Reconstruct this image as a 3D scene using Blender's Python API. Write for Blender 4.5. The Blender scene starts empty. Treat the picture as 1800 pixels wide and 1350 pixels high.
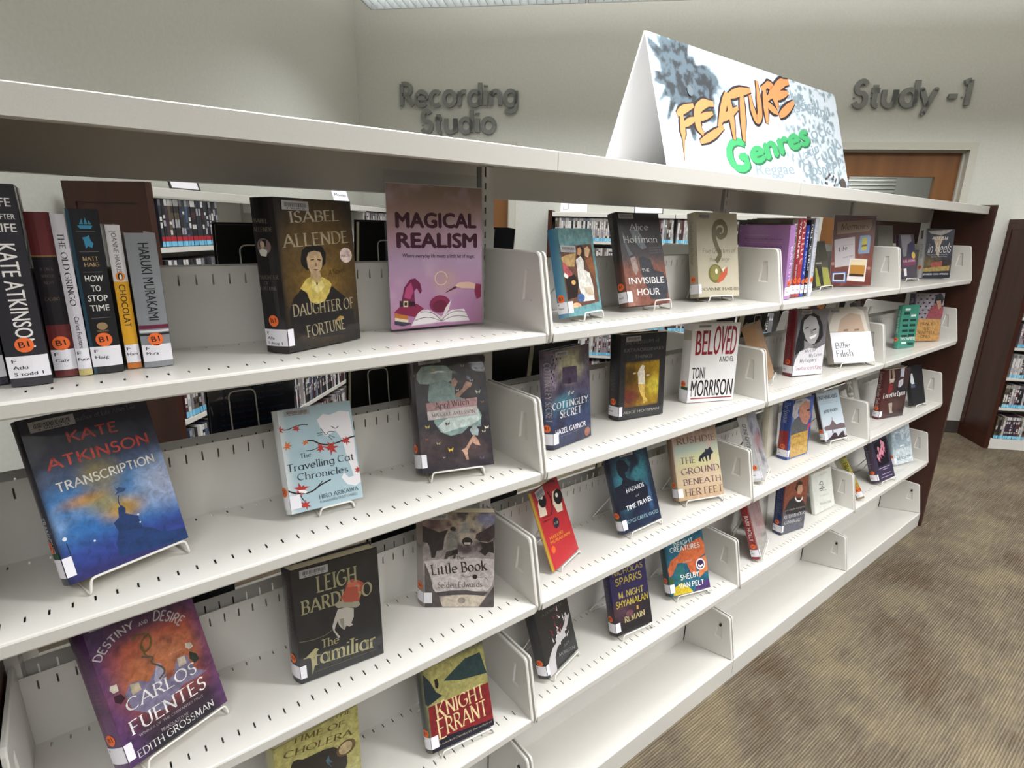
import bpy, math, random
import numpy as np
from mathutils import Matrix, Vector
from mathutils.geometry import tessellate_polygon

# ---------------------------------------------------------------- camera, light, exposure
scn = bpy.context.scene
COL = scn.collection
cam_d = bpy.data.cameras.new('camera')
cam = bpy.data.objects.new('camera', cam_d)
COL.objects.link(cam)
_rt = Vector((0.79103139, -0.61140877, 0.02118168)); _up = Vector((0.14922729, 0.22641402, 0.96253203)); _fw = Vector((0.59329635, 0.75823216, -0.27033947))
cam.matrix_world = Matrix(((_rt.x, _up.x, -_fw.x, -0.7457), (_rt.y, _up.y, -_fw.y, -0.8334), (_rt.z, _up.z, -_fw.z, 1.5410), (0, 0, 0, 1)))
cam_d.sensor_width = 36; cam_d.lens = 19.857; cam_d.clip_start = 0.02
scn.camera = cam
vs = scn.view_settings
vs.view_transform = 'Standard'; vs.look = 'None'; vs.gamma = 1; vs.use_curve_mapping = False
vs.exposure = 0.0
world = bpy.data.worlds.new('world'); scn.world = world; world.use_nodes = True
world.node_tree.nodes['Background'].inputs[0].default_value = (0.97, 0.985, 1.0, 1)
world.node_tree.nodes['Background'].inputs[1].default_value = 0.09
WD = Vector((-0.694658, 0.71934, 0))     # along the far wall, towards its left corner
WN = Vector((0.71934, 0.694658, 0))      # into the far wall
LAMP_Z = 2.79
LAMPS = []
for _nd, _e in ((2.505, 18), (0.0, 44), (-2.4, 26), (-4.8, 20)):
    for _s in ((-5.2, -3.9, -2.6, -1.3, 0.0)[:4 if _nd < -3 else 5] if _nd < 2 else (-3.233, -1.918, -.603, .712)):  # nearer rows are unseen; end lamps added to brighten left wall and shelf front
        LAMPS.append((_nd, _s, _e * (.72 if (_nd, _s) == (0.0, -1.3) else 1)))
for _nd, _s, _e in LAMPS:
    ld = bpy.data.lights.new('tube_light', 'AREA'); ld.shape = 'RECTANGLE'; ld.size = 1.2; ld.size_y = 0.24
    ld.energy = _e; ld.color = (0.975, 0.985, 1.0); ld.spread = math.radians(140)
    lo = bpy.data.objects.new('tube_light', ld); COL.objects.link(lo)
    lo.location = WN * _nd + WD * _s + Vector((0, 0, LAMP_Z - 0.012))
    lo.rotation_euler = (0, 0, math.radians(134))
    ud = bpy.data.lights.new('up_fill', 'AREA'); ud.shape = 'RECTANGLE'; ud.size = 1.2; ud.size_y = 0.2; ud.energy = _e * (.9 if _nd > 2 else .42); ud.color = ld.color  # added upward fill, bounced off the ceiling to lift the upper walls
    uo = bpy.data.objects.new('up_fill', ud); COL.objects.link(uo)
    uo.location = WN * _nd + WD * _s + Vector((0, 0, LAMP_Z + 0.115)); uo.rotation_euler = (math.pi, 0, math.radians(134))

# ---------------------------------------------------------------- helpers
def lin1(c): return c / 12.92 if c <= 0.04045 else ((c + 0.055) / 1.055) ** 2.4
def lin(h):
    if not isinstance(h, str): return tuple(h)
    h = h.lstrip('#'); return tuple(lin1(int(h[i:i + 2], 16) / 255) for i in (0, 2, 4))
def new_mat(name, col=(.5, .5, .5), rough=.5, spec=.5, coat=0, coat_rough=.1, metal=0):
    m = bpy.data.materials.new(name); m.use_nodes = True
    b = m.node_tree.nodes['Principled BSDF']
    b.inputs['Base Color'].default_value = (*lin(col), 1); b.inputs['Roughness'].default_value = rough
    b.inputs['Specular IOR Level'].default_value = spec; b.inputs['Metallic'].default_value = metal
    b.inputs['Coat Weight'].default_value = coat; b.inputs['Coat Roughness'].default_value = coat_rough
    return m
def nd(m, t, **kw):
    n = m.node_tree.nodes.new(t)
    for k, v in kw.items(): setattr(n, k, v)
    return n
def lk(m, a, b): m.node_tree.links.new(a, b)
def bsdf(m): return m.node_tree.nodes['Principled BSDF']
def add_noise_mat(m, c1, c2, scale, detail=4, stretch=(1, 1, 1), bump=0, bscale=None, lo=.3, hi=.7):
    tc = nd(m, 'ShaderNodeTexCoord'); mp = nd(m, 'ShaderNodeMapping'); mp.inputs['Scale'].default_value = stretch
    lk(m, tc.outputs['Object'], mp.inputs[0])
    n = nd(m, 'ShaderNodeTexNoise'); n.inputs['Scale'].default_value = scale; n.inputs['Detail'].default_value = detail
    lk(m, mp.outputs[0], n.inputs['Vector'])
    r = nd(m, 'ShaderNodeValToRGB'); r.color_ramp.elements[0].position = lo; r.color_ramp.elements[1].position = hi
    r.color_ramp.elements[0].color = (*lin(c1), 1); r.color_ramp.elements[1].color = (*lin(c2), 1)
    lk(m, n.outputs[0], r.inputs[0]); lk(m, r.outputs[0], bsdf(m).inputs['Base Color'])
    if bump:
        n2 = nd(m, 'ShaderNodeTexNoise'); n2.inputs['Scale'].default_value = bscale or scale; n2.inputs['Detail'].default_value = 3
        lk(m, mp.outputs[0], n2.inputs['Vector'])
        b = nd(m, 'ShaderNodeBump'); b.inputs['Strength'].default_value = bump; b.inputs['Distance'].default_value = .001
        lk(m, n2.outputs[0], b.inputs['Height']); lk(m, b.outputs[0], bsdf(m).inputs['Normal'])
    return m

M = {}
M['shelf'] = add_noise_mat(new_mat('painted_steel', rough=.22, spec=.55), '#c9c6c0', '#cfccc6', 900, 2, bump=.12, bscale=1500)
M['shelf_edge'] = new_mat('painted_steel_edge', '#d3d0ca', .28)
M['wall'] = add_noise_mat(new_mat('wall_paint', rough=.75, spec=.3), '#c3c3bb', '#c9c9c2', 60, 5, bump=.25, bscale=260)
M['ceil'] = new_mat('ceiling_tile', '#d8d6cc', .9)
M['cherry'] = add_noise_mat(new_mat('cherry_laminate', rough=.42, spec=.4), '#32170e', '#402015', 14, 5, stretch=(1, 1, .12))
M['door_wood'] = add_noise_mat(new_mat('maple_veneer', rough=.4), '#6e4726', '#82572f', 10, 5, stretch=(1, 1, .1))
M['door_frame'] = new_mat('frame_paint', '#bdbbb0', .45)
M['skirt'] = new_mat('rubber_skirting', '#3c3531', .6)
M['paper'] = new_mat('paper', '#eceaf0', .5)
M['white'] = new_mat('white_board', '#f1f2f4', .5)
M['pages'] = add_noise_mat(new_mat('page_block', rough=.8), '#cfc3a4', '#e4dac0', 700, 2, stretch=(.05, .05, 1))
M['wire'] = new_mat('white_wire', '#e6e3dc', .25, coat=.4)
M['black'] = new_mat('hole_shade', '#08080a', .35)  # black standing in for the shade inside slots and bolt holes
M['darkmetal'] = new_mat('dark_metal', '#2a2a2e', .4)
M['letter'] = new_mat('brushed_letter', '#7e807e', .5, metal=0)
M['lamp_body'] = new_mat('lamp_body', '#c8cac8', .35)
m = M['glow'] = new_mat('lamp_diffuser', '#ffffff'); bsdf(m).inputs['Emission Color'].default_value = (.93, .98, 1, 1); bsdf(m).inputs['Emission Strength'].default_value = 2.2
def printed(name, rough, coat, grain=0):
    m = new_mat(name, rough=rough, coat=coat, coat_rough=.06)
    a = nd(m, 'ShaderNodeVertexColor'); a.layer_name = 'Col'; lk(m, a.outputs[0], bsdf(m).inputs['Base Color'])
    if grain:   # painterly mottling of the printed picture
        tc = nd(m, 'ShaderNodeTexCoord'); n = nd(m, 'ShaderNodeTexNoise'); n.inputs['Scale'].default_value = 75; n.inputs['Detail'].default_value = 7; n.inputs['Roughness'].default_value = .68; n.inputs['Distortion'].default_value = .6
        lk(m, tc.outputs['Object'], n.inputs['Vector']); r = nd(m, 'ShaderNodeMapRange'); r.inputs[1].default_value = .3; r.inputs[2].default_value = .7; r.inputs[3].default_value = 1 - grain; r.inputs[4].default_value = 1 + grain * .8
        lk(m, n.outputs[0], r.inputs[0]); x = nd(m, 'ShaderNodeVectorMath', operation='SCALE'); lk(m, a.outputs[0], x.inputs[0]); lk(m, r.outputs[0], x.inputs['Scale']); lk(m, x.outputs[0], bsdf(m).inputs['Base Color'])
    if coat:   # slightly wrinkled clear jacket film
        tc = nd(m, 'ShaderNodeTexCoord'); n = nd(m, 'ShaderNodeTexNoise'); n.inputs['Scale'].default_value = 14; n.inputs['Detail'].default_value = 2
        lk(m, tc.outputs['Object'], n.inputs['Vector']); b = nd(m, 'ShaderNodeBump'); b.inputs['Strength'].default_value = .35; b.inputs['Distance'].default_value = .006
        lk(m, n.outputs[0], b.inputs['Height']); lk(m, b.outputs[0], bsdf(m).inputs['Coat Normal'])
    return m
M['print'] = printed('printed_jacket', .38, .55)
M['print_grain'] = printed('printed_picture', .38, .55, .42)
M['matte'] = printed('printed_paper', .55, 0)
def clear_mat(name, rough, tint):
    m = bpy.data.materials.new(name); m.use_nodes = True; nt = m.node_tree; nt.nodes.clear(); N = nt.nodes.new; L = nt.links.new
    o = N('ShaderNodeOutputMaterial'); t = N('ShaderNodeBsdfTransparent'); g = N('ShaderNodeBsdfGlossy'); x = N('ShaderNodeMixShader'); lw = N('ShaderNodeLayerWeight'); lw.inputs[0].default_value = .5
    t.inputs[0].default_value = (*tint, 1); g.inputs['Roughness'].default_value = rough
    p = N('ShaderNodeMath'); p.operation = 'POWER'; p.inputs[1].default_value = 4; a = N('ShaderNodeMath'); a.operation = 'MULTIPLY_ADD'; a.inputs[1].default_value = .7; a.inputs[2].default_value = .04
    geo = N('ShaderNodeNewGeometry'); inv = N('ShaderNodeMath'); inv.operation = 'SUBTRACT'; inv.inputs[0].default_value = 1; mu = N('ShaderNodeMath'); mu.operation = 'MULTIPLY'
    L(lw.outputs['Facing'], p.inputs[0]); L(p.outputs[0], a.inputs[0]); L(geo.outputs['Backfacing'], inv.inputs[1]); L(a.outputs[0], mu.inputs[0]); L(inv.outputs[0], mu.inputs[1])
    L(mu.outputs[0], x.inputs[0]); L(t.outputs[0], x.inputs[1]); L(g.outputs[0], x.inputs[2]); L(x.outputs[0], o.inputs[0])
    return m
M['acrylic'] = clear_mat('clear_acrylic', .03, (.985, .99, .987))
M['glass'] = clear_mat('glass', .02, (.95, .97, .95))

# carpet: fine ribs running along the shelving, broken by tonal patches
m = M['carpet'] = new_mat('carpet', rough=.95, spec=.1)
tc = nd(m, 'ShaderNodeTexCoord')
def cnoise(stretch, scale, detail, rough=.5):
    mp = nd(m, 'ShaderNodeMapping'); mp.inputs['Scale'].default_value = stretch; lk(m, tc.outputs['Object'], mp.inputs[0])
    n = nd(m, 'ShaderNodeTexNoise'); n.inputs['Scale'].default_value = scale; n.inputs['Detail'].default_value = detail; n.inputs['Roughness'].default_value = rough
    lk(m, mp.outputs[0], n.inputs['Vector']); return n.outputs[0]
def cramp(src, stops):
    r = nd(m, 'ShaderNodeValToRGB'); lk(m, src, r.inputs[0]); e = r.color_ramp.elements
    while len(e) < len(stops): e.new(.5)
    for q, (p, c) in zip(e, stops): q.position = p; q.color = (*lin(c), 1)
    return r.outputs[0]
def cmix(kind, fac, a, b):
    x = nd(m, 'ShaderNodeMix', data_type='RGBA', blend_type=kind)
    if isinstance(fac, float): x.inputs[0].default_value = fac
    else: lk(m, fac, x.inputs[0])
    lk(m, a, x.inputs[6]); lk(m, b, x.inputs[7]); return x.outputs[2]
wv = nd(m, 'ShaderNodeTexWave', wave_type='BANDS', bands_direction='Y'); wv.inputs['Scale'].default_value = 40; wv.inputs['Distortion'].default_value = 1.6; wv.inputs['Detail'].default_value = 2; wv.inputs['Detail Scale'].default_value = 1.4
lk(m, tc.outputs['Object'], wv.inputs['Vector'])
ribs = cramp(wv.outputs[1], [(.1, '#40352c'), (.45, '#665b4e'), (.9, '#978c78')])
fine = cramp(cnoise((7, 170, 1), 1.0, 2, .6), [(.3, '#3c3128'), (.5, '#665b4b'), (.7, '#9c9079')])
tone = cramp(cnoise((2.2, 2.8, 1), 1.0, 6, .68), [(.38, '#4c3a2b'), (.5, '#6c6458'), (.63, '#8f836a')])
cross = cramp(cnoise((140, 6, 1), 1.0, 3, .6), [(.3, '#6a5c4c'), (.62, '#b3a688')])
c = cmix('MIX', .55, ribs, fine); c = cmix('MIX', .45, c, tone); c = cmix('MULTIPLY', .25, c, cross)
pile = cramp(cnoise((1, 1, 1), 340, 2), [(.3, '#8a8a8a'), (.7, '#ffffff')])
c = cmix('MULTIPLY', .35, c, pile); lk(m, c, bsdf(m).inputs['Base Color'])
bp = nd(m, 'ShaderNodeBump'); bp.inputs['Strength'].default_value = .6; bp.inputs['Distance'].default_value = .004
lk(m, wv.outputs[1], bp.inputs['Height']); lk(m, bp.outputs[0], bsdf(m).inputs['Normal'])

def put(o, parent=None, label=None, cat=None, group=None, kind=None):
    COL.objects.link(o)
    if parent is not None: o.parent = parent
    if label: o['label'] = label
    if cat: o['category'] = cat
    if group: o['group'] = group
    if kind: o['kind'] = kind
    return o
def empty(name, loc=(0, 0, 0), rz=0, mw=None, **kw):
    o = bpy.data.objects.new(name, None); o.empty_display_size = .05
    if mw is not None: o.matrix_world = mw
    else: o.location = loc; o.rotation_euler = (0, 0, rz)
    return put(o, **kw)
class MB:
    """collects boxes, prisms and tubes; .build links them as one mesh object"""
    def __init__(s): s.v = []; s.f = []; s.sm = []
    def add(s, v, f, smooth=False):
        n = len(s.v); s.v += [tuple(p) for p in v]; s.f += [tuple(i + n for i in q) for q in f]; s.sm += [smooth] * len(f); return s
    def box(s, x0, x1, y0, y1, z0, z1):
        return s.add([(x0, y0, z0), (x1, y0, z0), (x1, y1, z0), (x0, y1, z0), (x0, y0, z1), (x1, y0, z1), (x1, y1, z1), (x0, y1, z1)],
                     [(0, 3, 2, 1), (4, 5, 6, 7), (0, 1, 5, 4), (1, 2, 6, 5), (2, 3, 7, 6), (3, 0, 4, 7)])
    def prism(s, poly, a0, a1, axis='x', smooth=False):
        """closed polygon (counter-clockwise pairs) swept along an axis"""
        n = len(poly)
        def P(p, a): return (a, p[0], p[1]) if axis == 'x' else ((p[0], a, p[1]) if axis == 'y' else (p[0], p[1], a))
        v = [P(p, a0) for p in poly] + [P(p, a1) for p in poly]
        s.add(v, [(i, (i + 1) % n, (i + 1) % n + n, i + n) for i in range(n)], smooth)
        tris = tessellate_polygon([[Vector((p[0], p[1], 0)) for p in poly]])
        s.add(v, [t for t in tris] + [tuple(j + n for j in t[::-1]) for t in tris]); return s
    def tube(s, pts, r, n=6, closed=False):
        pts = [Vector(p) for p in pts]; k = len(pts); rings = []; prev = None
        for i, p in enumerate(pts):
            a = pts[i - 1] if (i or closed) else p; b = pts[(i + 1) % k] if (i < k - 1 or closed) else p
            d = (b - a).normalized()
            u = (prev - d * prev.dot(d)) if prev is not None else d.orthogonal()
            u.normalize(); w = d.cross(u); prev = u
            rings.append([p + (u * math.cos(2 * math.pi * j / n) + w * math.sin(2 * math.pi * j / n)) * r for j in range(n)])
        v = [q for g in rings for q in g]; f = []
        for i in range(k if closed else k - 1):
            for j in range(n): f.append((i * n + j, i * n + (j + 1) % n, ((i + 1) % k) * n + (j + 1) % n, ((i + 1) % k) * n + j))
        if not closed: f += [tuple(range(n))[::-1], tuple(range((k - 1) * n, k * n))]
        return s.add(v, f, True)
    def mesh(s, name, mat):
        me = bpy.data.meshes.new(name); me.from_pydata(s.v, [], s.f)
        me.polygons.foreach_set('use_smooth', s.sm); me.materials.append(mat); me.update(); return me
    def build(s, name, mat, parent=None, loc=None, rot=None, **kw):
        o = bpy.data.objects.new(name, s.mesh(name, mat))
        if loc: o.location = loc
        if rot: o.rotation_euler = rot
        return put(o, parent, **kw)
def inst(name, me, parent=None, loc=(0, 0, 0), rz=0, **kw):
    o = bpy.data.objects.new(name, me); o.location = loc; o.rotation_euler = (0, 0, rz); return put(o, parent, **kw)
def roundpath(pts, r=.01, n=4):
    """polyline with rounded corners"""
    out = [Vector(pts[0])]
    for i in range(1, len(pts) - 1):
        p = Vector(pts[i]); a = (Vector(pts[i - 1]) - p); b = (Vector(pts[i + 1]) - p)
        q = min(r, a.length * .45, b.length * .45); A = p + a.normalized() * q; B = p + b.normalized() * q
        for k in range(n + 1):
            t = k / n; out.append(A * (1 - t) ** 2 + p * 2 * t * (1 - t) + B * t * t)
    out.append(Vector(pts[-1])); return out

# ---------------------------------------------------------------- stroke alphabet (serif and geometric)
def arc(cx, cy, rx, ry, d0, d1, n=9):
    return [(cx + rx * math.cos(math.radians(d0 + (d1 - d0) * i / n)), cy + ry * math.sin(math.radians(d0 + (d1 - d0) * i / n))) for i in range(n + 1)]
X = .64
def bowl(cx, w=.29): return arc(cx, X / 2, w, X / 2, 0, 360, 16)
GL = {
'A': (.78, [[(0, 0), (.39, 1)], [(.39, 1), (.78, 0)], [(.14, .34), (.64, .34)]], [(0, 0), (.78, 0)]),
'B': (.6, [[(.08, 0), (.08, 1)], [(.08, 1), (.3, 1)] + arc(.3, .76, .24, .24, 90, -90) + [(.08, .52)], [(.3, .52)] + arc(.32, .26, .28, .26, 90, -90) + [(.08, 0)]], [(.08, 0), (.08, 1)]),
'C': (.74, [arc(.42, .5, .4, .5, 48, 312, 16)], []),
'D': (.74, [[(.08, 0), (.08, 1)], [(.08, 1), (.28, 1)] + arc(.28, .5, .44, .5, 90, -90, 12) + [(.08, 0)]], [(.08, 0), (.08, 1)]),
'E': (.56, [[(.08, 0), (.08, 1)], [(.08, 1), (.52, 1)], [(.08, .52), (.44, .52)], [(.08, 0), (.55, 0)]], [(.08, 0), (.08, 1)]),
'F': (.54, [[(.08, 0), (.08, 1)], [(.08, 1), (.52, 1)], [(.08, .5), (.42, .5)]], [(.08, 0), (.08, 1)]),
'G': (.8, [arc(.42, .5, .4, .5, 48, 330, 16), [(.76, .24), (.76, .46)], [(.52, .46), (.78, .46)]], []),
'H': (.76, [[(.08, 0), (.08, 1)], [(.68, 0), (.68, 1)], [(.08, .51), (.68, .51)]], [(.08, 0), (.08, 1), (.68, 0), (.68, 1)]),
'I': (.18, [[(.09, 0), (.09, 1)]], [(.09, 0), (.09, 1)]),
'J': (.4, [[(.3, 1)] + arc(.12, .2, .18, .24, 0, -140, 7)], [(.3, 1)]),
'K': (.7, [[(.08, 0), (.08, 1)], [(.1, .4), (.62, 1)], [(.26, .58), (.68, 0)]], [(.08, 0), (.08, 1), (.62, 1), (.68, 0)]),
'L': (.54, [[(.08, 0), (.08, 1)], [(.08, 0), (.53, 0)]], [(.08, 0), (.08, 1)]),
'M': (.92, [[(.1, 0), (.12, 1)], [(.12, 1), (.46, .05)], [(.46, .05), (.8, 1)], [(.8, 1), (.82, 0)]], [(.1, 0), (.82, 0), (.1, 1), (.82, 1)]),
'N': (.78, [[(.08, 0), (.08, 1)], [(.08, 1), (.7, 0)], [(.7, 0), (.7, 1)]], [(.08, 0), (.06, 1), (.7, 1)]),
'O': (.86, [arc(.43, .5, .4, .5, 0, 360, 20)], []),
'P': (.58, [[(.08, 0), (.08, 1)], [(.08, 1), (.3, 1)] + arc(.3, .73, .25, .27, 90, -90) + [(.08, .46)]], [(.08, 0), (.08, 1)]),
'Q': (.86, [arc(.43, .5, .4, .5, 0, 360, 20), [(.5, .2), (.84, -.12)]], []),
'R': (.66, [[(.08, 0), (.08, 1)], [(.08, 1), (.3, 1)] + arc(.3, .75, .25, .25, 90, -90) + [(.08, .5)], [(.3, .5), (.64, 0)]], [(.08, 0), (.08, 1), (.64, 0)]),
'S': (.54, [arc(.28, .75, .2, .25, 30, 250, 10) + arc(.26, .26, .23, .27, 70, -155, 10)], []),
'T': (.66, [[(.33, 0), (.33, 1)], [(.02, 1), (.64, 1)]], [(.33, 0)]),
'U': (.72, [[(.08, 1)] + arc(.36, .3, .28, .3, 180, 360, 12) + [(.64, 1)]], [(.08, 1), (.64, 1)]),
'V': (.74, [[(0, 1), (.37, 0)], [(.37, 0), (.74, 1)]], [(.02, 1), (.72, 1)]),
'W': (1.06, [[(0, 1), (.28, 0)], [(.28, 0), (.53, .95)], [(.53, .95), (.78, 0)], [(.78, 0), (1.06, 1)]], [(.02, 1), (1.04, 1)]),
'X': (.7, [[(0, 1), (.7, 0)], [(.02, 0), (.68, 1)]], [(0, 1), (.7, 0), (.02, 0), (.68, 1)]),
'Y': (.7, [[(0, 1), (.35, .45)], [(.35, .45), (.7, 1)], [(.35, .45), (.35, 0)]], [(0, 1), (.7, 1), (.35, 0)]),
'Z': (.64, [[(.04, 1), (.6, 1)], [(.6, 1), (.02, 0)], [(.02, 0), (.62, 0)]], []),
'a': (.64, [bowl(.3, .27), [(.57, X), (.57, 0)]], [(.6, 0)]),
'b': (.64, [[(.06, 1.02), (.06, 0)], bowl(.34, .27)], [(.03, 1.02)]),
'c': (.54, [arc(.3, X / 2, .27, X / 2, 48, 312, 12)], []),
'd': (.64, [bowl(.3, .27), [(.57, 1.02), (.57, 0)]], [(.54, 1.02), (.6, 0)]),
'e': (.6, [[(.04, .34), (.56, .34)] + arc(.3, X / 2, .27, X / 2, 4, 318, 14)], []),
'f': (.36, [arc(.3, .82, .14, .2, 80, 180, 5) + [(.16, 0)], [(.0, X - .02), (.34, X - .02)]], [(.16, 0)]),
'g': (.64, [bowl(.3, .27), [(.57, X)] + arc(.31, -.06, .26, .24, 0, -150, 8)], []),
'h': (.58, [[(.06, 1.02), (.06, 0)], [(.06, .4)] + arc(.28, .4, .22, .24, 180, 0, 8) + [(.5, 0)]], [(.06, 0), (.5, 0), (.03, 1.02)]),
'i': (.16, [[(.08, 0), (.08, X)], [(.08, .84), (.08, .9)]], [(.08, 0)]),
'j': (.2, [[(.12, X), (.12, -.1), (.0, -.26)], [(.12, .84), (.12, .9)]], []),
'k': (.54, [[(.06, 1.02), (.06, 0)], [(.08, .22), (.46, X)], [(.2, .36), (.52, 0)]], [(.06, 0), (.52, 0), (.46, X)]),
'l': (.16, [[(.08, 1.02), (.08, 0)]], [(.08, 0), (.05, 1.02)]),
'm': (.92, [[(.06, X), (.06, 0)], [(.06, .42)] + arc(.26, .42, .2, .22, 180, 0, 7) + [(.46, 0)], [(.46, .42)] + arc(.66, .42, .2, .22, 180, 0, 7) + [(.86, 0)]], [(.06, 0), (.46, 0), (.86, 0)]),
'n': (.58, [[(.06, X), (.06, 0)], [(.06, .4)] + arc(.28, .4, .22, .24, 180, 0, 8) + [(.5, 0)]], [(.06, 0), (.5, 0)]),
'o': (.62, [bowl(.31, .28)], []),
'p': (.64, [[(.06, X), (.06, -.32)], bowl(.34, .27)], [(.06, -.32)]),
'q': (.64, [bowl(.3, .27), [(.57, X), (.57, -.32)]], [(.57, -.32)]),
'r': (.38, [[(.06, X), (.06, 0)], [(.06, .38)] + arc(.3, .38, .24, .25, 180, 75, 5)], [(.06, 0)]),
's': (.42, [arc(.22, .47, .15, .165, 35, 250, 8) + arc(.21, .16, .17, .165, 70, -150, 8)], []),
't': (.34, [[(.16, .84), (.16, .1)] + arc(.28, .12, .12, .12, 200, 290, 3), [(.0, X - .02), (.32, X - .02)]], []),
'u': (.58, [[(.06, X)] + arc(.28, .24, .22, .24, 180, 360, 8) + [(.5, X)], [(.5, X), (.5, 0)]], [(.53, 0)]),
'v': (.54, [[(0, X), (.27, 0)], [(.27, 0), (.54, X)]], [(.02, X), (.52, X)]),
'w': (.8, [[(0, X), (.2, 0)], [(.2, 0), (.4, X)], [(.4, X), (.6, 0)], [(.6, 0), (.8, X)]], [(.02, X), (.78, X)]),
'x': (.52, [[(0, X), (.52, 0)], [(0, 0), (.52, X)]], [(0, 0), (.52, 0)]),
'y': (.54, [[(0, X), (.29, 0)], [(.54, X), (.18, -.32)]], [(.02, X), (.52, X)]),
'z': (.5, [[(.02, X), (.48, X)], [(.48, X), (.02, 0)], [(.02, 0), (.5, 0)]], []),
'1': (.4, [[(.24, 0), (.24, 1)], [(.24, 1), (.02, .9)]], [(.24, 0)]),
'-': (.4, [[(.04, .36), (.36, .36)]], []), '.': (.14, [[(.07, .0), (.07, .08)]], []), ',': (.14, [[(.07, .06), (.03, -.12)]], []), "'": (.14, [[(.07, 1), (.07, .82)]], []),
}
GL['&'] = GL['B']
def strip(pts, wf, out):
    """variable-width stroke as quads; pts 2-D; wf(dx,dy)->width"""
    n = len(pts)
    if n < 2: return
    L = []; R = []
    for i in range(n):
        a = pts[max(i - 1, 0)]; b = pts[min(i + 1, n - 1)]
        dx, dy = b[0] - a[0], b[1] - a[1]; l = math.hypot(dx, dy) or 1e-9; dx /= l; dy /= l
        w = wf(dx, dy, i / (n - 1)) / 2; L.append((pts[i][0] - dy * w, pts[i][1] + dx * w)); R.append((pts[i][0] + dy * w, pts[i][1] - dx * w))
    for i in range(n - 1): out.append([R[i], R[i + 1], L[i + 1], L[i]])
STY = {'S': (.165, .055, 1), 'SL': (.13, .055, 1), 'SI': (.12, .045, 1), 'SC': (.15, .045, 1), 'K': (.19, .07, 1), 'I': (.085, .05, 0), 'G': (.15, .15, 0), 'W': (.2, .2, 0)}
def stroke_text(s, font):
    """list of convex quads, width, in cap-height units"""
    thick, thin, serif = STY[font]; out = []; x = 0
    for i, ch in enumerate(s):
        if ch == ' ': x += .34; continue
        g = GL.get(ch) or GL.get(ch.upper()) or GL['O']
        k = 1.22 if (font == 'SC' and i == 0) else 1
        y0 = -.12 if k > 1 else 0
        q = []
        def wf(dx, dy, t): return thin + (thick - thin) * (abs(dx * .42 - dy * .907) ** 1.8)
        for st in g[1]: strip(st, wf, q)
        if serif:
            for sx, sy in g[2]: q.append([(sx - thick * .85, sy - thin * .45), (sx + thick * .85, sy - thin * .45), (sx + thick * .85, sy + thin * .45), (sx - thick * .85, sy + thin * .45)])
        elif font in ('G', 'W'):
            h = thick / 2
            for st in g[1]:
                for e in (st[0], st[-1]): q.append([(e[0] + h * .98 * math.cos(math.radians(a)), e[1] + h * .98 * math.sin(math.radians(a))) for a in range(0, 360, 60)]) if ch in 'AVWMNvwyzkxK' else None
        out += [[(x + k * p[0], y0 + k * p[1]) for p in poly] for poly in q]
        x += g[0] * k + (.13 if font != 'K' else .16)
    return out, x - .13
_tc = {}
def font_text(s, fat):
    if (s, fat) in _tc: return _tc[(s, fat)]
    c = bpy.data.curves.new('t', 'FONT'); c.body = s; c.offset = fat; c.resolution_u = 3
    o = bpy.data.objects.new('t', c); me = o.to_mesh()
    v = [(p.co.x / .69, p.co.y / .69) for p in me.vertices]; f = [tuple(p.vertices) for p in me.polygons]
    o.to_mesh_clear(); bpy.data.objects.remove(o); bpy.data.curves.remove(c)
    _tc[(s, fat)] = (v, f); return v, f

# ---------------------------------------------------------------- flat print: vertex-coloured art
def vnoise(x, y, seed=0):
    xi = np.floor(x).astype(int); yi = np.floor(y).astype(int); xf = x - xi; yf = y - yi
    xf = xf * xf * (3 - 2 * xf); yf = yf * yf * (3 - 2 * yf)
    def h(a, b): n = (a * 374761393 + b * 668265263 + seed * 974711) & 0x7fffffff; n = (n ^ (n >> 13)) * 1274126177 & 0x7fffffff; return ((n ^ (n >> 16)) & 0xffff) / 65535.
    return (h(xi, yi) * (1 - xf) + h(xi + 1, yi) * xf) * (1 - yf) + (h(xi, yi + 1) * (1 - xf) + h(xi + 1, yi + 1) * xf) * yf
def fbm(x, y, s=0, o=4): return sum(vnoise(x * 2 ** i, y * 2 ** i, s + i) / 2 ** i for i in range(o)) / (2 - 2 / 2 ** o)
def sm(a, b, t): t = np.clip((t - a) / (b - a), 0, 1); return t * t * (3 - 2 * t)
def C3(h): return np.array(lin(h))
def mx(a, b, t):
    a = C3(a) if isinstance(a, str) else a; b = C3(b) if isinstance(b, str) else b
    return a + (b - a) * t[..., None]
def vgrad(v, *st):
    r = np.zeros(v.shape + (3,)) + C3(st[0][1])
    for (p0, c0), (p1, c1) in zip(st, st[1:]): r = mx(r, C3(c1), sm(p0, p1, v))
    return r
def blob(u, v, cu, cv, ru, rv, soft=.5): d = np.sqrt(((u - cu) / ru) ** 2 + ((v - cv) / rv) ** 2); return 1 - sm(1 - soft, 1 + soft, d)
FD = {}
def field(f): FD[f.__name__[2:]] = f; return f
@field
def f_daughter(u, v):
    n = fbm(u * 6, v * 8, 1); e = blob(u, v, .52, .55, .5, .42, .5) * (.6 + .5 * n)
    c = mx('#1d1a19', '#6d5222', np.clip(e, 0, 1)); c = mx(c, '#8a6b2c', blob(u, v, .5, .48, .3, .2, .6) * n); c = mx(c, '#5b4a32', blob(u, v, .4, .7, .25, .12, .7) * .6); return mx(c, '#141212', 1 - sm(0, .04, u))
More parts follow.
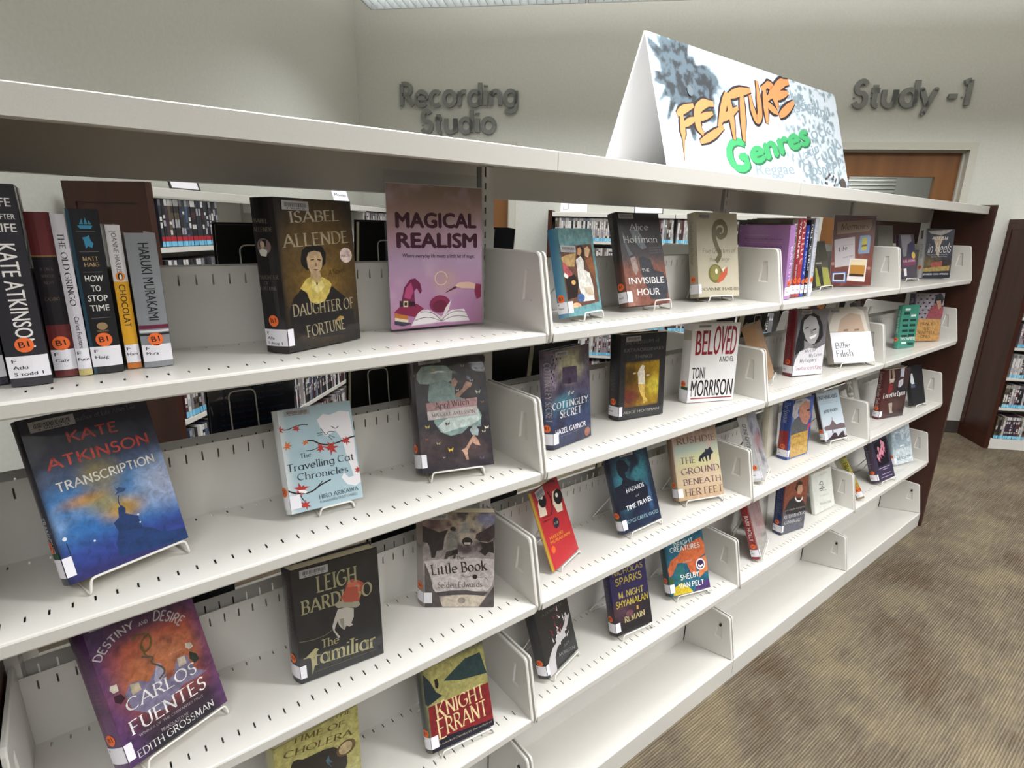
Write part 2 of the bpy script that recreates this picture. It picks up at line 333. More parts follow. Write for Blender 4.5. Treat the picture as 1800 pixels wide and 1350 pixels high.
@field
def f_magic(u, v):
    c = vgrad(v, (0, '#b97fa3'), (.3, '#c69bbd'), (.5, '#c3a3c4'), (.65, '#c79fae'), (.8, '#b8978c'), (1, '#9b8270')); n = fbm(u * 5, v * 6, 3)
    c = mx(c, '#d8b8d0', sm(.5, .8, n) * .6); c = mx(c, '#a26a9c', blob(u, v, .6, .15, .4, .2, .8) * .4); return mx(c, '#cfa98f', blob(u, v, .58, .33, .12, .08, .9) * .5)
@field
def f_transcription(u, v):
    n = fbm(u * 4, v * 5, 5); c = vgrad(v, (0, '#2c2a62'), (.12, '#2b3f8c'), (.3, '#2e6fb4'), (.5, '#3f7cba'), (.62, '#465a80'), (.72, '#262b44'), (1, '#15162a'))
    c = mx(c, '#7fa6d6', sm(.5, .75, n) * sm(.2, .35, v) * (1 - sm(.5, .65, v)) * .8); c = mx(c, '#b9bfd8', blob(u, v, .95, .42, .18, .14, .8) * .8)
    c = mx(c, '#a08c3c', blob(u, v, .45, .57, .14, .1, .8) * (.4 + n)); c = mx(c, '#c0952c', blob(u, v, .55, .33, .15, .06, .8) * .95); c = mx(c, '#c08a3a', blob(u, v, .3, .45, .16, .035, .8) * .9)
    c = mx(c, '#a89a3c', blob(u, v, .42, .4, .12, .05, .9) * .7); return mx(c, '#10152c', 1 - sm(-.02, .06, u) * 1.)
@field
def f_cat(u, v): n = fbm(u * 5, v * 7, 7); c = mx('#b4cbd3', '#a3bec8', n); return mx(c, '#d8dcdc', 1 - sm(-.02, .12, u))
@field
def f_april(u, v): n = fbm(u * 5, v * 7, 9); c = mx('#252029', '#453a40', sm(.35, .75, n)); return mx(c, '#5c4038', blob(u, v, .5, .2, .5, .12, .8) * n * .7)
@field
def f_destiny(u, v):
    n = fbm(u * 6, v * 8, 11); c = vgrad(v, (0, '#26262c'), (.14, '#3a2b38'), (.3, '#8c4a4a'), (.5, '#b8623c'), (.7, '#ae5038'), (.84, '#5a3550'), (1, '#2a1c2c'))
    c = mx(c, '#5a3a6c', (1 - sm(.02, .3, u)) * (.5 + .6 * n)); c = mx(c, '#66406e', sm(.82, 1, u) * .8); c = mx(c, '#c4845c', blob(u, v, .5, .55, .3, .16, .8) * n); return mx(c, '#2a1a2c', sm(.55, .8, fbm(u * 9, v * 12, 13)) * .5)
@field
def f_black1(u, v): return mx('#17181a', '#26272a', fbm(u * 6, v * 8, 15))
@field
def f_little(u, v):
    n = fbm(u * 7, v * 8, 17); c = vgrad(v, (0, '#8b7f78'), (.5, '#a59a98'), (.62, '#8f8684'), (.8, '#a89c8c'), (1, '#a3937c')); c = mx(c, '#4c4248', sm(.5, .72, n) * sm(.5, .6, v)); c = mx(c, '#7a7a94', blob(u, v, .9, .93, .14, .06, .8)); return mx(c, '#6a4a4c', blob(u, v, .15, .85, .25, .12, .8) * .7)
@field
def f_cholera(u, v): n = fbm(u * 9, v * 10, 19); return mx('#a09a5a', '#b5af70', n)
@field
def f_knight(u, v): n = fbm(u * 7, v * 9, 21); c = mx('#8e8a54', '#b0a766', n); c = mx(c, '#24383a', sm(.86, .98, v)); return mx(c, '#1d2c3a', (1 - sm(-.05, .12, u)) * .9)
@field
def f_sepia(u, v): n = fbm(u * 14, v * 16, 23); c = mx('#5f8c92', '#7aa5a6', n); return mx(c, '#4a8ab0', 1 - sm(-.06, .02, u))
@field
def f_invisible(u, v): n = fbm(u * 5, v * 6, 25); c = vgrad(v, (0, '#7a4a3e'), (.35, '#8a5546'), (.55, '#4c4448'), (.75, '#34343a'), (1, '#232328')); c = mx(c, '#a07060', sm(.55, .8, n) * (1 - sm(.4, .55, v))); return mx(c, '#1c1716', (1 - sm(-.04, 0, u)) * .75)
@field
def f_quarters(u, v): n = fbm(u * 6, v * 8, 27); c = mx('#b3aa94', '#c6bea8', n); return mx(c, '#8e8672', (1 - sm(-.05, .03, u)) * .6)
@field
def f_cottingley(u, v):
    n = fbm(u * 5, v * 7, 29); c = vgrad(v, (0, '#2c3250'), (.2, '#353f63'), (.4, '#3d4f6c'), (.6, '#5d546c'), (.8, '#6d6478'), (1, '#5c4c58'))
    c = mx(c, '#b9b590', blob(u, v, .5, .82, .3, .14, .8)); c = mx(c, '#4f8a9c', blob(u, v, .3, .45, .22, .09, .9) * .9); c = mx(c, '#b8a8b8', blob(u, v, .05, .75, .1, .18, .9) * .7); return mx(c, '#251d30', sm(.5, .75, n) * .6)
@field
def f_museum(u, v):
    n = fbm(u * 5, v * 6, 31); c = mx('#232326', '#2d2d30', n); b = sm(.11, .13, u) * (1 - sm(.85, .87, u)) * sm(.14, .155, v) * (1 - sm(.66, .675, v))
    g = mx('#5c4014', '#a8841c', sm(.3, .7, n) * .6 + .4 * u); g = mx(g, '#6a2a22', blob(u, v, .2, .27, .22, .12, .8)); g = mx(g, '#c8b43c', blob(u, v, .78, .38, .16, .1, .9)); g = mx(g, '#2c2010', blob(u, v, .25, .5, .14, .12, .7) * .7); return c * (1 - b[..., None]) + g * b[..., None]
@field
def f_white1(u, v): return mx('#dcdad8', '#e6e4e4', fbm(u * 4, v * 4, 33))
@field
def f_redmur(u, v): n = fbm(u * 7, v * 9, 35); c = mx('#b52830', '#c23036', n); c = mx(c, '#8e2430', sm(.8, 1, v) * .8); return mx(c, '#b89c38', 1 - sm(-.06, -.02, u))
@field
def f_hazards(u, v): n = fbm(u * 5, v * 6, 37); c = mx('#171c30', '#22304c', n); c = mx(c, '#3f8c9c', blob(u, v, .2, .58, .16, .25, .9) * (.5 + .6 * n)); c = mx(c, '#3c8490', blob(u, v, .62, .72, .26, .2, .9) * sm(.35, .65, n)); return mx(c, '#4a7aa8', blob(u, v, .82, .35, .05, .16, .9) * .6)
@field
def f_ground(u, v):
    n = fbm(u * 5, v * 4, 39); c = vgrad(v, (0, '#b59a78'), (.3, '#c9b493'), (.55, '#cfc9a0'), (.68, '#b4bfae'), (.8, '#a58c78'), (1, '#8f755e'))
    c = mx(c, '#cfa6a2', sm(.5, .75, fbm(u * 14, v * 1.5, 41)) * .6); c = mx(c, '#a7c3c4', blob(u, v, .3, .62, .3, .1, .9) * n); c = mx(c, '#d8d48c', blob(u, v, .5, .52, .3, .1, .9) * .5); return mx(c, '#8a6e55', 1 - sm(-.06, .04, u))
@field
def f_remain(u, v): n = fbm(u * 5, v * 7, 43); c = vgrad(v, (0, '#1c1a20'), (.3, '#241e28'), (.5, '#2c2650'), (1, '#342c5c')); return mx(c, '#5c3c4c', blob(u, v, .3, .3, .3, .12, .8) * n)
@field
def f_creatures(u, v): n = fbm(u * 6, v * 7, 45); c = mx('#1d4c60', '#2a7088', n); return mx(c, '#1c3a40', 1 - sm(-.04, .08, u))
@field
def f_memoirs(u, v): n = fbm(u * 7, v * 9, 47); c = vgrad(v, (0, '#6c2c22'), (.4, '#7c463c'), (.8, '#745a5c'), (1, '#7c6a72')); return mx(c, '#8c5a48', sm(.5, .75, n) * .6)
@field
def f_heels(u, v): n = fbm(u * 5, v * 7, 49); c = vgrad(v, (0, '#282a34'), (.3, '#3c3434'), (.5, '#40424c'), (1, '#4c5058')); c = mx(c, '#7c6c48', blob(u, v, .2, .3, .3, .14, .8) * n); return mx(c, '#c8c6c8', 1 - sm(-.01, .01, u))
@field
def f_coretta(u, v): n = fbm(u * 6, v * 8, 51); c = mx('#5a5658', '#77737a', n); c = mx(c, '#8a8688', sm(.75, 1, v) * .5); return mx(c, '#7c1c2a', 1 - sm(-.01, .0, u))
@field
def f_billie(u, v): return mx('#97918a', '#aaa49c', fbm(u * 6, v * 7, 53))
@field
def f_prince(u, v): c = mx('#8c868e', '#9c969e', fbm(u * 8, v * 8, 55)); return mx(c, '#3a2c3c', 1 - sm(-.01, 0, u))
@field
def f_pelosi(u, v): n = fbm(u * 5, v * 6, 57); c = mx('#2c4490', '#6c86b8', sm(.45, .8, n)); return mx(c, '#22408c', 1 - sm(-.02, .04, u))
@field
def f_unthinkable(u, v): n = fbm(u * 5, v * 6, 59); c = vgrad(v, (0, '#b4b4bc'), (.3, '#c4ccd4'), (.7, '#aebfca'), (1, '#a8b4be')); return mx(c, '#2c1416', 1 - sm(-.01, 0, u))
@field
def f_loretta(u, v): n = fbm(u * 6, v * 7, 61); c = mx('#2c2024', '#4c3434', n); c = mx(c, '#6c5048', blob(u, v, .4, .25, .4, .14, .8) * n); c = mx(c, '#54181e', (1 - sm(.2, .5, u)) * .5); return mx(c, '#5c161e', 1 - sm(-.01, 0, u))
@field
def f_rbg(u, v): n = fbm(u * 5, v * 6, 63); c = vgrad(v, (0, '#4c4e5a'), (.35, '#565660'), (.5, '#7c4434'), (1, '#8c4c38')); return mx(c, '#1c2c5c', 1 - sm(-.01, .0, u))
@field
def f_mason(u, v): n = fbm(u * 7, v * 9, 65); c = vgrad(v, (0, '#cdd6da'), (.3, '#c4d0d6'), (.45, '#a0b0ba'), (.7, '#8c9eaa'), (1, '#a4b4bc')); c = mx(c, '#e0e6e8', sm(.55, .75, n) * .6); return mx(c, '#86a0a4', 1 - sm(-.04, 0, u))
@field
def f_greycurve(u, v): n = fbm(u * 6, v * 7, 67); c = mx('#8c8c92', '#b0aeb4', n); c = mx(c, '#3c4450', sm(.55, .7, fbm(u * 4, v * 5, 68)) * .7); c = mx(c, '#9c6c70', blob(u, v, .5, .55, .35, .12, .7) * .7); return mx(c, '#c8c8ca', 1 - sm(-.01, .01, u))
@field
def f_holly(u, v): n = fbm(u * 6, v * 7, 69); c = mx('#8c7070', '#b0908c', n); c = mx(c, '#8c8884', 1 - sm(.1, .35, v)); return mx(c, '#8e1620', 1 - sm(-.01, .0, u))
@field
def f_yellow(u, v): n = fbm(u * 8, v * 30, 71); c = vgrad(v, (0, '#7c7c6c'), (.15, '#a03c24'), (.3, '#a8542c'), (.4, '#8c9448'), (.7, '#8c9450'), (.85, '#b09c3c'), (1, '#6c8444')); return mx(c, '#c8a03c', sm(.5, .7, n) * .6)

class Art:
    cuts = None; clipfont = False
    """flat print on a plane; z rises by a hair per layer"""
    def __init__(s, w, h, x0=0): s.w = w; s.h = h; s.x0 = x0; s.v = []; s.f = []; s.c = []; s.z = .0003
    def lay(s): s.z += .00003
    def tris(s, v, f, col):
        n = len(s.v); s.v += [(p[0], p[1], s.z) for p in v]; s.f += [tuple(i + n for i in q) for q in f]; c = (*lin(col), 1) if isinstance(col, str) else col; s.c += [c] * len(v)
    def poly(s, pts, col, clip=True, layer=True):
        if layer: s.lay()
        if clip:
            for ax, lim, sg in ((0, s.x0, 1), (0, s.x0 + s.w, -1), (1, 0, 1), (1, s.h, -1)):
                out = []
                for i, p in enumerate(pts):
                    q = pts[i - 1]; a = (p[ax] - lim) * sg >= 0; b = (q[ax] - lim) * sg >= 0
                    if a != b: t = (lim - q[ax]) / (p[ax] - q[ax]); out.append((q[0] + (p[0] - q[0]) * t, q[1] + (p[1] - q[1]) * t))
                    if a: out.append(tuple(p))
                pts = out
                if len(pts) < 3: return
        if s.cuts:
            for a, b in zip(s.cuts, s.cuts[1:]):
                P = pts
                for lim, sg in ((a, 1), (b, -1)):
                    out = []
                    for i, p in enumerate(P):
                        q = P[i - 1]; ia = (p[0] - lim) * sg >= 0; ib = (q[0] - lim) * sg >= 0
                        if ia != ib: t = (lim - q[0]) / (p[0] - q[0]); out.append((lim, q[1] + (p[1] - q[1]) * t))
                        if ia: out.append(tuple(p))
                    P = out
                    if len(P) < 3: break
                if len(P) >= 3: s.tris(P, [tuple(range(len(P)))] if len(P) <= 4 else tessellate_polygon([[Vector((p[0], p[1], 0)) for p in P]]), col)
            return
        if len(pts) <= 4: s.tris(pts, [tuple(range(len(pts)))], col)
        else: s.tris(pts, tessellate_polygon([[Vector((p[0], p[1], 0)) for p in pts]]), col)
    def ell(s, x, y, rx, ry, col, n=16): s.poly([(x + rx * math.cos(2 * math.pi * i / n), y + ry * math.sin(2 * math.pi * i / n)) for i in range(n)], col)
    def stroke(s, pts, w, col, taper=0):
        s.lay(); q = []
        if len(pts) > 2: pts = [tuple(p) for p in roundpath([Vector((a, b, 0)) for a, b in pts], 1e3, 5)]; pts = [(p[0], p[1]) for p in pts]
        strip(pts, (lambda dx, dy, t: w * min(1, (.55 + 3 * t) if taper else 1, (.06 + 2.2 * (1 - t)) if taper == 2 else ((.5 + 3 * (1 - t)) if taper else 1))), q)
        for k in q: s.poly(k, col, layer=False)
    def text(s, t, font, col, x, y, ang, L, cap, clip=True):
        s.lay(); ca, sa = math.cos(ang), math.sin(ang)
        if font in STY:
            quads, wd = stroke_text(t, font); sx = L / max(wd, .1); sh = .22 if font in ('I', 'SI') else 0
            for q in quads:
                P = [((p[0] + sh * p[1] * cap / sx) * sx, p[1] * cap) for p in q]; s.poly([(x + ca * a - sa * b, y + sa * a + ca * b) for a, b in P], col, clip=clip, layer=False)
        else:
            v, f = font_text(t, 0)
            if not v: return
            fat = {'B': .02, 'BX': .07, 'H': .03, 'X': .065}.get(font, .02)
            x0 = min(p[0] for p in v) - fat; x1 = max(p[0] for p in v) + fat; sx = L / (x1 - x0)
            for ox, oy in ((-fat, 0), (fat, 0), (0, fat * .8), (0, -fat * .8)) if fat > .04 else ((-fat, 0), (fat, 0)):
                s.z += .000004
                Q = [(x + ca * (p[0] + ox - x0) * sx - sa * (p[1] + oy) * cap, y + sa * (p[0] + ox - x0) * sx + ca * (p[1] + oy) * cap) for p in v]
                if s.cuts or s.clipfont:
                    for t_ in f: s.poly([Q[i] for i in t_], col, clip=s.clipfont, layer=False)
                else: s.tris(Q, f, col)
    def fieldfill(s, fn, nx, ny, u0=None, u1=None):
        u = np.linspace(0, 1, nx + 1); v = np.linspace(0, 1, ny + 1); U, V = np.meshgrid(u, v)
        Uc = U if u0 is None else U * (u1 - u0) + u0
        c = np.clip(fn(Uc, V), 0, 1).reshape(-1, 3); n = len(s.v)
        s.v += [(s.x0 + a * s.w, b * s.h, s.z) for b in v for a in u]; s.c += [(*q, 1) for q in c.tolist()]
        s.f += [(n + j * (nx + 1) + i, n + j * (nx + 1) + i + 1, n + (j + 1) * (nx + 1) + i + 1, n + (j + 1) * (nx + 1) + i) for j in range(ny) for i in range(nx)]
    def mesh(s, name, mat):
        me = bpy.data.meshes.new(name); me.from_pydata(s.v, [], s.f); me.materials.append(mat)
        a = me.color_attributes.new('Col', 'FLOAT_COLOR', 'POINT'); a.data.foreach_set('color', np.array(s.c, dtype=np.float32).ravel()); me.update(); return me
def colmesh(mb_list, name, mat):
    """[(MB, colour)] joined with a colour attribute"""
    v = []; f = []; c = []
    for mb, col in mb_list: n = len(v); v += mb.v; f += [tuple(i + n for i in q) for q in mb.f]; c += [(*lin(col), 1)] * len(mb.v)
    me = bpy.data.meshes.new(name); me.from_pydata(v, [], f); me.materials.append(mat)
    a = me.color_attributes.new('Col', 'FLOAT_COLOR', 'POINT'); a.data.foreach_set('color', np.array(c, dtype=np.float32).ravel()); me.update(); return me

# ---------------------------------------------------------------- the room
def structure(name, mb, mat, **kw): return mb.build(name, mat, kind='structure', **kw)
structure('floor', MB().box(-5, 9, -7, 6, -.05, 0), M['carpet'])
structure('ceiling', MB().box(-6, 10, -8, 7, 3.7, 3.75), M['ceil'])
# local wall frame: x along WD from the corner towards the right, y into the wall
CORNER = Vector((1.32, 3.907, 0))
def wall_frame(name, **kw):
    mw = Matrix(((-WD.x, WN.x, 0, CORNER.x), (-WD.y, WN.y, 0, CORNER.y), (0, 0, 1, 0), (0, 0, 0, 1))); return empty(name, mw=mw, **kw)
def wx(px, py): return (Vector((px, py, 0)) - CORNER).dot(-WD)
REC0, REC1 = wx(2.193, 3.01) - .914, wx(2.193, 3.01)
STU1 = wx(4.504, .615); STU0 = STU1 - .914
back = MB()
xs = [(-.15, REC0 - .05), (REC1 + .05, STU0 - .05), (STU1 + .05, 9.5)]
for a, b in xs: back.box(a, b, 0, .15, 0, 3.7)
for a, b in ((REC0, REC1), (STU0, STU1)): back.box(a - .05, b + .05, 0, .15, 2.18, 3.7)
wb = back.build('wall_back', M['wall'], kind='structure'); wb.matrix_world = Matrix(((-WD.x, WN.x, 0, CORNER.x), (-WD.y, WN.y, 0, CORNER.y), (0, 0, 1, 0), (0, 0, 0, 1)))
wl = MB().box(-.15, 0, -9, .15, 0, 3.7).build('wall_left', M['wall'], kind='structure'); wl.matrix_world = wb.matrix_world
sk = MB()
for a, b in ((0, REC0 - .055), (REC1 + .055, STU0 - .055), (STU1 + .055, 9.5)): sk.box(a, b, -.008, -.0005, 0.001, .102)
o = sk.build('baseboard_back', M['skirt'], kind='structure'); o.matrix_world = wb.matrix_world
o = MB().box(.0005, .008, -9, -.01, .001, .102).build('baseboard_left', M['skirt'], kind='structure'); o.matrix_world = wb.matrix_world
for i, (a, b) in enumerate(((REC0, REC1), (STU0, STU1))):
    d = empty('door_%d' % (i + 1), kind='structure'); d.matrix_world = wb.matrix_world
    fr = MB(); fr.box(a - .05, a, -.015, .12, 0.001, 2.18).box(b, b + .05, -.015, .12, 0.001, 2.18).box(a, b, -.015, .12, 2.13, 2.18)
    fr.box(a, a + .015, .03, .05, 0.001, 2.13).box(b - .015, b, .03, .05, 0.001, 2.13).box(a + .015, b - .015, .03, .05, 2.115, 2.13); fr.build('door_frame', M['door_frame'], d)
    lf = MB(); g0, g1, gz0, gz1 = a + .16, b - .16, .25, 1.95
    lf.box(a + .005, g0, .05, .09, .005, 2.125).box(g1, b - .005, .05, .09, .005, 2.125).box(g0, g1, .05, .09, gz1, 2.125).box(g0, g1, .05, .09, .005, gz0)
    lf.build('door_leaf', M['door_wood'], d)
    MB().box(g0, g1, .067, .073, gz0, gz1).build('window_pane', M['glass'], d)
    hb = MB().tube([(a + .06, .05, 1.0), (a + .06, .0, 1.0), (a + .17, -.005, 1.0)], .009, 8); hb.box(a + .035, a + .085, .044, .05, .93, 1.07); hb.build('door_handle', M['darkmetal'], d)
    # study room seen through the pane: pale blind slats and a framed print
    rm = MB(); rm.box(a - .6, b + .6, 1.6, 1.62, 0, 2.6); rr = rm.build('wall_study_%d' % (i + 1), M['wall'], kind='structure'); rr.matrix_world = wb.matrix_world
sl_ = bpy.data.lights.new('study_fill', 'AREA'); sl_.size = .8; sl_.energy = 16; so_ = bpy.data.objects.new('study_fill', sl_); COL.objects.link(so_); so_.location = CORNER - WD * (STU0 + .4) + WN * 1.0 + Vector((0, 0, 2.5))  # unseen light added to brighten the room behind the door pane
bl = empty('roller_blind', label='pale horizontal blind seen through the Study door pane', cat='blind'); bl.matrix_world = wb.matrix_world
bm_ = MB().box(0, .62, -.012, .012, -.004, .004).mesh('slat', M['lamp_body'])
for k in range(24):
    s_ = inst('slat', bm_, bl, (STU0 + .12, .6, 2.05 - .03 * k)); s_.rotation_euler = (.5, 0, 0)
MB().box(STU0 + .1, STU0 + .76, .58, .62, 2.07, 2.11).build('head_rail', M['lamp_body'], bl)

# raised wall lettering
def wall_sign(name, label, rows):
    root = empty(name, label=label, cat='wall sign'); root.matrix_world = wb.matrix_world
    for word, x0, x1, z, cap, slant in rows:
        quads, wd = stroke_text(word, 'W'); sx = (x1 - x0) / wd; x = 0
        for ch in word:
            if ch == ' ': x += .34; continue
            q, w_ = stroke_text(ch, 'W'); mb = MB()
            for k in q:
                P = [((x + p[0] + slant * p[1]) * sx + x0, z + p[1] * cap) for p in k]
                A_ = sum(P[i - 1][0] * P[i][1] - P[i][0] * P[i - 1][1] for i in range(len(P)))
                if A_ < 0: P = P[::-1]
                mb.prism(P, -.022, -.006, 'y')
            mb.box(x0 + (x + .02) * sx, x0 + (x + .08) * sx, -.008, -.0005, z + cap * .3, z + cap * .36)
            mb.build('letter', M['letter'], root); x += GL[ch][0] + .13
    return root
wall_sign('wall_sign', 'raised grey Recording Studio lettering on the wall near the corner', [('Recording', wx(1.573, 3.65), wx(2.228, 2.972), 2.441, .158, 0), ('Studio', wx(1.69, 3.529), wx(2.107, 3.097), 2.247, .156, 0)])
wall_sign('wall_sign', 'raised grey Study -1 lettering above the wooden door', [('Study -1', wx(3.918, 1.221), wx(4.458, .662), 2.42, .162, 0)])

# louvred lamps hung from the ceiling
def make_lamp():
    root = empty('louvred_ceiling_lamp'); Lh = .655
    b = MB(); b.box(-Lh, Lh, -.15, -.142, 0, .09).box(-Lh, Lh, .142, .15, 0, .09).box(-Lh, -Lh + .008, -.142, .142, 0, .09).box(Lh - .008, Lh, -.142, .142, 0, .09).box(-Lh, Lh, -.15, .15, .09, .1); b.build('housing', M['lamp_body'], root)
    MB().box(-Lh + .01, Lh - .01, -.14, .14, .062, .066).build('diffuser', M['glow'], root)
    lv = MB().box(-.0015, .0015, -.14, .14, .002, .045).mesh('louvre', M['lamp_body'])
    for k in range(26): inst('louvre', lv, root, (-Lh + .045 + .0488 * k, 0, 0))
    MB().box(-Lh + .01, Lh - .01, -.0015, .0015, .004, .04).build('long_louvre', M['lamp_body'], root)
    r = MB().tube([(-.5, 0, .1), (-.5, 0, .895)], .004); r.tube([(.5, 0, .1), (.5, 0, .895)], .004); r.build('hanger_rod', M['darkmetal'], root)
    return root
def copy_tree(o, parent=None):
    c = o.copy(); COL.objects.link(c); c.parent = parent
    for ch in o.children: copy_tree(ch, c)
    return c
proto = make_lamp(); first = True
for _nd, _s, _e in LAMPS:
    L_ = proto if first else copy_tree(proto); first = False
    L_.location = WN * _nd + WD * _s + Vector((0, 0, LAMP_Z)); L_.rotation_euler = (0, 0, math.radians(134))
    L_['label'] = 'white louvred strip lamp hanging in a line near the lettered wall' if _nd > 2 else 'white louvred strip lamp in the unseen rows nearer the camera'
    L_['category'] = 'ceiling lamp'; L_['group'] = 'louvred lamps by the lettered wall' if _nd > 2 else 'louvred lamps over the rest of the room'

# ---------------------------------------------------------------- the long shelving unit
BW = .914; ZS = [1.3354, 1.0333, .7025, .3741]; YC = .2375
unit = empty('library_shelving', label='long cream steel double-sided shelving run with cherry end panels', cat='bookshelf')
SX = [.007 + .025 * k for k in range(1, 36)]
def slotted(mb, axis, a0, a1, s0, s1, lo, hi):
    """sheet between a0..a1 (slots s0..s1) over one bay, thickness lo..hi; axis 'y' = lying, 'z' = upright"""
    def B(x0, x1, p, q):
        if axis == 'y': mb.box(x0, x1, p, q, lo, hi)
        else: mb.box(x0, x1, lo, hi, p, q)
    X0, X1 = .0105, BW - .0105
    B(X0, X1, a0, s0); B(X0, X1, s1, a1); x = X0
    for sx in SX: B(x, sx - .0013, s0, s1); x = sx + .0013
    B(x, X1, s0, s1)
def shelf_mesh():
    mb = MB(); X0, X1 = .0105, BW - .0105
    prof = [(.006, -.0006)] + [(.003 + .003 * math.cos(a) * -1, -.003 + .003 * math.sin(a)) for a in (math.pi / 2, math.pi / 4, 0)] + [(0, -.019), (.0015, -.0215), (.012, -.0215), (.012, -.0195), (.003, -.0195), (.003, -.002), (.006, -.0014)]
    prof = [(.006, 0), (.0035, 0), (.0012, -.001), (0, -.0035), (0, -.019), (.0012, -.0213), (.0035, -.022), (.012, -.022), (.012, -.0205), (.0025, -.0205), (.0025, -.0035), (.006, -.0012)]
    mb.prism(prof[::-1], X0, X1)
    slotted(mb, 'y', .006, .12, .0365, .0505, -.0012, 0); slotted(mb, 'y', .12, .2155, .1965, .2075, -.0012, 0)
    mb.box(X0, X1, .012, .2155, -.0205, -.0195)  # closing sheet added underneath so the tray slots stay dark
    slotted(mb, 'z', 0, .1305, .101, .118, .2143, .2155)
    return mb.mesh('shelf', M['shelf'])
SM = shelf_mesh()
def bracket_mesh(side, base=False, zb=-.024):
    """end bracket with a pressed trapezoid; side +1 stands at the bay's right end and faces -x"""
    o = [(-.001, -.004), (-.001, -.0005), (.029, .148), (.0325, .1545), (.0385, .157), (.205, .157), (.2155, .157), (.2155, zb), (.012, zb), (.003, zb + .004)]
    if base: o = [(.0015, .001), (.029, .148), (.0325, .1545), (.0385, .157), (.19, .157), (.196, .15), (.196, -.047), (.1, -.0235)]
    i_ = [(.078, .058), (.047, .058), (.056, .121), (.071, .121)]
    import bmesh
    bm = bmesh.new(); t = .0072
    def loop(P, x): vs_ = [bm.verts.new((x, a, b)) for a, b in P]; return vs_, [bm.edges.new((vs_[k - 1], vs_[k])) for k in range(len(vs_))]
    s = -1  # inner face at x=0, body grows to +x (mirrored for side -1)
    Pi = [(a, b) for a, b in i_]; Pr = [(a + (.0625 - a) * .28, b + (.089 - b) * .12) for a, b in i_]
    # bevelled outer rim
    on = [(a + (.1 - a) * .018 , b + (.07 - b) * .03) for a, b in o]
    v0, e0 = loop(on, 0.0); v1, e1 = loop(Pi, 0.0); bmesh.ops.triangle_fill(bm, use_beauty=True, edges=e0 + e1)
    vo, eo = loop(o, .0022); vb, eb = loop(o, t)
    for k in range(len(o)): bm.faces.new((v0[k - 1], v0[k], vo[k], vo[k - 1])); bm.faces.new((vo[k - 1], vo[k], vb[k], vb[k - 1]))
    bm.faces.new(vb)
    vr, er = loop(Pr, .0034)
    for k in range(4): bm.faces.new((v1[k - 1], v1[k], vr[k], vr[k - 1]))
    bm.faces.new(vr)
    bmesh.ops.recalc_face_normals(bm, faces=bm.faces)
    if side < 0:
        for v in bm.verts: v.co.x = -v.co.x
        bmesh.ops.reverse_faces(bm, faces=bm.faces)
    me = bpy.data.meshes.new('bracket'); bm.to_mesh(me); bm.free(); me.materials.append(M['shelf_edge']); return me
BR, BLm = bracket_mesh(1), bracket_mesh(-1)
BRb, BLb = bracket_mesh(1, base=True), bracket_mesh(-1, base=True)
plug = MB().prism([(.0595 + .0045 * math.cos(a * math.pi / 5), .112 + .006 * math.sin(a * math.pi / 5)) for a in range(10)], .0, .0031).mesh('bolt_hole', M['black'])  # black plug in place of the dark inside the hole
bm2 = MB(); bm2.prism([(0, .0745), (.0012, .0772), (.004, .078), (.1985, .0335), (.1985, .0315), (.005, .0755), (.003, .074), (.003, .0015), (0, .0015)][::-1], .0012, BW - .0012); bm2.box(.0105, BW - .0105, .1985, .1997, .0315, .30).box(.0105, BW - .0105, .1985, .215, .30, .3012)
BASE = bm2.mesh('base_shelf', M['shelf'])
for k in range(4):
    for side in (0, 1):
        mwx = -BW + BW * k
        def place(name, me, z, y0=0):
            return inst(name, me, unit, (mwx, y0, z)) if side == 0 else inst(name, me, unit, (mwx + BW, 2 * YC - y0, z), math.pi)
        for z in ZS:
            s = place('shelf', SM, z); inst('bracket', BR, s, (BW - .0104, 0, 0)); inst('bracket', BLm, s, (.0104, 0, 0))
        s = place('base_shelf', BASE, 0, -.0187)
        for me, x_ in ((BRb, BW - .0104), (BLb, .0104)): inst('bracket', me, s, (x_, .0, .079))
        inst('bolt_hole', plug, s, (BW - .0138, .0, .079))
um = MB(); um.box(-.0165, .0165, .2215, .2535, .002, 1.66)
zz = .05
for k in range(63):
    um.box(-.0165, -.0075, .2185, .2215, .03 + .0254 * k, .0554 + .0254 * k) if False else None
um.box(-.0165, -.0085, .2185, .2215, .002, 1.66).box(-.0045, .0165, .2185, .2215, .002, 1.66).box(-.0165, -.0085, .2535, .2565, .002, 1.66).box(-.0045, .0165, .2535, .2565, .002, 1.66)
for k in range(65): um.box(-.0085, -.0045, .2185, .2215, .002 + .0254 * k, .014 + .0254 * k)
UM = um.mesh('upright', M['shelf'])
sb = MB().box(-.0086, -.0044, .2212, .2216, .002, 1.66)  # black strip painting in the shade within the upright slots
for k in range(5):
    u_ = inst('upright', UM, unit, (-BW + BW * k, 0, 0)); sb.build('slot_shade', M['black'], u_)
for k in range(4):
    a = -BW + BW * k
    c = MB(); c.prism([(-.0036, 1.640), (-.0036, 1.6725), (-.0026, 1.6738), (-.0012, 1.6742), (.4762, 1.6742), (.4776, 1.6738), (.4786, 1.6725), (.4786, 1.640), (.474, 1.6387), (.462, 1.6387), (.462, 1.6405), (.4755, 1.6405), (.4755, 1.672), (-.0005, 1.672), (-.0005, 1.6405), (.013, 1.6405), (.013, 1.6387), (.001, 1.6387)][::-1], a + .0006, a + BW - .0006)
    c.build('canopy', M['shelf'], unit)
    t_ = MB(); t_.box(a + .019, a + BW - .026, .2245, .2257, 1.5965, 1.67).box(a + .019, a + BW - .026, .2485, .2497, 1.5965, 1.67).box(a + .019, a + BW - .026, .2257, .2485, 1.5965, 1.598)
    t_.build('top_rail', M['shelf'], unit)
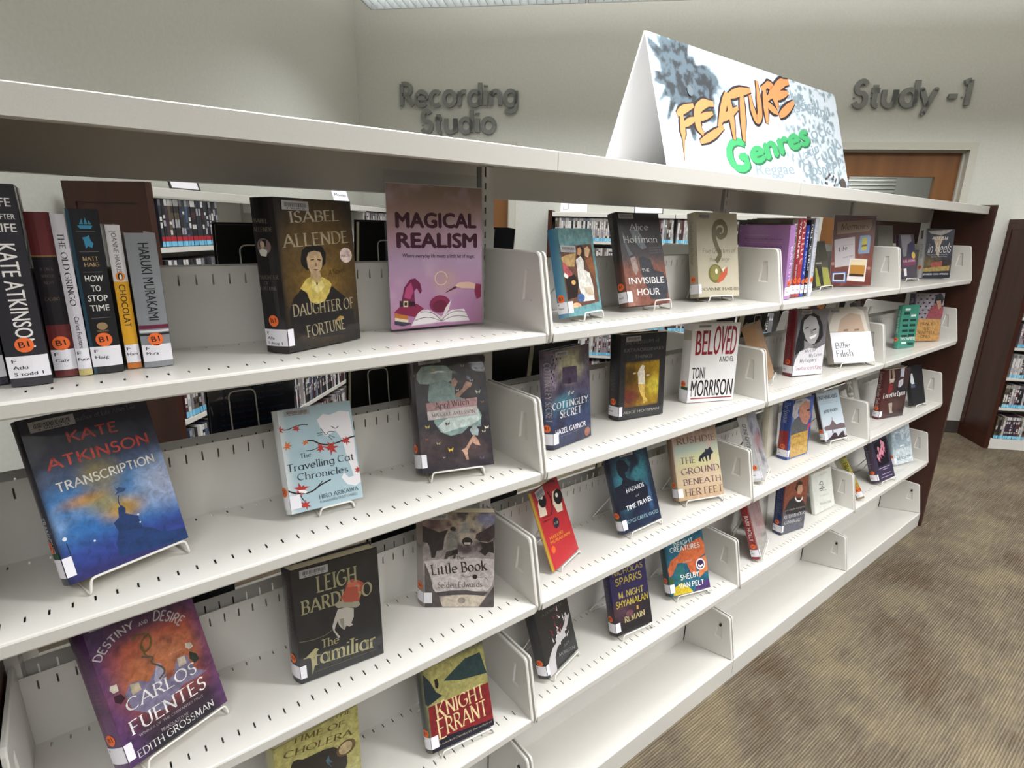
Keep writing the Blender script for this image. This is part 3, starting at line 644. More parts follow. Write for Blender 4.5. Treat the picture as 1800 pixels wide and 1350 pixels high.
for x_ in (-BW - .0255, 3 * BW + .001):
    e = MB().box(x_, x_ + .0245, -.029, .504, .001, 1.681).build('end_panel', M['cherry'], unit)

# ---------------------------------------------------------------- shelving for discs against the walls
DZ = [1.435, 1.215, .99, .771, .548, .322]
def disc_unit(name, label, nb, left=True, right=True, H=1.66, length=None):
    """local x along the front, y backwards from the front edge, z up"""
    root = empty(name, label=label, cat='bookshelf'); W = nb * BW if length is None else length
    for flag, x0 in ((left, -.03), (right, W)):
        if flag:
            p = MB().box(x0 + .004, x0 + .026, .0, .33, .0, H).build('end_panel', M['cherry'], root)
            f = MB()
            for xa, xb in ((x0, x0 + .004), (x0 + .026, x0 + .03)): f.box(xa, xb, 0, .045, 0, H).box(xa, xb, .285, .33, 0, H).box(xa, xb, .045, .285, H - .07, H).box(xa, xb, .045, .285, 0, .09)
            f.build('panel_frame', M['cherry'], p)
    sh = MB().box(.004, BW - .004, .004, .25, -.014, 0).box(.004, BW - .004, .002, .006, -.018, .001).mesh('shelf', M['shelf'])
    cn = MB().prism([(0, H - .045), (0, H - .017), (.003, H - .015), (.325, H - .015), (.325, H - .02), (.004, H - .02), (.004, H - .045)][::-1], .002, BW - .002).mesh('canopy', M['shelf'])
    bs = MB().box(.002, BW - .002, .002, .3, 0.001, .078).mesh('base_shelf', M['shelf'])
    bp_ = MB().box(.004, BW - .004, .262, .27, .08, H - .04).mesh('back_panel', M['shelf'])
    up_ = MB().box(-.012, .012, .25, .262, .08, H - .04).mesh('upright', M['shelf'])
    sp_ = MB().prism([(.03, 0), (.25, 0), (.25, .14), (.1, .14)], -.002, 0).mesh('shelf_bracket', M['shelf'])
    for k in range(nb):
        for z in DZ:
            s = inst('shelf', sh, root, (k * BW, 0, z)); inst('shelf_bracket', sp_, s, (.004, 0, 0)); inst('shelf_bracket', sp_, s, (BW - .002, 0, 0))
        inst('canopy', cn, root, (k * BW, 0, 0)); inst('base_shelf', bs, root, (k * BW, 0, 0)); inst('back_panel', bp_, root, (k * BW, 0, 0)); inst('upright', up_, root, (k * BW + .013, 0, 0))
    return root
def setframe(o, org, ax, ay):
    o.matrix_world = Matrix(((ax.x, ay.x, 0, org[0]), (ax.y, ay.y, 0, org[1]), (0, 0, 1, 0), (0, 0, 0, 1)))
UA = disc_unit('disc_shelving', 'cream disc shelving with cherry end panel along the left wall', 3); setframe(UA, (-.466, 1.605), WN, WD)
UB = disc_unit('disc_shelving', 'cream disc shelving between the two doors of the lettered wall', 2); setframe(UB, (2.237, 2.530), -WD, WN)
UC = disc_unit('disc_shelving', 'cream disc shelving with tall cherry end panel at the right edge', 3); setframe(UC, (4.539, .092), -WD, WN)

rnd = random.Random(4)
SP = ['#17181c', '#1c1c22', '#2a2c34', '#33363f', '#4a2228', '#612c32', '#b4b0ac', '#c8c6c4', '#2c3550', '#3f4f6a', '#55493a', '#17181c', '#3c2a38', '#75757a', '#1c1a1e', '#8a7c82', '#241c1c', '#2a2626']
def disc_mesh(kind, seed):
    r = random.Random(seed); b = r.choice(SP); top = r.choice(['#8c8a88', '#a8a6a4', '#5c5a60', '#c0bebc', b]); h = .172 if kind != 'tall' else .19
    parts = [(MB().box(0, .0142, .0, .13, 0, h), b), (MB().box(.0004, .0138, -.0003, .0, h - .024, h - .001), top)]
    z = .045
    for _ in range(4):
        dz = r.uniform(.008, .03); parts.append((MB().box(.002, .0122, -.0003, .0, z, z + dz), r.choice(['#c8c4c0', '#9c9aa0', r.choice(SP), b, b]))); z += dz + r.uniform(.002, .008)
        if z > h - .05: break
    if kind == 'red': parts += [(MB().box(.0003, .0139, -.0005, .0, .022, .038), '#a8202c'), (MB().box(.0003, .0139, -.0005, .0, .003, .021), r.choice(['#6fb6d8', '#7cc0dc', '#62a8cc']))]
    elif kind == 'blue' or kind == 'tall': parts.append((MB().box(.0003, .0139, -.0005, .0, .003, .026), r.choice(['#6fb6d8', '#7cc0dc', '#62a8cc', '#88c8e0'])))
    return colmesh(parts, 'disc_case', M['matte'])
DM = {k: [disc_mesh(k, i * 7 + j) for i in range(16)] for j, k in enumerate(('red', 'blue', 'plain'))}
def disc_row(U, x0, x1, z, kind, label, group, lean=0):
    x = x0; mw = U.matrix_world
    while x < x1:
        if (x + .018) % BW < .034: x += .0152; continue
        o = bpy.data.objects.new('disc_case', rnd.choice(DM[kind])); y = .009 + rnd.uniform(0, .003)
        o.matrix_world = mw @ Matrix.Translation((x, y, z + .0005)) @ Matrix.Rotation(lean, 4, 'Y')
        put(o, None, label, 'disc case', group); x += .0152 + rnd.choice((0, 0, 0, .001))
def disc_bulk(U, spans, name='disc_case_rows', label='rows of disc cases filling the rest of the shelf'):
    v = []; f = []; c = []
    for x0, x1, z in spans:
        x = x0
        while x < x1:
            if (x + .018) % BW < .034: x += .0152; continue
            me = rnd.choice(DM['blue']); n = len(v)
            v += [(p.co.x + x, p.co.y + .010, p.co.z + z + .0005) for p in me.vertices]; f += [tuple(i + n for i in p.vertices) for p in me.polygons]
            c += [tuple(q.color) for q in me.color_attributes[0].data]; x += .0154
    me = bpy.data.meshes.new(name); me.from_pydata(v, [], f); me.materials.append(M['matte']); a = me.color_attributes.new('Col', 'FLOAT_COLOR', 'POINT'); a.data.foreach_set('color', np.array(c, dtype=np.float32).ravel())
    o = bpy.data.objects.new(name, me); put(o, None, label, 'disc cases', None, 'stuff'); o.matrix_world = U.matrix_world
disc_row(UA, .012, .36, DZ[0], 'red', 'thin disc case with red and blue stickers, top shelf by the left wall', 'discs on the top shelf along the left wall')
disc_row(UA, .012, .42, DZ[1], 'plain', 'thin disc case on the second shelf along the left wall', 'discs on the second shelf along the left wall')
disc_row(UA, .012, .50, DZ[3], 'blue', 'thin disc case with blue sticker on the fourth shelf along the left wall', 'discs on the fourth shelf along the left wall')
disc_row(UA, .70, 1.62, DZ[3], 'blue', 'thin disc case with blue sticker on the fourth shelf along the left wall', 'discs on the fourth shelf along the left wall')
disc_row(UA, .012, .20, DZ[4], 'plain', 'thin disc case on the fifth shelf along the left wall', 'discs on the fifth shelf along the left wall')
disc_row(UA, .70, 1.50, DZ[4], 'plain', 'thin disc case on the fifth shelf along the left wall', 'discs on the fifth shelf along the left wall')
disc_row(UB, .012, .70, DZ[0], 'blue', 'thin disc case with blue sticker, top shelf between the doors', 'discs on the top shelf between the doors')
disc_row(UB, .80, 1.36, DZ[0], 'blue', 'thin disc case with blue sticker, top shelf between the doors', 'discs on the top shelf between the doors')
for i, z in enumerate((DZ[3], DZ[4], DZ[5], .0785)): disc_row(UC, .008, .22, z, 'blue', 'thin disc case with blue sticker in the right-hand unit, ' + ('fourth shelf from the top', 'fifth shelf from the top', 'sixth shelf from the top', 'lowest row')[i], 'discs in the right-hand unit, row %d' % (i + 1))
disc_bulk(UA, [(1.9, 2.6, DZ[0]), (.5, 1.7, DZ[1]), (.012, 2.6, DZ[2]), (1.7, 2.6, DZ[3]), (1.6, 2.6, DZ[4]), (.3, .68, DZ[4]), (.012, 2.6, DZ[5]), (.012, 2.6, .079)], label='rows of disc cases filling the left wall shelving')
disc_bulk(UB, [(1.45, 1.8, DZ[0]), (.012, 1.7, DZ[1]), (.012, 1.7, DZ[2]), (.012, 1.7, DZ[3]), (.012, 1.7, DZ[4]), (.012, 1.7, DZ[5])], label='rows of disc cases filling the shelving between the doors')
disc_bulk(UC, [(.3, 1.5, DZ[3]), (.3, 1.5, DZ[4]), (.3, 1.5, DZ[5]), (.3, 1.5, .079), (.01, 1.5, DZ[2]), (.01, 1.5, DZ[1]), (.01, 1.4, DZ[0])], label='rows of disc cases filling the right-hand shelving')
# small signs on those units
def top_sign(U, x, w, h, label, frame=None, text=None, band=None, tri=False):
    r = empty('shelf_sign', label=label, cat='sign'); r.matrix_world = U.matrix_world @ Matrix.Translation((x, .045, 1.6515)) @ Matrix.Rotation(-.25, 4, 'X')
    MB().box(0, w, 0, .002, 0, h).build('card', M['paper'], r)
    a = Art(w, h)
    if band: a.poly([(0, h * .7), (w, h * .7), (w, h), (0, h)], band)
    for i, t in enumerate(text or []): a.text(t, 'B', '#55575c', w * .12, h * (.5 - .22 * i), 0, w * .76, h * .1)
    if tri: a.stroke([(w * .1, h * .25), (w * .1, h * .1), (w * .3, h * .1), (w * .3, h * .5)], .003, '#222226'); a.stroke([(w * .25, h * .95), (w * .42, h * .5)], .006, '#111114')
    o = put(bpy.data.objects.new('print', a.mesh('print', M['matte'])), r); o.rotation_euler = (math.pi / 2, 0, 0); o.location = (0, 0, 0)
    if frame:
        f = MB().box(-.006, 0, -.003, .004, 0, h).box(w, w + .006, -.003, .004, 0, h).box(-.006, w + .006, -.003, .004, -.005, 0); f.build('holder', M['darkmetal'], r)
    l = MB().box(0, w, .0, .06, 0, .0015); o = l.build('foot', M['acrylic'], r); o.rotation_euler = (.25, 0, 0)
top_sign(UA, .155, .155, .11, 'white card in a dark holder on top of the left wall shelving', True, ['ADULT', 'DVDs'])
top_sign(UA, 1.55, .22, .16, 'small white sign with a yellow band on the left wall shelving', None, ['New', 'Movies'], '#d8cc2c')
top_sign(UB, .06, .2, .14, 'white folded card with a black drawing between the doors', None, ['TV Series'], None, True)
top_sign(UB, .62, .2, .12, 'white card in a dark holder on top of the shelving between the doors', True, ['DVD'])

# baked cover layouts: millimetres on each cover
BK={
'daughter':(0,0,[-0.4846, 0.0773, 1.3368, 0.3726, 0.0349, 0.1534, 0.2373, 0.0414, 0.0089],[
['F','daughter'],
['f','P','#1b1716',[35.8,98.8,17.8,84.5,8.3,65.5,8.2,34.7,36.3,22.3,66.8,15.3,144.8,11.8,141.0,51.7,126.0,76.9,98.1,98.0,66.7,74.2]],
['f','P','#1a1310',[38.8,143.6,43.2,157.8,53.9,165.4,69.3,167.8,84.3,163.5,91.1,152.5,88.1,136.2,80.1,128.4,49.2,127.3,40.2,134.4]],
['f','P','#b79c76',[57.6,126.8,74.6,125.9,78.2,112.0,67.0,105.9,54.2,113.0]],
['f','P','#c4a883',[50.8,145.8,56.0,154.8,68.0,157.2,79.7,154.2,82.8,144.6,80.5,131.1,72.2,120.6,65.0,117.8,57.9,121.4,51.5,132.5]],
['f','P','#2a1b12',[58.6,143.4,65.4,144.2,65.2,142.3,58.4,141.8]],
['f','P','#2a1b12',[72.2,143.9,79.1,142.8,78.8,140.9,72.0,142.0]],
['f','P','#9c6f52',[67.4,137.6,70.1,137.5,70.1,132.1,66.0,132.3]],
['f','P','#8a3f35',[62.1,127.9,72.3,127.4,66.9,125.2]],
['f','P','#c9b25c',[32.5,99.1,45.8,112.8,54.6,116.3,67.0,105.9,78.5,114.7,92.0,107.7,97.4,100.9,89.5,86.0,79.1,74.3,62.8,71.2,49.7,76.4,44.8,91.3]],
['f','P','#e0cf86',[57.3,110.7,66.7,103.2,77.9,109.3,81.9,97.9,66.6,88.1,55.6,97.2]],
['f','E','#33261a',66.8,104.5,1.7,2.5],
['f','P','#a5853f',[99.0,40.6,109.1,46.6,118.4,44.0,114.2,40.1,100.5,37.4]],
['f','T','ISABEL','S','#b5ab98',27.0,200.5,0.048,98.2,16.4],
['f','T','ALLENDE','S','#b0a184',10.8,163.2,0.046,130.8,19.1],
['f','T','DAUGHTER OF','S','#a39778',14.8,56.2,0.005,127.9,18.3],
['f','T','FORTUNE','S','#a39778',38.0,19.8,0.037,81.3,18.3],
['f','T','A Novel','I','#241a10',92.9,115.8,0.131,34.3,8.9],
['f','E','#e9d3cc',133.7,147.8,13.8,12.8],
['f','T','Oprah','I','#c77a74',124.5,150.1,0.044,19.3,4.7],
['f','T','SELECTED','B','#8c6a66',122.1,145.4,0.015,23.0,3.4],
['s','T','ISABEL','S','#6f665b',3.7,200.8,-0.052,26.8,5.7],
['s','T','ALLENDE','S','#6f665b',1.1,187.9,-0.025,35.5,6.0],
['s','E','#7d6a66',18.2,165.2,13.4,12.2],
['s','P','#16120f',[8.7,170.3,14.3,175.8,23.8,175.2,23.9,165.2,9.5,165.2]],
['s','E','#c0a48c',16.0,168.2,4.5,5.1],
['s','P','#d8d2c6',[7.6,158.9,15.5,162.7,24.6,158.9,21.7,150.1,10.6,151.3]],
['s','T','DAUGHTER','S','#6f665b',0.5,116.0,0.001,37.2,5.7],
['s','T','OF','S','#6f665b',10.6,107.6,-0.008,9.7,4.4],
['s','T','FORTUNE','S','#6f665b',1.1,98.8,0.005,32.5,5.3],
['BC',11.9,233.3,62.2,232.6,13.0,219.5],
['L',['F','Alla','S daug 1']],
]),
'magic':(0,0,[-0.2678, 0.1643, 1.3355, -0.0666, 0.02, 0.2107, 0.2957, 0.004, 0.0],[
['F','magic'],
['f','T','MAGICAL','X','#4a1730',18.5,194.6,0.009,175.7,26.6],
['f','T','REALISM','X','#4a1730',19.2,157.8,-0.001,175.9,26.4],
['f','T','Where everyday life meets a little bit of magic.','H','#3a1530',30.3,139.3,-0.018,159.5,6.9],
['f','P','#d7c8cf',[63.5,36.6,81.9,37.1,109.6,21.6,135.0,33.7,162.6,33.7,176.4,8.0,134.5,7.6,109.4,9.6,84.7,8.0,42.5,6.3]],
['f','E','#8a2350',107.6,46.3,23.5,17.7],
['f','E','#6d1238',107.5,42.3,16.7,12.3],
['f','P','#efe6e8',[109.4,13.0,81.8,35.4,59.8,33.5,44.4,7.8,84.8,9.7]],
['f','P','#efe6e8',[109.4,13.0,131.1,32.2,162.6,33.7,175.2,9.2,134.5,9.4]],
['f','K','#4a2538',1.09,[109.4,13.0,94.7,27.8,78.1,33.3,63.3,32.2]],
['f','K','#4a2538',1.09,[109.4,13.0,125.1,25.7,146.7,31.2,166.5,26.4]],
['f','K','#4a2538',1.09,[109.4,12.0,85.1,21.6,66.6,21.3,51.9,17.3]],
['f','K','#4a2538',1.09,[109.4,12.0,134.7,19.8,154.5,20.2,172.5,15.4]],
['f','P','#e8dcdc',[109.5,14.7,119.6,38.1,133.5,54.5,127.2,34.2]],
['f','P','#8c1d4a',[8.5,35.3,21.1,45.9,56.7,50.3,71.6,39.4,59.7,31.8,52.2,24.0,30.9,28.8]],
['f','P','#7b1a4c',[24.3,53.8,31.4,82.6,44.3,97.6,54.9,99.5,65.3,89.4,68.4,74.5,64.6,68.7,57.8,79.9,52.3,75.2,52.5,52.2]],
['f','P','#c04a7d',[30.6,63.2,34.8,80.9,45.8,91.8,50.5,75.3,42.8,59.3]],
['f','P','#2d1020',[20.9,57.3,52.6,53.9,53.7,45.5,21.1,45.9]],
['f','P','#e8d5b0',[28.6,56.8,38.4,56.3,37.9,44.5,28.1,45.1]],
['f','P','#2d1020',[30.6,54.1,36.2,53.8,35.9,47.3,30.3,47.6]],
['f','P','#c8762e',[9.5,33.6,34.5,28.6,38.3,18.3,9.8,25.4]],
['f','P','#f0dcc0',[9.8,25.4,37.6,19.4,36.7,14.1,9.5,19.5]],
['f','P','#31304a',[8.8,18.9,39.2,13.2,44.5,11.2,26.5,7.6,8.5,12.3]],
['f','P','#5c2030',[117.2,67.2,141.7,80.7,151.5,82.3,143.6,76.2]],
['f','P','#e8bfae',[141.7,81.4,151.6,88.5,175.3,88.6,191.4,83.5,191.3,73.1,171.1,75.0,157.3,75.6]],
['f','P','#8c1d4a',[190.6,84.6,203.6,82.3,203.5,56.0,193.2,51.9,188.0,69.0]],
['f','R','#f3dcc0',110.8,97.7,13.5,1.9],
]),
'transcription':(1,1,[-0.8067, 0.0544, 1.0559, 0.2878, 0.3542, 0.156, 0.2332, 0.0421, -0.0023],[
['F','transcription'],
['f','P','#17386e',[64.2,31.5,71.4,46.3,68.7,60.4,76.7,66.1,79.1,79.3,84.0,82.6,88.1,75.8,86.2,68.7,100.4,58.9,101.3,41.3,112.4,35.2,123.8,24.8,129.4,32.0,130.2,22.0,162.2,15.2,159.4,-1.9,65.0,10.4]],
['f','K','#17386e',1.37,[82.4,81.9,82.0,89.9,84.5,96.7]],
['f','P','#2b4a78',[82.1,113.2,84.4,107.1,88.0,108.4,96.6,103.4,92.4,100.2,85.8,100.1,79.9,98.5,84.4,103.2]],
['f','K','#161b40',1.04,[11.1,31.1,11.0,45.8,10.6,55.8]],
['f','E','#e8eef6',10.0,62.1,2.6,2.7],
['f','E','#dfe9f5',41.2,46.2,1.4,1.4],
['f','E','#dfe9f5',100.9,61.1,1.6,1.5],
['f','E','#dfe9f5',100.4,49.1,1.3,1.2],
['f','T','author of Life After Life','S','#5d6175',62.3,216.2,0.007,77.5,6.3],
['f','T','KATE','G','#c9453f',46.9,189.5,-0.004,61.7,14.2],
['f','T','ATKINSON','G','#d4483f',16.8,158.1,0.021,126.7,14.9],
['f','T','TRANSCRIPTION','G','#f4f1ea',18.9,125.4,0.037,124.1,12.1],
['sV','TRANSCRIPTION','B','#c8ccd8',0.42,0.12,0.55,0.45],
['BC',10.1,227.2,61.7,227.6,10.1,212.5],
['L',['']],
['GR'],
]),
'cat':(1,1,[-0.4991, 0.0961, 1.0466, -0.0683, 0.2589, 0.1276, 0.1822, 0.0208, 0.0053],[
['F','cat'],
['f','P','#e9e6ea',[64.6,156.6,75.9,165.2,87.2,161.8,105.8,166.3,123.4,162.0,125.3,109.3,124.9,84.6,126.3,50.2,129.9,30.7,116.5,24.4,102.0,30.9,93.4,45.2,99.0,53.1,106.6,42.2,116.0,43.2,112.6,62.5,107.0,88.2,104.4,113.2,94.9,131.7,76.1,124.6,69.2,137.9]],
['f','K','#2a2a2c',1.17,[69.0,140.3,76.9,126.0,81.7,132.6,93.2,129.9]],
['f','K','#2a2a2c',1.18,[87.3,141.3,94.8,134.8,101.0,138.9]],
['f','K','#2a2a2c',0.88,[70.8,132.2,61.3,132.8]],
['f','K','#2a2a2c',0.88,[70.4,129.3,61.5,128.0]],
['f','K','#2a2a2c',0.89,[82.2,125.9,91.7,119.3]],
['f','K','#2a2a2c',0.88,[80.7,123.8,86.7,115.7]],
['f','K','#1c1818',1.38,[-1.8,150.7,11.3,146.9,25.6,151.0,37.0,153.1,48.0,150.6]],
['f','K','#1c1818',2.45,[127.7,115.6,113.7,114.5,97.9,109.9,79.8,108.3,65.6,111.6,52.5,121.6,42.7,122.6]],
['f','K','#1c1818',1.14,[38.9,105.6,50.1,104.2,65.2,108.7]],
['f','K','#1c1818',2.5,[-4.2,44.7,7.0,37.0,22.9,31.1,40.1,32.0,52.6,39.5,74.0,46.0]],
['f','K','#1c1818',1.45,[44.6,33.9,59.5,46.9]],
['f','K','#1c1818',1.42,[17.4,31.6,23.9,18.1]],
['leaf','#b83a35',-0.7,149.0,8.6,-2.5],
['leaf','#b83a35',27.2,146.9,7.7,-1.2],
['leaf','#b83a35',81.8,101.8,14.1,-1.7],
['leaf','#b83a35',63.3,106.1,9.8,-2.6],
['leaf','#b83a35',110.0,109.7,9.7,-1.4],
['leaf','#b83a35',125.2,52.9,7.5,0],
['leaf','#b83a35',24.3,10.6,10.7,-1.3],
['leaf','#b83a35',22.0,40.8,14.0,1.9],
['leaf','#d9702e',8.1,119.9,8.7,-2.8],
['leaf','#d9702e',39.4,119.7,6.7,-0.5],
['f','P','#f2eeee',[15.7,39.9,26.7,38.2,31.7,33.1,27.2,31.3,17.9,35.3]],
['f','T','The','SL','#3a4a55',27.4,94.1,0.002,18.4,7.7],
['f','T','Travelling Cat','SL','#23313a',3.4,74.4,-0.009,116.2,12.5],
['f','T','Chronicles','SL','#23313a',18.0,56.4,-0.039,88.6,11.7],
['f','T','HIRO ARIKAWA','SL','#3a4a55',49.3,15.7,0.002,70.7,7.2],
['f','T','translated by PHILIP GABRIEL','SL','#5a6a72',49.8,8.6,-0.014,69.0,4.5],
['BC',10.6,181.7,53.5,179.8,10.5,171.0],
['L',['']],
]),
'april':(1,1,[-0.2375, 0.1028, 1.0524, -0.2891, 0.3313, 0.1529, 0.2345, 0.034, 0.0068],[
['F','april'],
['f','P','#9fb5b0',[6.2,203.1,16.9,215.9,37.6,217.9,68.7,215.8,80.9,202.9,78.0,184.1,65.1,178.2,44.7,183.3,27.2,179.5,10.3,181.9,4.5,191.5]],
['f','P','#8aa3a0',[30.7,181.0,62.3,185.3,82.3,173.4,82.1,152.8,124.8,131.7,136.1,106.2,130.8,82.3,105.8,85.0,90.3,72.9,65.2,69.5,45.3,79.5,33.4,99.4,33.1,133.3,24.2,147.6,27.8,167.6]],
['f','P','#c9d8d4',[94.6,117.2,127.7,124.4,134.3,99.4,113.2,87.7,84.2,83.8,52.0,77.1,39.6,92.0,61.8,106.7]],
['f','P','#cdbfa9',[37.0,211.1,45.7,212.2,43.0,202.2,36.1,201.6]],
['f','P','#b58a78',[80.3,152.9,99.3,165.1,107.9,180.1,121.6,172.0,106.1,161.1,88.6,147.0]],
['f','P','#d9a98c',[109.7,179.9,121.9,175.5,117.5,167.1,107.1,171.5]],
['f','P','#b9937f',[77.0,184.2,83.8,188.8,90.9,181.4,85.6,171.4,76.7,170.4]],
['f','P','#c49a84',[108.7,60.5,114.8,66.7,122.7,55.5,126.9,42.8,116.3,45.8,109.7,51.8,97.2,34.3,99.0,16.9,93.7,16.9,89.8,31.8,85.0,37.5,94.3,41.5]],
['f','P','#a9b7b8',[106.9,78.0,118.7,88.8,126.5,75.9,123.5,64.0,111.2,67.1]],
['bf','#a98a4a',103.9,212.7,4.3],
['bf','#c7cfc0',132.6,155.4,5.5],
['bf','#c8b458',18.4,92.5,4.8],
['bf','#b4ab8a',37.9,56.6,4.1],
['bf','#e8dcc0',144.4,79.2,4.8],
['bf','#a07a5a',139.6,133.8,3.6],
['bf','#e0c038',62.5,41.2,5.6],
['bf','#a05a3c',15.0,67.7,3.4],
['bf','#4a3a30',60.7,94.9,4.9],
['bf','#b0a050',-1.6,198.6,3.4],
['bf','#5a5560',127.9,16.7,5.1],
['bf','#d0c8a0',137.0,71.2,4.0],
['bf','#b0a8b0',47.2,26.8,2.4],
['bf','#9fb8d8',120.6,180.8,4.3],
['bf','#e0c8b8',88.3,162.6,3.2],
['f','P','#b98f92',[19.5,141.3,129.0,144.5,128.0,127.2,20.4,125.0]],
['f','P','#cfc4c2',[20.3,124.3,128.0,126.9,124.4,109.1,20.3,105.8]],
['f','T','April Witch','SL','#33222a',37.8,127.7,0.049,72.6,12.6],
['f','T','MAJGULL AXELSSON','SL','#4a4048',29.4,111.6,0.014,91.8,6.8],
['BC',11.6,232.5,58.4,236.4,11.1,219.7],
['L',['']],
]),
'destiny':(2,1,[-0.7823, 0.0499, 0.7226, 0.3402, 0.3708, 0.156, 0.235, 0.0335, 0.0095],[
['F','destiny'],
['f','P','#7d7691',[23.8,106.0,34.0,118.8,47.7,114.3,58.0,104.5,64.3,110.5,71.4,118.6,80.7,122.8,84.7,109.6,81.2,90.9,93.6,92.9,101.1,109.1,112.7,114.9,120.8,109.5,121.4,95.6,126.8,81.0,140.8,68.8,122.4,67.6,103.3,70.1,84.1,62.5,68.5,50.2,46.3,59.0,26.3,79.1]],
['f','P','#a6a2ba',[75.9,126.0,81.6,122.1,81.0,101.6,69.7,91.1,65.1,102.1]],
['f','P','#b8a98f',[33.4,116.7,45.3,113.4,45.7,100.4,32.5,99.7]],
['f','P','#c4b6a6',[105.2,114.4,116.7,112.2,116.2,99.0,104.0,99.1]],
['f','K','#6d5a2c',3.07,[54.2,178.7,64.1,182.7,76.3,179.0,80.6,167.2,75.7,154.7,66.5,150.4,61.9,161.0,68.7,172.1,79.8,175.5]],
['f','K','#6d5a2c',2.67,[65.1,164.1,65.1,146.1,72.9,138.4]],
['f','K','#5c5040',2.66,[59.9,147.0,74.8,137.1,68.4,131.0,80.3,117.8,85.0,106.7,72.4,99.7]],
['f','P','#3d1c2c',[9.6,113.8,19.3,111.8,22.6,101.9,15.0,97.4,8.9,104.4]],
['f','P','#2c3328',[125.1,114.9,134.4,104.7,136.1,94.0,127.6,91.4,122.5,103.0]],
['f','P','#d8cfc0',[9.6,131.0,18.1,128.7,17.9,117.7,10.8,117.8,7.3,125.3]],
['f','P','#cfc0b0',[123.8,130.6,131.5,127.1,133.8,118.8,125.9,117.6,122.3,123.5]],
['arc','DESTINY','#cfc6c8',62.0,124.9,71.0,2.424,1.56,11.7],
['f','T','AND','G','#c9bcc0',70.2,193.8,-0.059,12.8,5.5],
['arc','DESIRE','#cfc6c8',62.0,124.9,72.4,1.168,0.547,14.9],
['f','T','A Novel','I','#d49a80',96.3,125.6,-0.071,19.4,3.7],
['f','T','CARLOS','SL','#efecea',20.2,79.9,-0.038,106.3,18.7],
['f','T','FUENTES','SL','#efecea',15.8,44.4,-0.004,116.9,20.5],
['f','T','WINNER OF THE CERVANTES PRIZE','SL','#a9a0a6',23.5,35.9,-0.028,100.6,3.7],
['f','T','TRANSLATED BY','SL','#b9b0b6',51.6,21.9,-0.035,43.2,4.7],
['f','T','EDITH GROSSMAN','SL','#e2dedd',14.0,6.9,0.009,120.5,11.2],
['sV','CARLOS FUENTES','S','#5a4058',0.95,0.4,0.5,0.55],
['BC',8.0,230.9,44.4,227.6,7.0,220.7],
['L',['']],
]),
'familiar':(2,0,[-0.5132, 0.0829, 0.7041, -0.1017, 0.051, 0.1591, 0.2348, 0.0307, 0.0101],[
['F','black1'],
['f','P','#97473a',[93.3,165.9,98.0,182.4,108.6,184.0,119.9,177.6,128.8,169.3,129.1,156.0,122.4,145.1,116.7,131.2,105.0,134.2,84.7,142.9,84.3,153.5]],
['f','P','#b55b48',[98.8,177.0,115.1,176.6,123.8,165.7,117.9,149.4,103.6,146.6,95.0,157.5]],
['f','P','#8d8877',[71.0,142.8,80.4,147.1,96.0,138.8,116.9,133.8,119.8,124.7,111.2,121.3,93.0,129.4,77.0,132.7]],
['f','P','#a59f96',[76.8,130.1,93.0,129.4,106.5,121.7,105.2,103.5,99.7,92.2,102.9,86.9,95.7,85.7,90.2,90.6,86.1,82.8,81.7,87.2,76.6,95.9,75.1,107.1,69.7,96.0,67.9,88.7,77.0,70.4,73.4,69.1,64.6,90.1,64.1,98.2,69.9,114.4]],
['f','P','#7d776e',[77.5,108.8,86.7,107.9,86.2,84.1,80.9,91.6]],
['f','T','LEIGH','K','#8f8a69',43.6,178.3,-0.012,72.7,30.8],
['f','T','BARDUGO','K','#8f8a69',13.4,142.5,-0.018,130.4,26.6],
['f','P','#97473a',[85.5,153.1,96.0,170.2,116.7,165.6,117.4,141.6,105.1,135.5,89.2,141.3]],
['f','K','#6d694e',1.19,[3.3,88.8,28.0,83.8,50.6,85.1,62.4,90.9]],
['f','T','The','K','#8f8a69',41.8,60.9,-0.042,32.0,16.3],
['f','T','familiar','K','#a19a72',23.6,30.1,-0.066,120.5,31.7],
['f','P','#a19a72',[11.7,52.5,29.9,65.9,36.2,60.6,25.3,50.6,27.2,33.8,20.8,11.1,21.2,33.8,20.6,47.4]],
['f','K','#a19a72',1.46,[7.7,51.7,38.5,47.6]],
['f','K','#6d694e',0.75,[25.7,15.6,143.3,15.2]],
['sV','LEIGH BARDUGO','K','#3c3b33',0.93,0.45,0.5,0.6],
['BC',14.9,231.7,65.4,230.1,14.5,215.9],
['L',['']],
]),
'little':(2,0,[-0.2187, 0.1454, 0.7031, -0.6258, 0.0266, 0.158, 0.2347, 0.0208, 0.0166],[
['F','little'],
['f','P','#2b2528',[-11.5,206.4,7.6,200.0,36.3,187.3,55.7,193.8,47.8,174.4,43.6,144.1,30.0,141.9,25.9,124.4,18.0,124.4,16.4,144.1,10.8,161.4,-0.7,163.6,-6.3,178.6]],
['f','P','#8d8a86',[78.8,185.3,90.5,214.1,98.2,208.8,104.0,185.3]],
['f','P','#3a3034',[116.6,182.1,156.2,206.8,156.6,174.6,145.0,163.8,123.5,165.9,115.7,172.4]],
['f','P','#2a2426',[123.6,163.8,143.1,161.6,154.7,166.0,157.1,135.5,145.3,139.8,136.5,129.3,123.7,140.9,131.5,148.6]],
['f','P','#7c7a74',[55.6,185.2,63.4,190.6,75.0,187.4,78.8,170.2,74.9,152.9,67.0,148.5,59.2,139.8,51.4,135.4,43.6,141.9,53.4,152.8,51.6,170.1]],
['f','E','#1c181a',66.3,195.5,6.2,5.1],
['f','P','#3b3534',[51.4,139.8,67.0,144.1,72.8,135.4,69.8,113.4,64.9,115.6,67.0,131.0,55.2,126.6,48.2,110.1,44.3,110.1,47.4,126.6]],
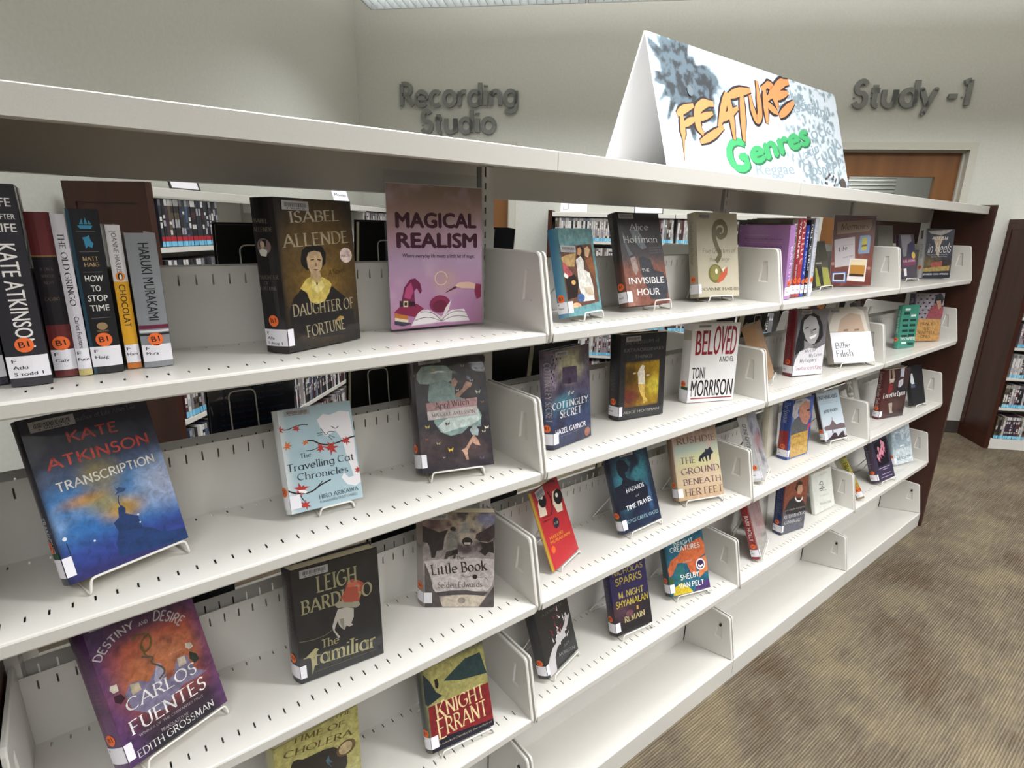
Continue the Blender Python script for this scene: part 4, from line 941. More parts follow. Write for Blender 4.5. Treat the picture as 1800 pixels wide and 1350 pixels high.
['f','P','#15120f',[64.1,144.1,76.8,146.3,77.1,134.3,64.6,132.8]],
['f','E','#1f1b1c',97.3,164.8,11.7,10.4],
['f','P','#c9c0b8',[90.5,162.6,105.1,162.7,104.1,157.2,91.4,157.2]],
['f','P','#c9bfbf',[0.7,116.7,55.2,122.2,114.0,124.5,157.7,121.2,157.8,77.8,152.1,53.0,142.3,41.7,26.7,38.5,18.9,46.5,20.1,62.3,13.5,84.6,7.9,98.0]],
['f','P','#3a3336',[27.7,37.4,58.6,42.3,94.4,43.6,124.3,38.3,144.3,38.3,134.4,28.5,94.4,32.7,58.5,31.0,28.6,27.2]],
['f','P','#cdbfae',[38.5,24.9,66.5,30.9,114.4,30.8,140.4,28.0,128.5,9.7,122.5,0.5,42.3,0.8,36.4,12.3]],
['f','E','#9b8f84',84.4,16.7,8.4,8.3],
['f','P','#4a3f3e',[3.2,113.4,13.5,84.6,20.9,46.5,34.5,26.0,40.3,0.8,1.8,-0.2]],
['f','P','#453b3c',[158.5,55.3,146.3,34.9,124.6,-0.2,158.8,-0.7]],
['f','T','The','K','#4a3a3a',74.7,120.1,0.106,16.8,7.7],
['f','T','Little Book','K','#2e2424',19.4,82.4,0.1,122.6,24.5],
['f','T','Selden Edwards','K','#6f625c',31.8,49.8,0.021,99.4,13.5],
['f','E','#241a1c',114.6,77.4,5.5,5.8],
['f','K','#3a2c2e',1.05,[82.5,82.4,94.4,75.6,106.2,80.1,114.6,77.4,126.1,75.6,136.0,77.8,144.0,68.8]],
['BC',9.6,229.7,55.0,231.9,10.2,217.0],
['L',['']],
]),
'cholera':(3,1,[-0.5785, 0.0698, 0.382, 0.0363, -0.0038, 0.1658, 0.22, 0.032, 0.0061],[
['F','cholera'],
['f','P','#26211f',[28.3,163.1,32.2,170.4,41.4,170.4,51.5,163.1,68.9,160.7,92.2,157.9,111.6,151.1,123.7,135.4,137.0,111.5,137.4,93.0,132.2,80.3,130.5,14.5,20.0,102.3]],
['f','E','#5e4a2e',136.4,131.7,20.6,18.6],
['f','E','#b3a07a',135.3,132.2,14.3,14.5],
['f','P','#40606c',[93.7,128.6,100.7,137.7,101.4,126.6,107.8,114.7,99.5,119.9,105.6,102.9,96.5,117.7]],
['f','T','LOVE IN THE','S','#5f5128',38.8,235.7,-0.223,115.0,10.3],
['f','T','TIME OF','S','#5f5128',33.0,211.7,-0.223,104.6,12.5],
['f','T','CHOLERA','S','#5f5128',16.9,188.3,-0.238,135.5,13.8],
]),
'knight':(3,1,[-0.256, 0.0525, 0.3889, -0.1216, 0.3363, 0.1585, 0.21, 0.0207, 0.0078],[
['F','knight'],
['f','P','#7c1d24',[5.1,102.6,160.5,101.5,161.5,14.3,2.4,28.1]],
['f','P','#141528',[2.4,28.1,161.5,14.3,161.3,-0.5,-0.9,0.3]],
['f','P','#1c2c34',[3.4,178.2,17.6,156.4,28.4,128.6,41.8,116.2,4.5,105.2,-1.5,114.7]],
['f','P','#223a3c',[49.2,146.6,80.7,163.5,109.6,177.1,148.1,178.0,158.7,124.5,128.8,128.4,91.6,132.8]],
['f','P','#1a1410',[27.8,157.2,35.5,157.5,37.0,144.2,33.4,134.7,28.1,139.6]],
['f','T','KNIGHT','SC','#e6cf9c',21.7,70.0,0.025,122.9,31.4],
['f','T','ERRANT','SC','#e6cf9c',20.2,28.4,0.018,125.6,35.8],
['f','T','A novel of Chivalry by the author of','S','#a8a08a',17.4,10.8,-0.015,135.9,4.4],
['f','T','THE CONVERSATION','S','#8b8570',51.3,192.5,0.039,94.3,8.6],
['L',['']],
]),
'sepia':(0,1,[0.1087, 0.06, 1.3494, 0.1832, 0.2298, 0.1302, 0.1924, 0.0261, 0.0021],[
['F','sepia'],
['f','P','#6b4a3c',[-2.4,152.4,120.1,157.7,123.3,24.2,1.4,14.4]],
['f','P','#c2a06c',[-2.2,129.7,26.6,135.5,55.7,138.2,43.0,108.4,6.8,109.8]],
['f','P','#3a241c',[61.7,151.5,77.5,156.4,87.4,147.8,83.8,106.9,59.2,128.0]],
['f','P','#b5565c',[-0.1,119.9,11.1,116.2,31.5,95.5,31.3,82.2,12.5,86.5,1.9,100.2]],
['f','P','#2a1d1a',[3.6,83.7,39.2,91.8,52.5,74.3,39.0,41.3,4.0,37.4,4.5,63.9]],
['f','P','#e8e4dc',[52.2,123.2,71.6,131.1,81.0,120.6,79.3,100.2,98.7,92.4,106.7,60.7,105.5,29.2,59.8,29.5,50.2,64.3,52.9,101.3]],
['f','P','#c8986e',[63.8,148.1,75.1,151.3,78.7,141.1,68.7,131.2,60.7,134.7]],
['f','P','#d8b48c',[90.4,147.7,103.6,152.7,112.0,143.9,100.6,126.9,89.4,130.7]],
['f','P','#96603f',[87.0,120.4,113.6,130.1,123.4,105.3,119.2,73.9,102.5,95.7]],
['f','P','#efe9dc',[3.8,96.8,16.0,89.6,11.8,83.2,-0.7,88.8]],
['f','E','#e0b070',32.2,73.8,7.9,5.4],
['f','P','#d8c8b0',[69.8,59.6,97.5,61.2,105.3,41.5,79.8,38.2]],
['f','E','#4a6a9c',53.0,38.5,14.0,9.6],
['f','E','#e9b48a',30.8,18.4,19.4,10.9],
['f','P','#6b9ba0',[7.7,17.1,133.2,25.1,130.8,-1.5,5.6,0.6]],
['f','T','Isabel Allende','I','#a8c4c4',17.2,166.8,0.099,82.9,11.2],
['BC',-2.8,155.6,52.3,153.3,-0.7,141.0],
['L',['F','Hayd']],
]),
'invisible':(0,1,[0.3506, 0.102, 1.3507, -0.0327, 0.2828, 0.1577, 0.2364, 0.0263, 0.0038],[
['F','invisible'],
['f','P','#3a3b44',[60.0,121.1,76.9,125.3,104.4,116.0,112.3,89.2,147.9,81.4,162.6,51.4,147.6,11.2,84.4,14.8,77.5,46.1,61.9,81.8]],
['f','P','#a8948c',[28.7,121.6,48.2,125.7,54.1,90.8,42.1,78.1,32.2,91.4]],
['f','P','#6b7078',[11.2,190.1,23.2,173.2,23.0,156.0,34.7,136.6,42.8,130.1,26.4,126.0,18.2,147.5]],
['f','P','#7b8088',[39.5,193.7,70.9,193.0,83.1,173.5,94.1,147.1,77.1,142.8,49.5,164.6]],
['f','T','Alice','SL','#c3c2c2',42.2,191.6,0.022,68.2,15.7],
['f','T','Hoffman','SL','#dedddb',13.1,160.3,0.009,126.4,16.0],
['f','T','THE','B','#d6d2d0',65.8,85.0,0.011,27.6,8.1],
['f','T','INVISIBLE','B','#e6e2e0',12.9,55.9,-0.011,133.1,16.3],
['f','T','HOUR','B','#e6e2e0',38.3,26.1,-0.022,85.3,17.3],
['f','P','#6d6a6c',[103.9,147.0,147.7,148.6,148.1,147.5,104.4,145.9]],
['f','P','#6d6a6c',[104.3,140.4,148.0,141.9,148.5,140.7,104.7,139.3]],
['f','P','#6d6a6c',[104.6,133.8,148.4,135.1,148.9,134.0,105.0,132.6]],
['sV','Alice Hoffman','SL','#3a3a3a',0.95,0.5,0.5,0.5],
['BC',5.7,232.5,58.1,232.9,5.4,219.8],
['L',['','Hoff']],
]),
'quarters':(0,1,[0.6948, 0.1359, 1.3498, -0.1903, 0.2025, 0.1636, 0.2438, 0.032, 0.0012],[
['F','quarters'],
['f','K','#6b6440',15.77,[73.3,100.8,92.7,122.8,78.5,144.8,67.7,171.0,67.8,197.2,78.9,214.9,103.5,218.9,118.1,202.5,114.0,180.3,92.0,172.2,80.4,184.3,90.1,195.4,102.2,191.2]],
['f','E','#6d6a35',68.6,67.7,28.0,27.4],
['f','E','#8a8446',68.7,69.9,20.7,22.1],
['f','P','#c05a3c',[73.3,41.0,90.1,69.6,118.8,87.0,116.5,64.6,98.3,47.1,79.4,39.6]],
['f','P','#e9e2cc',[94.9,80.6,109.5,87.1,100.7,71.6]],
['f','E','#e2dec8',73.2,74.3,5.5,8.0],
['f','T','Five Quarters of','I','#3c382c',20.6,126.5,0.018,131.7,13.9],
['f','T','the Orange','I','#3c382c',46.2,103.2,0.008,81.0,11.8],
['f','T','JOANNE HARRIS','S','#3c382c',12.0,19.4,-0.013,151.1,7.9],
['sV','Five Quarters of the Orange','I','#4c483c',0.9,0.4,0.5,0.4],
['BC',8.8,239.1,53.0,238.6,8.7,225.4],
['L',['']],
]),
'cottingley':(1,0,[0.0944, 0.0758, 1.0362, 0.1204, 0.1061, 0.1417, 0.2326, 0.0272, 0.008],[
['F','cottingley'],
['f','P','#50445a',[40.4,189.1,92.9,185.9,94.1,145.6,38.3,149.4]],
['f','P','#3a2f40',[58.7,159.9,69.6,161.1,70.4,145.7,59.5,146.6]],
['drops','#271820',-7.0,229.4,2.9],
['drops','#271820',-16.1,219.2,2.5],
['drops','#271820',-19.6,208.2,4.0],
['drops','#271820',-25.6,201.5,2.5],
['drops','#271820',6.8,219.7,3.5],
['drops','#271820',10.6,211.4,4.1],
['drops','#271820',11.6,203.4,3.5],
['drops','#271820',20.9,211.8,3.5],
['drops','#271820',17.1,196.7,2.9],
['drops','#271820',5.6,200.5,3.8],
['drops','#271820',12.4,191.6,2.9],
['drops','#271820',1.9,185.4,3.5],
['drops','#271820',7.3,178.7,2.9],
['drops','#271820',0.9,169.9,3.2],
['drops','#271820',9.8,172.3,2.6],
['drops','#271820',4.8,161.3,2.3],
['drops','#271820',-1.2,158.5,2.3],
['drops','#271820',10.3,156.4,2.1],
['drops','#271820',8.2,144.9,2.4],
['drops','#271820',21.5,221.5,2.7],
['drops','#271820',34.2,211.8,2.4],
['f','T','the','SI','#f0eef2',55.0,119.9,0.026,23.5,9.4],
['f','T','COTTINGLEY','S','#f0eef2',0.8,94.4,-0.033,130.1,15.4],
['f','T','SECRET','S','#f0eef2',26.3,70.5,-0.032,77.8,17.6],
['f','T','HAZEL GAYNOR','H','#eceaf0',7.6,32.3,-0.012,113.3,13.1],
['f','T','New York Times bestselling author','SI','#8a8aa8',26.8,24.0,0.032,64.9,2.8],
['f','E','#9c6450',125.2,14.7,11.0,11.2],
['sV','COTTINGLEY SECRET','S','#b8b0b8',0.88,0.28,0.72,0.5],
['BC',16.6,228.1,59.2,227.1,16.8,216.3],
['L',['']],
]),
'museum':(1,0,[0.3787, 0.131, 1.0355, -0.1849, 0.0609, 0.1556, 0.2335, 0.0359, 0.0065],[
['F','museum'],
['f','P','#e4d9c4',[68.2,142.5,74.0,148.3,83.0,144.0,80.8,135.7,85.0,124.1,84.7,112.8,86.8,92.7,86.9,58.3,96.3,50.0,98.6,41.0,91.4,43.3,88.0,39.4,82.6,40.1,80.9,54.7,72.4,65.7,64.1,89.5,61.8,115.1,58.6,126.7]],
['f','P','#d6b25c',[63.8,95.2,85.9,92.8,86.9,58.3,96.3,50.0,98.6,41.0,91.4,43.3,88.0,39.4,82.6,40.1,80.9,54.7,72.4,65.7]],
['f','E','#d8b890',48.3,126.3,5.2,2.5],
['f','E','#d8b890',95.1,116.7,6.1,2.9],
['f','T','the MUSEUM of','B','#62615c',13.4,206.0,0.011,116.8,9.8],
['f','T','EXTRAORDINARY','B','#6a6860',10.9,186.7,-0.014,137.9,9.0],
['f','T','THINGS','B','#6a6860',46.9,168.0,-0.041,61.9,9.1],
['f','T','ALICE HOFFMAN','B','#98968a',14.0,15.2,-0.004,125.3,7.4],
['sV','ALICE HOFFMAN','B','#3a3a40',0.95,0.35,0.45,0.4],
['BC',13.4,227.3,63.4,228.6,15.4,213.6],
['L',['F','Hoff']],
]),
'beloved':(1,0,[0.6759, 0.1254, 1.0346, -0.3735, 0.0408, 0.1634, 0.2399, 0.033, 0.0067],[
['F','white1'],
['f','T','BEL','H','#8e1f2c',14.9,145.5,0.008,60.1,73.9],
['f','T','OVED','H','#8e1f2c',75.0,146.0,-0.026,79.7,86.6],
['f','T','A NOVEL','H','#2e2a2c',100.4,122.6,-0.011,51.7,16.0],
['f','T','TONI','H','#1d1b20',9.4,73.6,0.004,45.3,34.7],
['f','T','MORRISON','H','#1d1b20',9.6,18.6,-0.008,146.9,50.6],
['f','P','#8e1f2c',[7.5,14.2,157.1,12.3,157.6,8.5,7.9,10.5]],
['s','P','#b8b0a2',[3.5,220.2,31.1,219.5,33.1,191.7,3.9,189.7]],
['BC',18.4,235.1,60.4,235.2,19.6,228.2],
['L',['']],
['GR'],
]),
'redmur':(2,1,[0.1098, 0.065, 0.7125, 0.3134, 0.3896, 0.1203, 0.2055, 0.0054, 0.0107],[
['F','redmur'],
['f','P','#e9d9c4',[22.5,185.9,35.0,172.8,34.0,140.6,32.7,133.0,1.2,138.3,6.8,168.0]],
['f','P','#e9d9c4',[79.9,175.8,101.9,175.8,114.3,158.4,103.3,116.1,77.7,120.4,69.4,146.7]],
['f','E','#1a1216',30.2,170.7,16.9,16.7],
['f','E','#1a1216',99.8,155.6,21.0,19.8],
['f','E','#f4efe6',30.0,180.9,5.8,5.7],
['f','E','#f4efe6',95.9,161.3,6.3,5.9],
['f','K','#3a0f18',4.66,[39.7,207.6,65.1,206.4,90.2,203.3,105.4,195.6]],
['f','K','#3a0f18',4.23,[61.1,183.1,67.8,164.0,64.4,144.6,51.0,125.3]],
['f','E','#1f2038',58.5,100.7,13.6,13.8],
['f','T','123','B','#c8b89c',49.8,99.1,-0.167,15.8,5.5],
['f','T','THE STRANGE','B','#5a1420',11.1,130.1,-0.131,35.0,3.6],
['f','T','LIBRARY','B','#5a1420',6.5,121.9,-0.159,38.1,4.3],
['f','T','HARUKI','B','#e0922c',12.1,73.1,-0.119,61.9,8.3],
['f','T','MURAKAMI','B','#e0922c',10.0,62.7,-0.131,93.7,7.7],
['f','E','#e8672c',14.2,47.8,9.2,9.2],
['BC',11.4,202.3,49.8,205.9,9.3,179.0],
]),
'hazards':(2,1,[0.3704, 0.0713, 0.7195, -0.0046, 0.3795, 0.1617, 0.22, 0.0242, -0.0004],[
['F','hazards'],
['f','P','#161a2c',[27.6,200.4,42.7,202.2,60.0,195.5,72.8,173.6,64.2,164.9,53.5,162.1,53.2,148.7,69.1,136.7,119.7,118.4,131.6,104.3,124.4,56.8,0.1,64.9,-15.2,100.6,-6.3,129.5,29.1,133.5,39.0,146.9,26.1,160.8,22.5,180.3]],
['f','T','HAZARDS','H','#e8ebf0',42.7,105.5,0.014,75.2,12.3],
['f','T','of','SI','#c8ccd4',75.0,86.6,-0.036,13.9,6.3],
['f','T','TIME TRAVEL','H','#e8ebf0',27.7,57.5,0.028,112.6,13.7],
['f','T','JOYCE CAROL OATES','H','#7fa0a8',17.6,23.0,-0.026,136.6,10.2],
['BC',43.0,215.5,97.6,214.0,44.3,207.2],
['L',['']],
['GR'],
]),
'ground':(2,1,[0.6583, 0.1013, 0.7211, -0.3158, 0.3695, 0.1705, 0.235, 0.0295, -0.0003],[
['F','ground'],
['f','P','#1c1f33',[89.3,116.9,96.8,131.4,110.6,140.2,118.3,143.8,121.4,152.4,128.0,148.7,140.1,156.9,142.7,150.0,150.2,140.3,147.5,134.6,140.0,132.4,135.5,115.1,131.7,114.0,131.1,129.0,123.2,129.0,124.2,111.9,119.7,111.0,115.9,127.7,108.2,124.2,111.6,111.9,106.5,113.1,102.9,124.8,98.1,116.4,102.9,112.9,95.9,113.7]],
['f','T','SALMAN','S','#7a6450',82.0,210.0,0.026,72.1,16.3],
['f','T','RUSHDIE','S','#6b5448',17.3,174.8,0.02,146.1,19.6],
['f','T','THE','S','#6b5550',22.2,113.6,-0.013,55.8,18.9],
['f','T','GROUND','S','#6b4f58',21.2,78.8,0.011,143.3,19.0],
['f','T','BENEATH','S','#5f4a4c',24.4,46.5,-0.004,142.0,17.5],
['f','T','HER FEET','S','#5f4a40',26.4,13.0,-0.011,141.9,20.4],
['L',['']],
]),
'hand':(3,1,[0.0976, 0.0598, 0.3913, 0.2397, 0.3127, 0.1452, 0.205, 0.03, 0.004],[
['F','black1'],
['f','P','#c4bfc2',[4.0,23.8,23.7,47.5,42.1,62.4,61.0,66.9,60.7,77.6,76.4,84.3,89.0,82.5,106.8,93.7,121.1,107.2,119.2,119.0,124.7,121.4,128.9,108.4,138.3,111.4,135.6,102.0,121.8,85.4,103.7,74.1,107.8,61.2,85.2,60.9,59.7,52.0,44.6,35.0,40.3,1.1,25.1,-4.9,9.9,-0.5]],
['shards',85.0,95.3,43.6,'#d8d4d2','#7e2434'],
['f','T','AVA','SL','#8a888c',89.5,37.1,0.094,23.7,7.6],
['f','T','MORGYN','SL','#8a888c',59.5,28.6,-0.249,72.6,8.0],
['f','T','A DOWRY OF','SL','#6b6968',27.6,158.0,-0.129,91.2,7.2],
['L',['']],
]),
'remain':(3,1,[0.3631, 0.0613, 0.391, -0.127, 0.3024, 0.1406, 0.23, 0.0298, 0.0011],[
['F','remain'],
['f','T','NICHOLAS','G','#a89a54',12.1,172.7,-0.006,116.6,15.4],
['f','T','SPARKS','G','#c0ac4c',19.6,143.6,-0.013,100.4,19.7],
['f','T','M. NIGHT','G','#c8b44c',24.9,105.3,-0.06,95.2,17.4],
['f','T','SHYAMALAN','G','#d0bc48',11.6,78.9,-0.034,122.6,18.3],
['f','T','REMAIN','S','#c8b880',36.7,30.3,-0.009,77.1,15.8],
['f','P','#c8944c',[86.7,65.8,93.8,65.2,93.4,54.4,86.2,54.5]],
['f','E','#6b4450',58.1,53.1,14.1,9.4],
['sV','NICHOLAS SPARKS','G','#4a4450',0.95,0.4,0.5,0.4],
['L',['']],
]),
'creatures':(3,1,[0.6435, 0.0815, 0.393, -0.2852, 0.3931, 0.1569, 0.23, 0.0283, 0.0005],[
['F','creatures'],
['f','P','#c8663c',[1.4,85.1,16.6,111.2,47.3,122.9,73.4,147.6,112.1,158.5,147.2,167.3,157.9,144.4,159.7,114.1,131.2,101.5,111.6,75.6,113.5,45.7,87.2,62.6,78.3,93.7,43.3,100.3,15.6,65.0,4.3,61.4]],
['f','P','#d07a4a',[123.0,97.1,162.3,107.7,164.5,59.5,144.3,51.5,119.6,38.6]],
['f','P','#2f6b6c',[34.3,90.3,63.7,93.5,67.6,54.7,54.5,22.4,25.4,39.9]],
['f','P','#c8b02c',[15.5,24.5,46.1,35.7,72.0,18.9,90.0,-2.3,46.8,-0.4,10.0,1.5]],
['f','P','#4a3568',[90.0,-2.3,109.3,23.0,147.2,27.2,164.2,29.8,159.5,1.1]],
['f','P','#3c5a34',[0.9,62.1,20.5,52.4,12.1,25.2,2.9,21.4]],
['f','E','#ece8ec',131.1,80.7,19.0,18.6],
['f','E','#3a2a50',131.1,80.7,13.9,14.0],
['f','P','#ece8ec',[121.8,82.5,130.3,76.7,140.8,80.7,139.4,73.2,129.2,70.4,120.5,75.6]],
['f','T','BRIGHT','G','#cfe0e0',37.9,151.0,0.088,78.1,13.2],
['f','T','CREATURES','G','#e2e8e4',19.7,136.8,-0.006,118.0,14.4],
['f','T','A Novel','I','#e8d8c8',64.2,96.3,-0.009,32.8,6.8],
['f','T','SHELBY','G','#f2f0ea',46.2,44.4,0.003,73.0,15.6],
['f','T','VAN PELT','G','#f2f0ea',34.6,19.5,-0.044,99.2,15.5],
['L',['']],
]),
'greenblack':(0,1,[1.3804, 0.1186, 1.3486, 0.0514, 0.2984, 0.1352, 0.1669, 0.0176, 0.0],[
['F','plain','#3b3a30'],
['f','P','#96963a',[16.5,68.4,31.8,70.0,47.9,2.5,3.2,2.8]],
['f','P','#96963a',[72.2,70.9,127.6,67.1,132.4,0.3,62.8,1.8]],
['f','P','#15161a',[29.1,76.4,74.4,77.1,67.8,1.5,42.6,1.8]],
['f','T','GRASS','B','#d8d4c8',26.4,82.7,0.015,50.3,6.1],
]),
'memoirs':(0,0,[1.5719, 0.1585, 1.3358, -0.3496, 0.1148, 0.2144, 0.2739, 0.0037, 0.0],[
['F','memoirs'],
['f','P','#9d8674',[16.9,242.0,191.7,255.8,192.6,229.1,178.8,212.1,20.8,195.7]],
['f','T','Memoirs','I','#2c1c18',37.2,213.0,0.054,138.6,23.0],
['f','P','#c9c0c4',[9.8,176.5,109.9,189.4,119.0,107.4,95.2,80.4,21.7,72.1]],
['f','T','Life','S','#2c2428',38.2,132.1,0.215,40.3,15.2],
['f','T','Become a writer','B','#8c8488',49.9,153.8,0.127,56.9,3.3],
['f','T','WHAT THEY','B','#6c6468',59.2,107.2,0.163,52.9,5.0],
['f','P','#8ba0c0',[136.2,193.1,182.8,197.1,190.6,188.8,188.7,128.0,135.0,124.3,131.6,134.4]],
['f','P','#c2b45c',[148.3,184.9,172.8,186.9,175.1,139.8,147.0,137.2]],
['f','P','#6b5a2c',[146.8,158.1,174.3,161.7,174.2,155.0,146.7,151.4]],
['f','P','#e6dcd8',[94.5,107.4,182.4,104.2,176.6,17.0,85.8,22.9]],
['f','P','#bc8434',[101.7,102.3,176.0,100.1,170.7,36.6,95.2,39.8]],
['f','P','#e8d6b0',[101.7,102.3,176.0,100.1,173.8,80.4,99.5,82.1]],
['f','P','#3a2210',[96.3,50.0,170.9,46.2,170.7,36.6,95.2,39.8]],
['f','P','#46609c',[9.9,55.4,82.1,57.5,84.5,14.4,11.7,16.1]],
['f','P','#d8d4d8',[14.7,51.0,76.0,52.8,77.3,19.6,15.6,20.8]],
['f','P','#4a2c2c',[20.9,46.3,69.9,48.1,70.1,24.7,21.6,26.1]],
['f','E','#b08078',-5.8,103.7,11.2,6.7],
['f','E','#b08078',11.1,87.1,10.4,6.7],
['f','E','#b08078',193.2,70.1,8.2,6.2],
]),
'darkpurple':(0,1,[2.1826, 0.1137, 1.3475, -0.0782, 0.2558, 0.1438, 0.1976, 0.0164, -0.0035],[
['F','plain','#4a4450'],
['f','P','#8a8890',[14.6,192.9,108.2,196.3,114.7,168.2,73.2,152.8,53.8,102.1,25.7,97.3,18.7,152.8]],
['f','P','#3a3a5c',[78.7,152.8,125.0,163.1,137.3,101.2,91.5,96.6,80.0,127.3]],
['f','P','#7c3c5c',[13.3,87.4,141.7,93.4,141.8,59.8,18.6,54.5]],
['f','T','CAL WORK','B','#d8c8d0',18.9,72.2,0.026,119.9,10.1],
['f','E','#d8bc5c',123.6,103.9,18.1,15.6],
['f','P','#e8e4e6',[17.0,44.5,44.5,46.4,44.5,13.4,22.4,11.5]],
['sV','SO CAL WORK','B','#8a4a70',0.9,0.2,0.5,0.6],
]),
'heels':(0,0,[2.5069, 0.1387, 1.339, -0.4504, 0.1201, 0.1626, 0.2306, 0.0299, -0.0005],[
['F','heels'],
['f','P','#b8a890',[39.4,191.4,78.2,197.4,105.0,195.2,84.8,149.6,85.2,98.8,70.4,109.4,57.2,157.2]],
['f','P','#9c5248',[42.4,71.6,107.8,80.2,107.8,56.0,99.3,45.1,97.8,31.6,85.2,50.4,60.0,39.5,54.5,31.4,48.6,50.2]],
['f','P','#a08a54',[-0.2,44.5,154.4,59.0,154.5,34.6,0.3,28.4]],
['f','P','#b9b4b0',[6.0,219.8,147.0,227.8,128.9,214.2,87.7,200.2,24.1,207.0]],
['f','T','AUTISM','G','#e6e2e0',36.1,179.5,0.016,90.9,13.2],
['f','T','in Heels','I','#f2f0ee',16.5,116.8,0.032,132.4,45.2],
['f','T','The untold story of a female life','B','#c8c4c4',17.9,106.2,0.022,116.0,4.8],
['f','T','on the spectrum','B','#c8c4c4',39.0,97.0,0.024,92.9,4.6],
['f','T',"JENNIFER COOK O'TOOLE",'B','#d8d8dc',4.0,12.3,0.022,146.4,7.6],
['s','P','#4a1c20',[-0.1,225.6,16.7,225.1,15.6,184.2,1.9,184.2]],
['sV','AUTISM IN HEELS','B','#7a7678',0.7,0.4,0.5,0.5],
]),
'coretta':(1,0,[1.2692, 0.1021, 1.0357, -0.2605, 0.0565, 0.1479, 0.2383, 0.0418, 0.0014],[
['F','coretta'],
['f','P','#252528',[13.8,169.1,14.8,201.5,33.8,222.2,70.4,227.2,102.8,214.0,125.3,180.1,134.3,140.9,118.5,119.5,89.3,110.1,45.1,101.7,4.0,76.8,2.0,115.4]],
['f','P','#a9a7a8',[29.7,200.8,56.7,218.6,88.4,209.1,109.2,175.4,110.9,142.2,96.1,115.2,73.7,112.1,47.5,134.6,28.8,168.4]],
['f','P','#8c8a8c',[40.8,129.5,89.3,110.1,92.0,93.2,46.0,96.1]],
['f','P','#1b1b1e',[37.7,173.4,55.5,179.0,56.1,175.2,38.3,169.5]],
['f','P','#1b1b1e',[76.5,166.0,94.7,170.6,95.5,166.2,77.9,161.5]],
['f','P','#efefef',[63.3,139.2,101.8,150.9,95.9,140.2,74.3,132.0]],
['f','P','#8a888a',[65.0,166.6,70.9,167.4,83.8,153.5,71.3,150.9]],
['f','P','#dcdadf',[6.5,60.0,24.5,89.2,68.0,100.3,107.1,95.0,152.4,111.9,149.6,-1.7,-1.4,3.3]],
['f','T','My Life,','SL','#33313a',51.7,83.6,0.053,56.9,11.5],
['f','T','My Love,','SL','#33313a',73.6,65.4,0.046,69.1,12.5],
['f','T','My Legacy','SL','#33313a',30.8,48.3,0.015,83.8,13.0],
['f','T','Coretta Scott King','SL','#8e3a3c',6.4,21.1,-0.02,136.8,14.1],
['sV','CORETTA SCOTT KING','S','#5c1220',0.95,0.3,0.5,0.5],
['BC',10.6,238.0,61.0,238.3,12.9,223.0],
['L',['F','Bio']],
]),
'billie':(1,1,[1.5441, 0.0769, 1.0517, -0.3272, 0.3698, 0.2107, 0.2205, 0.0288, 0.0],[
['F','billie'],
['f','P','#c9c1b4',[-4.5,140.0,28.4,192.9,72.2,218.9,136.3,223.3,188.8,203.5,200.9,119.9,-3.4,125.0]],
['f','P','#b59c88',[63.7,173.7,115.3,196.4,169.8,188.6,180.6,119.5,38.8,123.3]],
['f','P','#7d6650',[71.4,131.1,95.5,133.8,93.9,125.4,70.3,125.1]],
['f','P','#7d6650',[126.7,131.4,152.6,132.8,151.2,125.6,125.4,124.1]],
['f','P','#eceaf0',[-5.4,122.1,211.4,119.5,217.6,-2.2,-6.0,6.3]],
['f','T','Billie','SL','#23232c',17.4,58.5,0.03,76.1,21.9],
['f','T','Eilish','SL','#23232c',16.8,25.8,0.002,85.9,24.9],
['BC',15.0,212.5,67.1,212.9,13.3,199.3],
]),
'teal':(1,0,[2.2022, 0.0859, 1.0345, -0.2068, 0.0667, 0.1315, 0.195, 0.0177, -0.0012],[
['F','plain','#3f8a76'],
['f','P','#1d3a34',[18.6,164.9,62.2,164.3,63.7,153.2,20.0,153.9]],
['f','P','#1d3a34',[14.3,134.3,58.0,133.4,59.4,122.3,15.7,123.2]],
['f','P','#1d3a34',[72.0,132.7,116.5,131.9,118.0,120.6,73.5,121.5]],
['f','P','#1d3a34',[17.6,110.0,61.4,109.0,62.8,97.8,19.0,98.9]],
['f','P','#1d3a34',[71.8,109.1,116.3,108.1,117.9,96.8,73.2,97.9]],
['f','P','#1d3a34',[19.7,85.7,63.6,84.5,65.1,73.2,21.2,74.5]],
['f','P','#1d3a34',[71.9,84.0,116.5,82.8,118.1,71.4,73.3,72.7]],
['f','P','#1d3a34',[19.6,61.4,63.6,60.0,65.0,48.7,21.0,50.2]],
['f','P','#1d3a34',[71.3,61.6,116.0,60.3,117.6,48.8,72.8,50.3]],
['f','P','#1d3a34',[74.6,22.7,119.5,21.0,121.1,9.5,76.1,11.3]],
['f','P','#d8e8e0',[26.1,181.6,62.8,181.5,63.9,171.8,27.2,172.0]],
['f','P','#d8e8e0',[73.2,152.0,110.5,151.7,111.7,141.9,74.3,142.3]],
['f','P','#d8e8e0',[26.8,29.5,64.0,28.4,65.1,18.4,27.9,19.6]],
['f','T','THE CHAMBERS','B','#e2efe8',13.6,37.4,-0.036,114.9,14.0],
['sV','THE BROTHERS','B','#bcd8cc',0.9,0.35,0.5,0.5],
]),
'prince':(1,0,[2.4607, 0.1127, 1.0367, -0.4342, 0.1017, 0.168, 0.2319, 0.0331, 0.0017],[
['F','prince'],
['lat'],
['f','P','#8e4a50',[68.8,110.4,88.7,157.9,112.6,179.6,149.1,179.3,176.9,149.5,160.8,106.8]],
['f','E','#2a2a30',136.4,201.3,25.6,29.7],
['f','P','#b08a70',[119.3,194.2,146.2,197.6,153.4,164.5,139.5,153.6]],
['f','P','#b58a54',[7.6,109.1,161.1,105.4,164.3,-0.7,5.7,0.8]],
['f','T','PRINCE','SL','#3c2a20',42.1,77.7,-0.017,73.1,13.3],
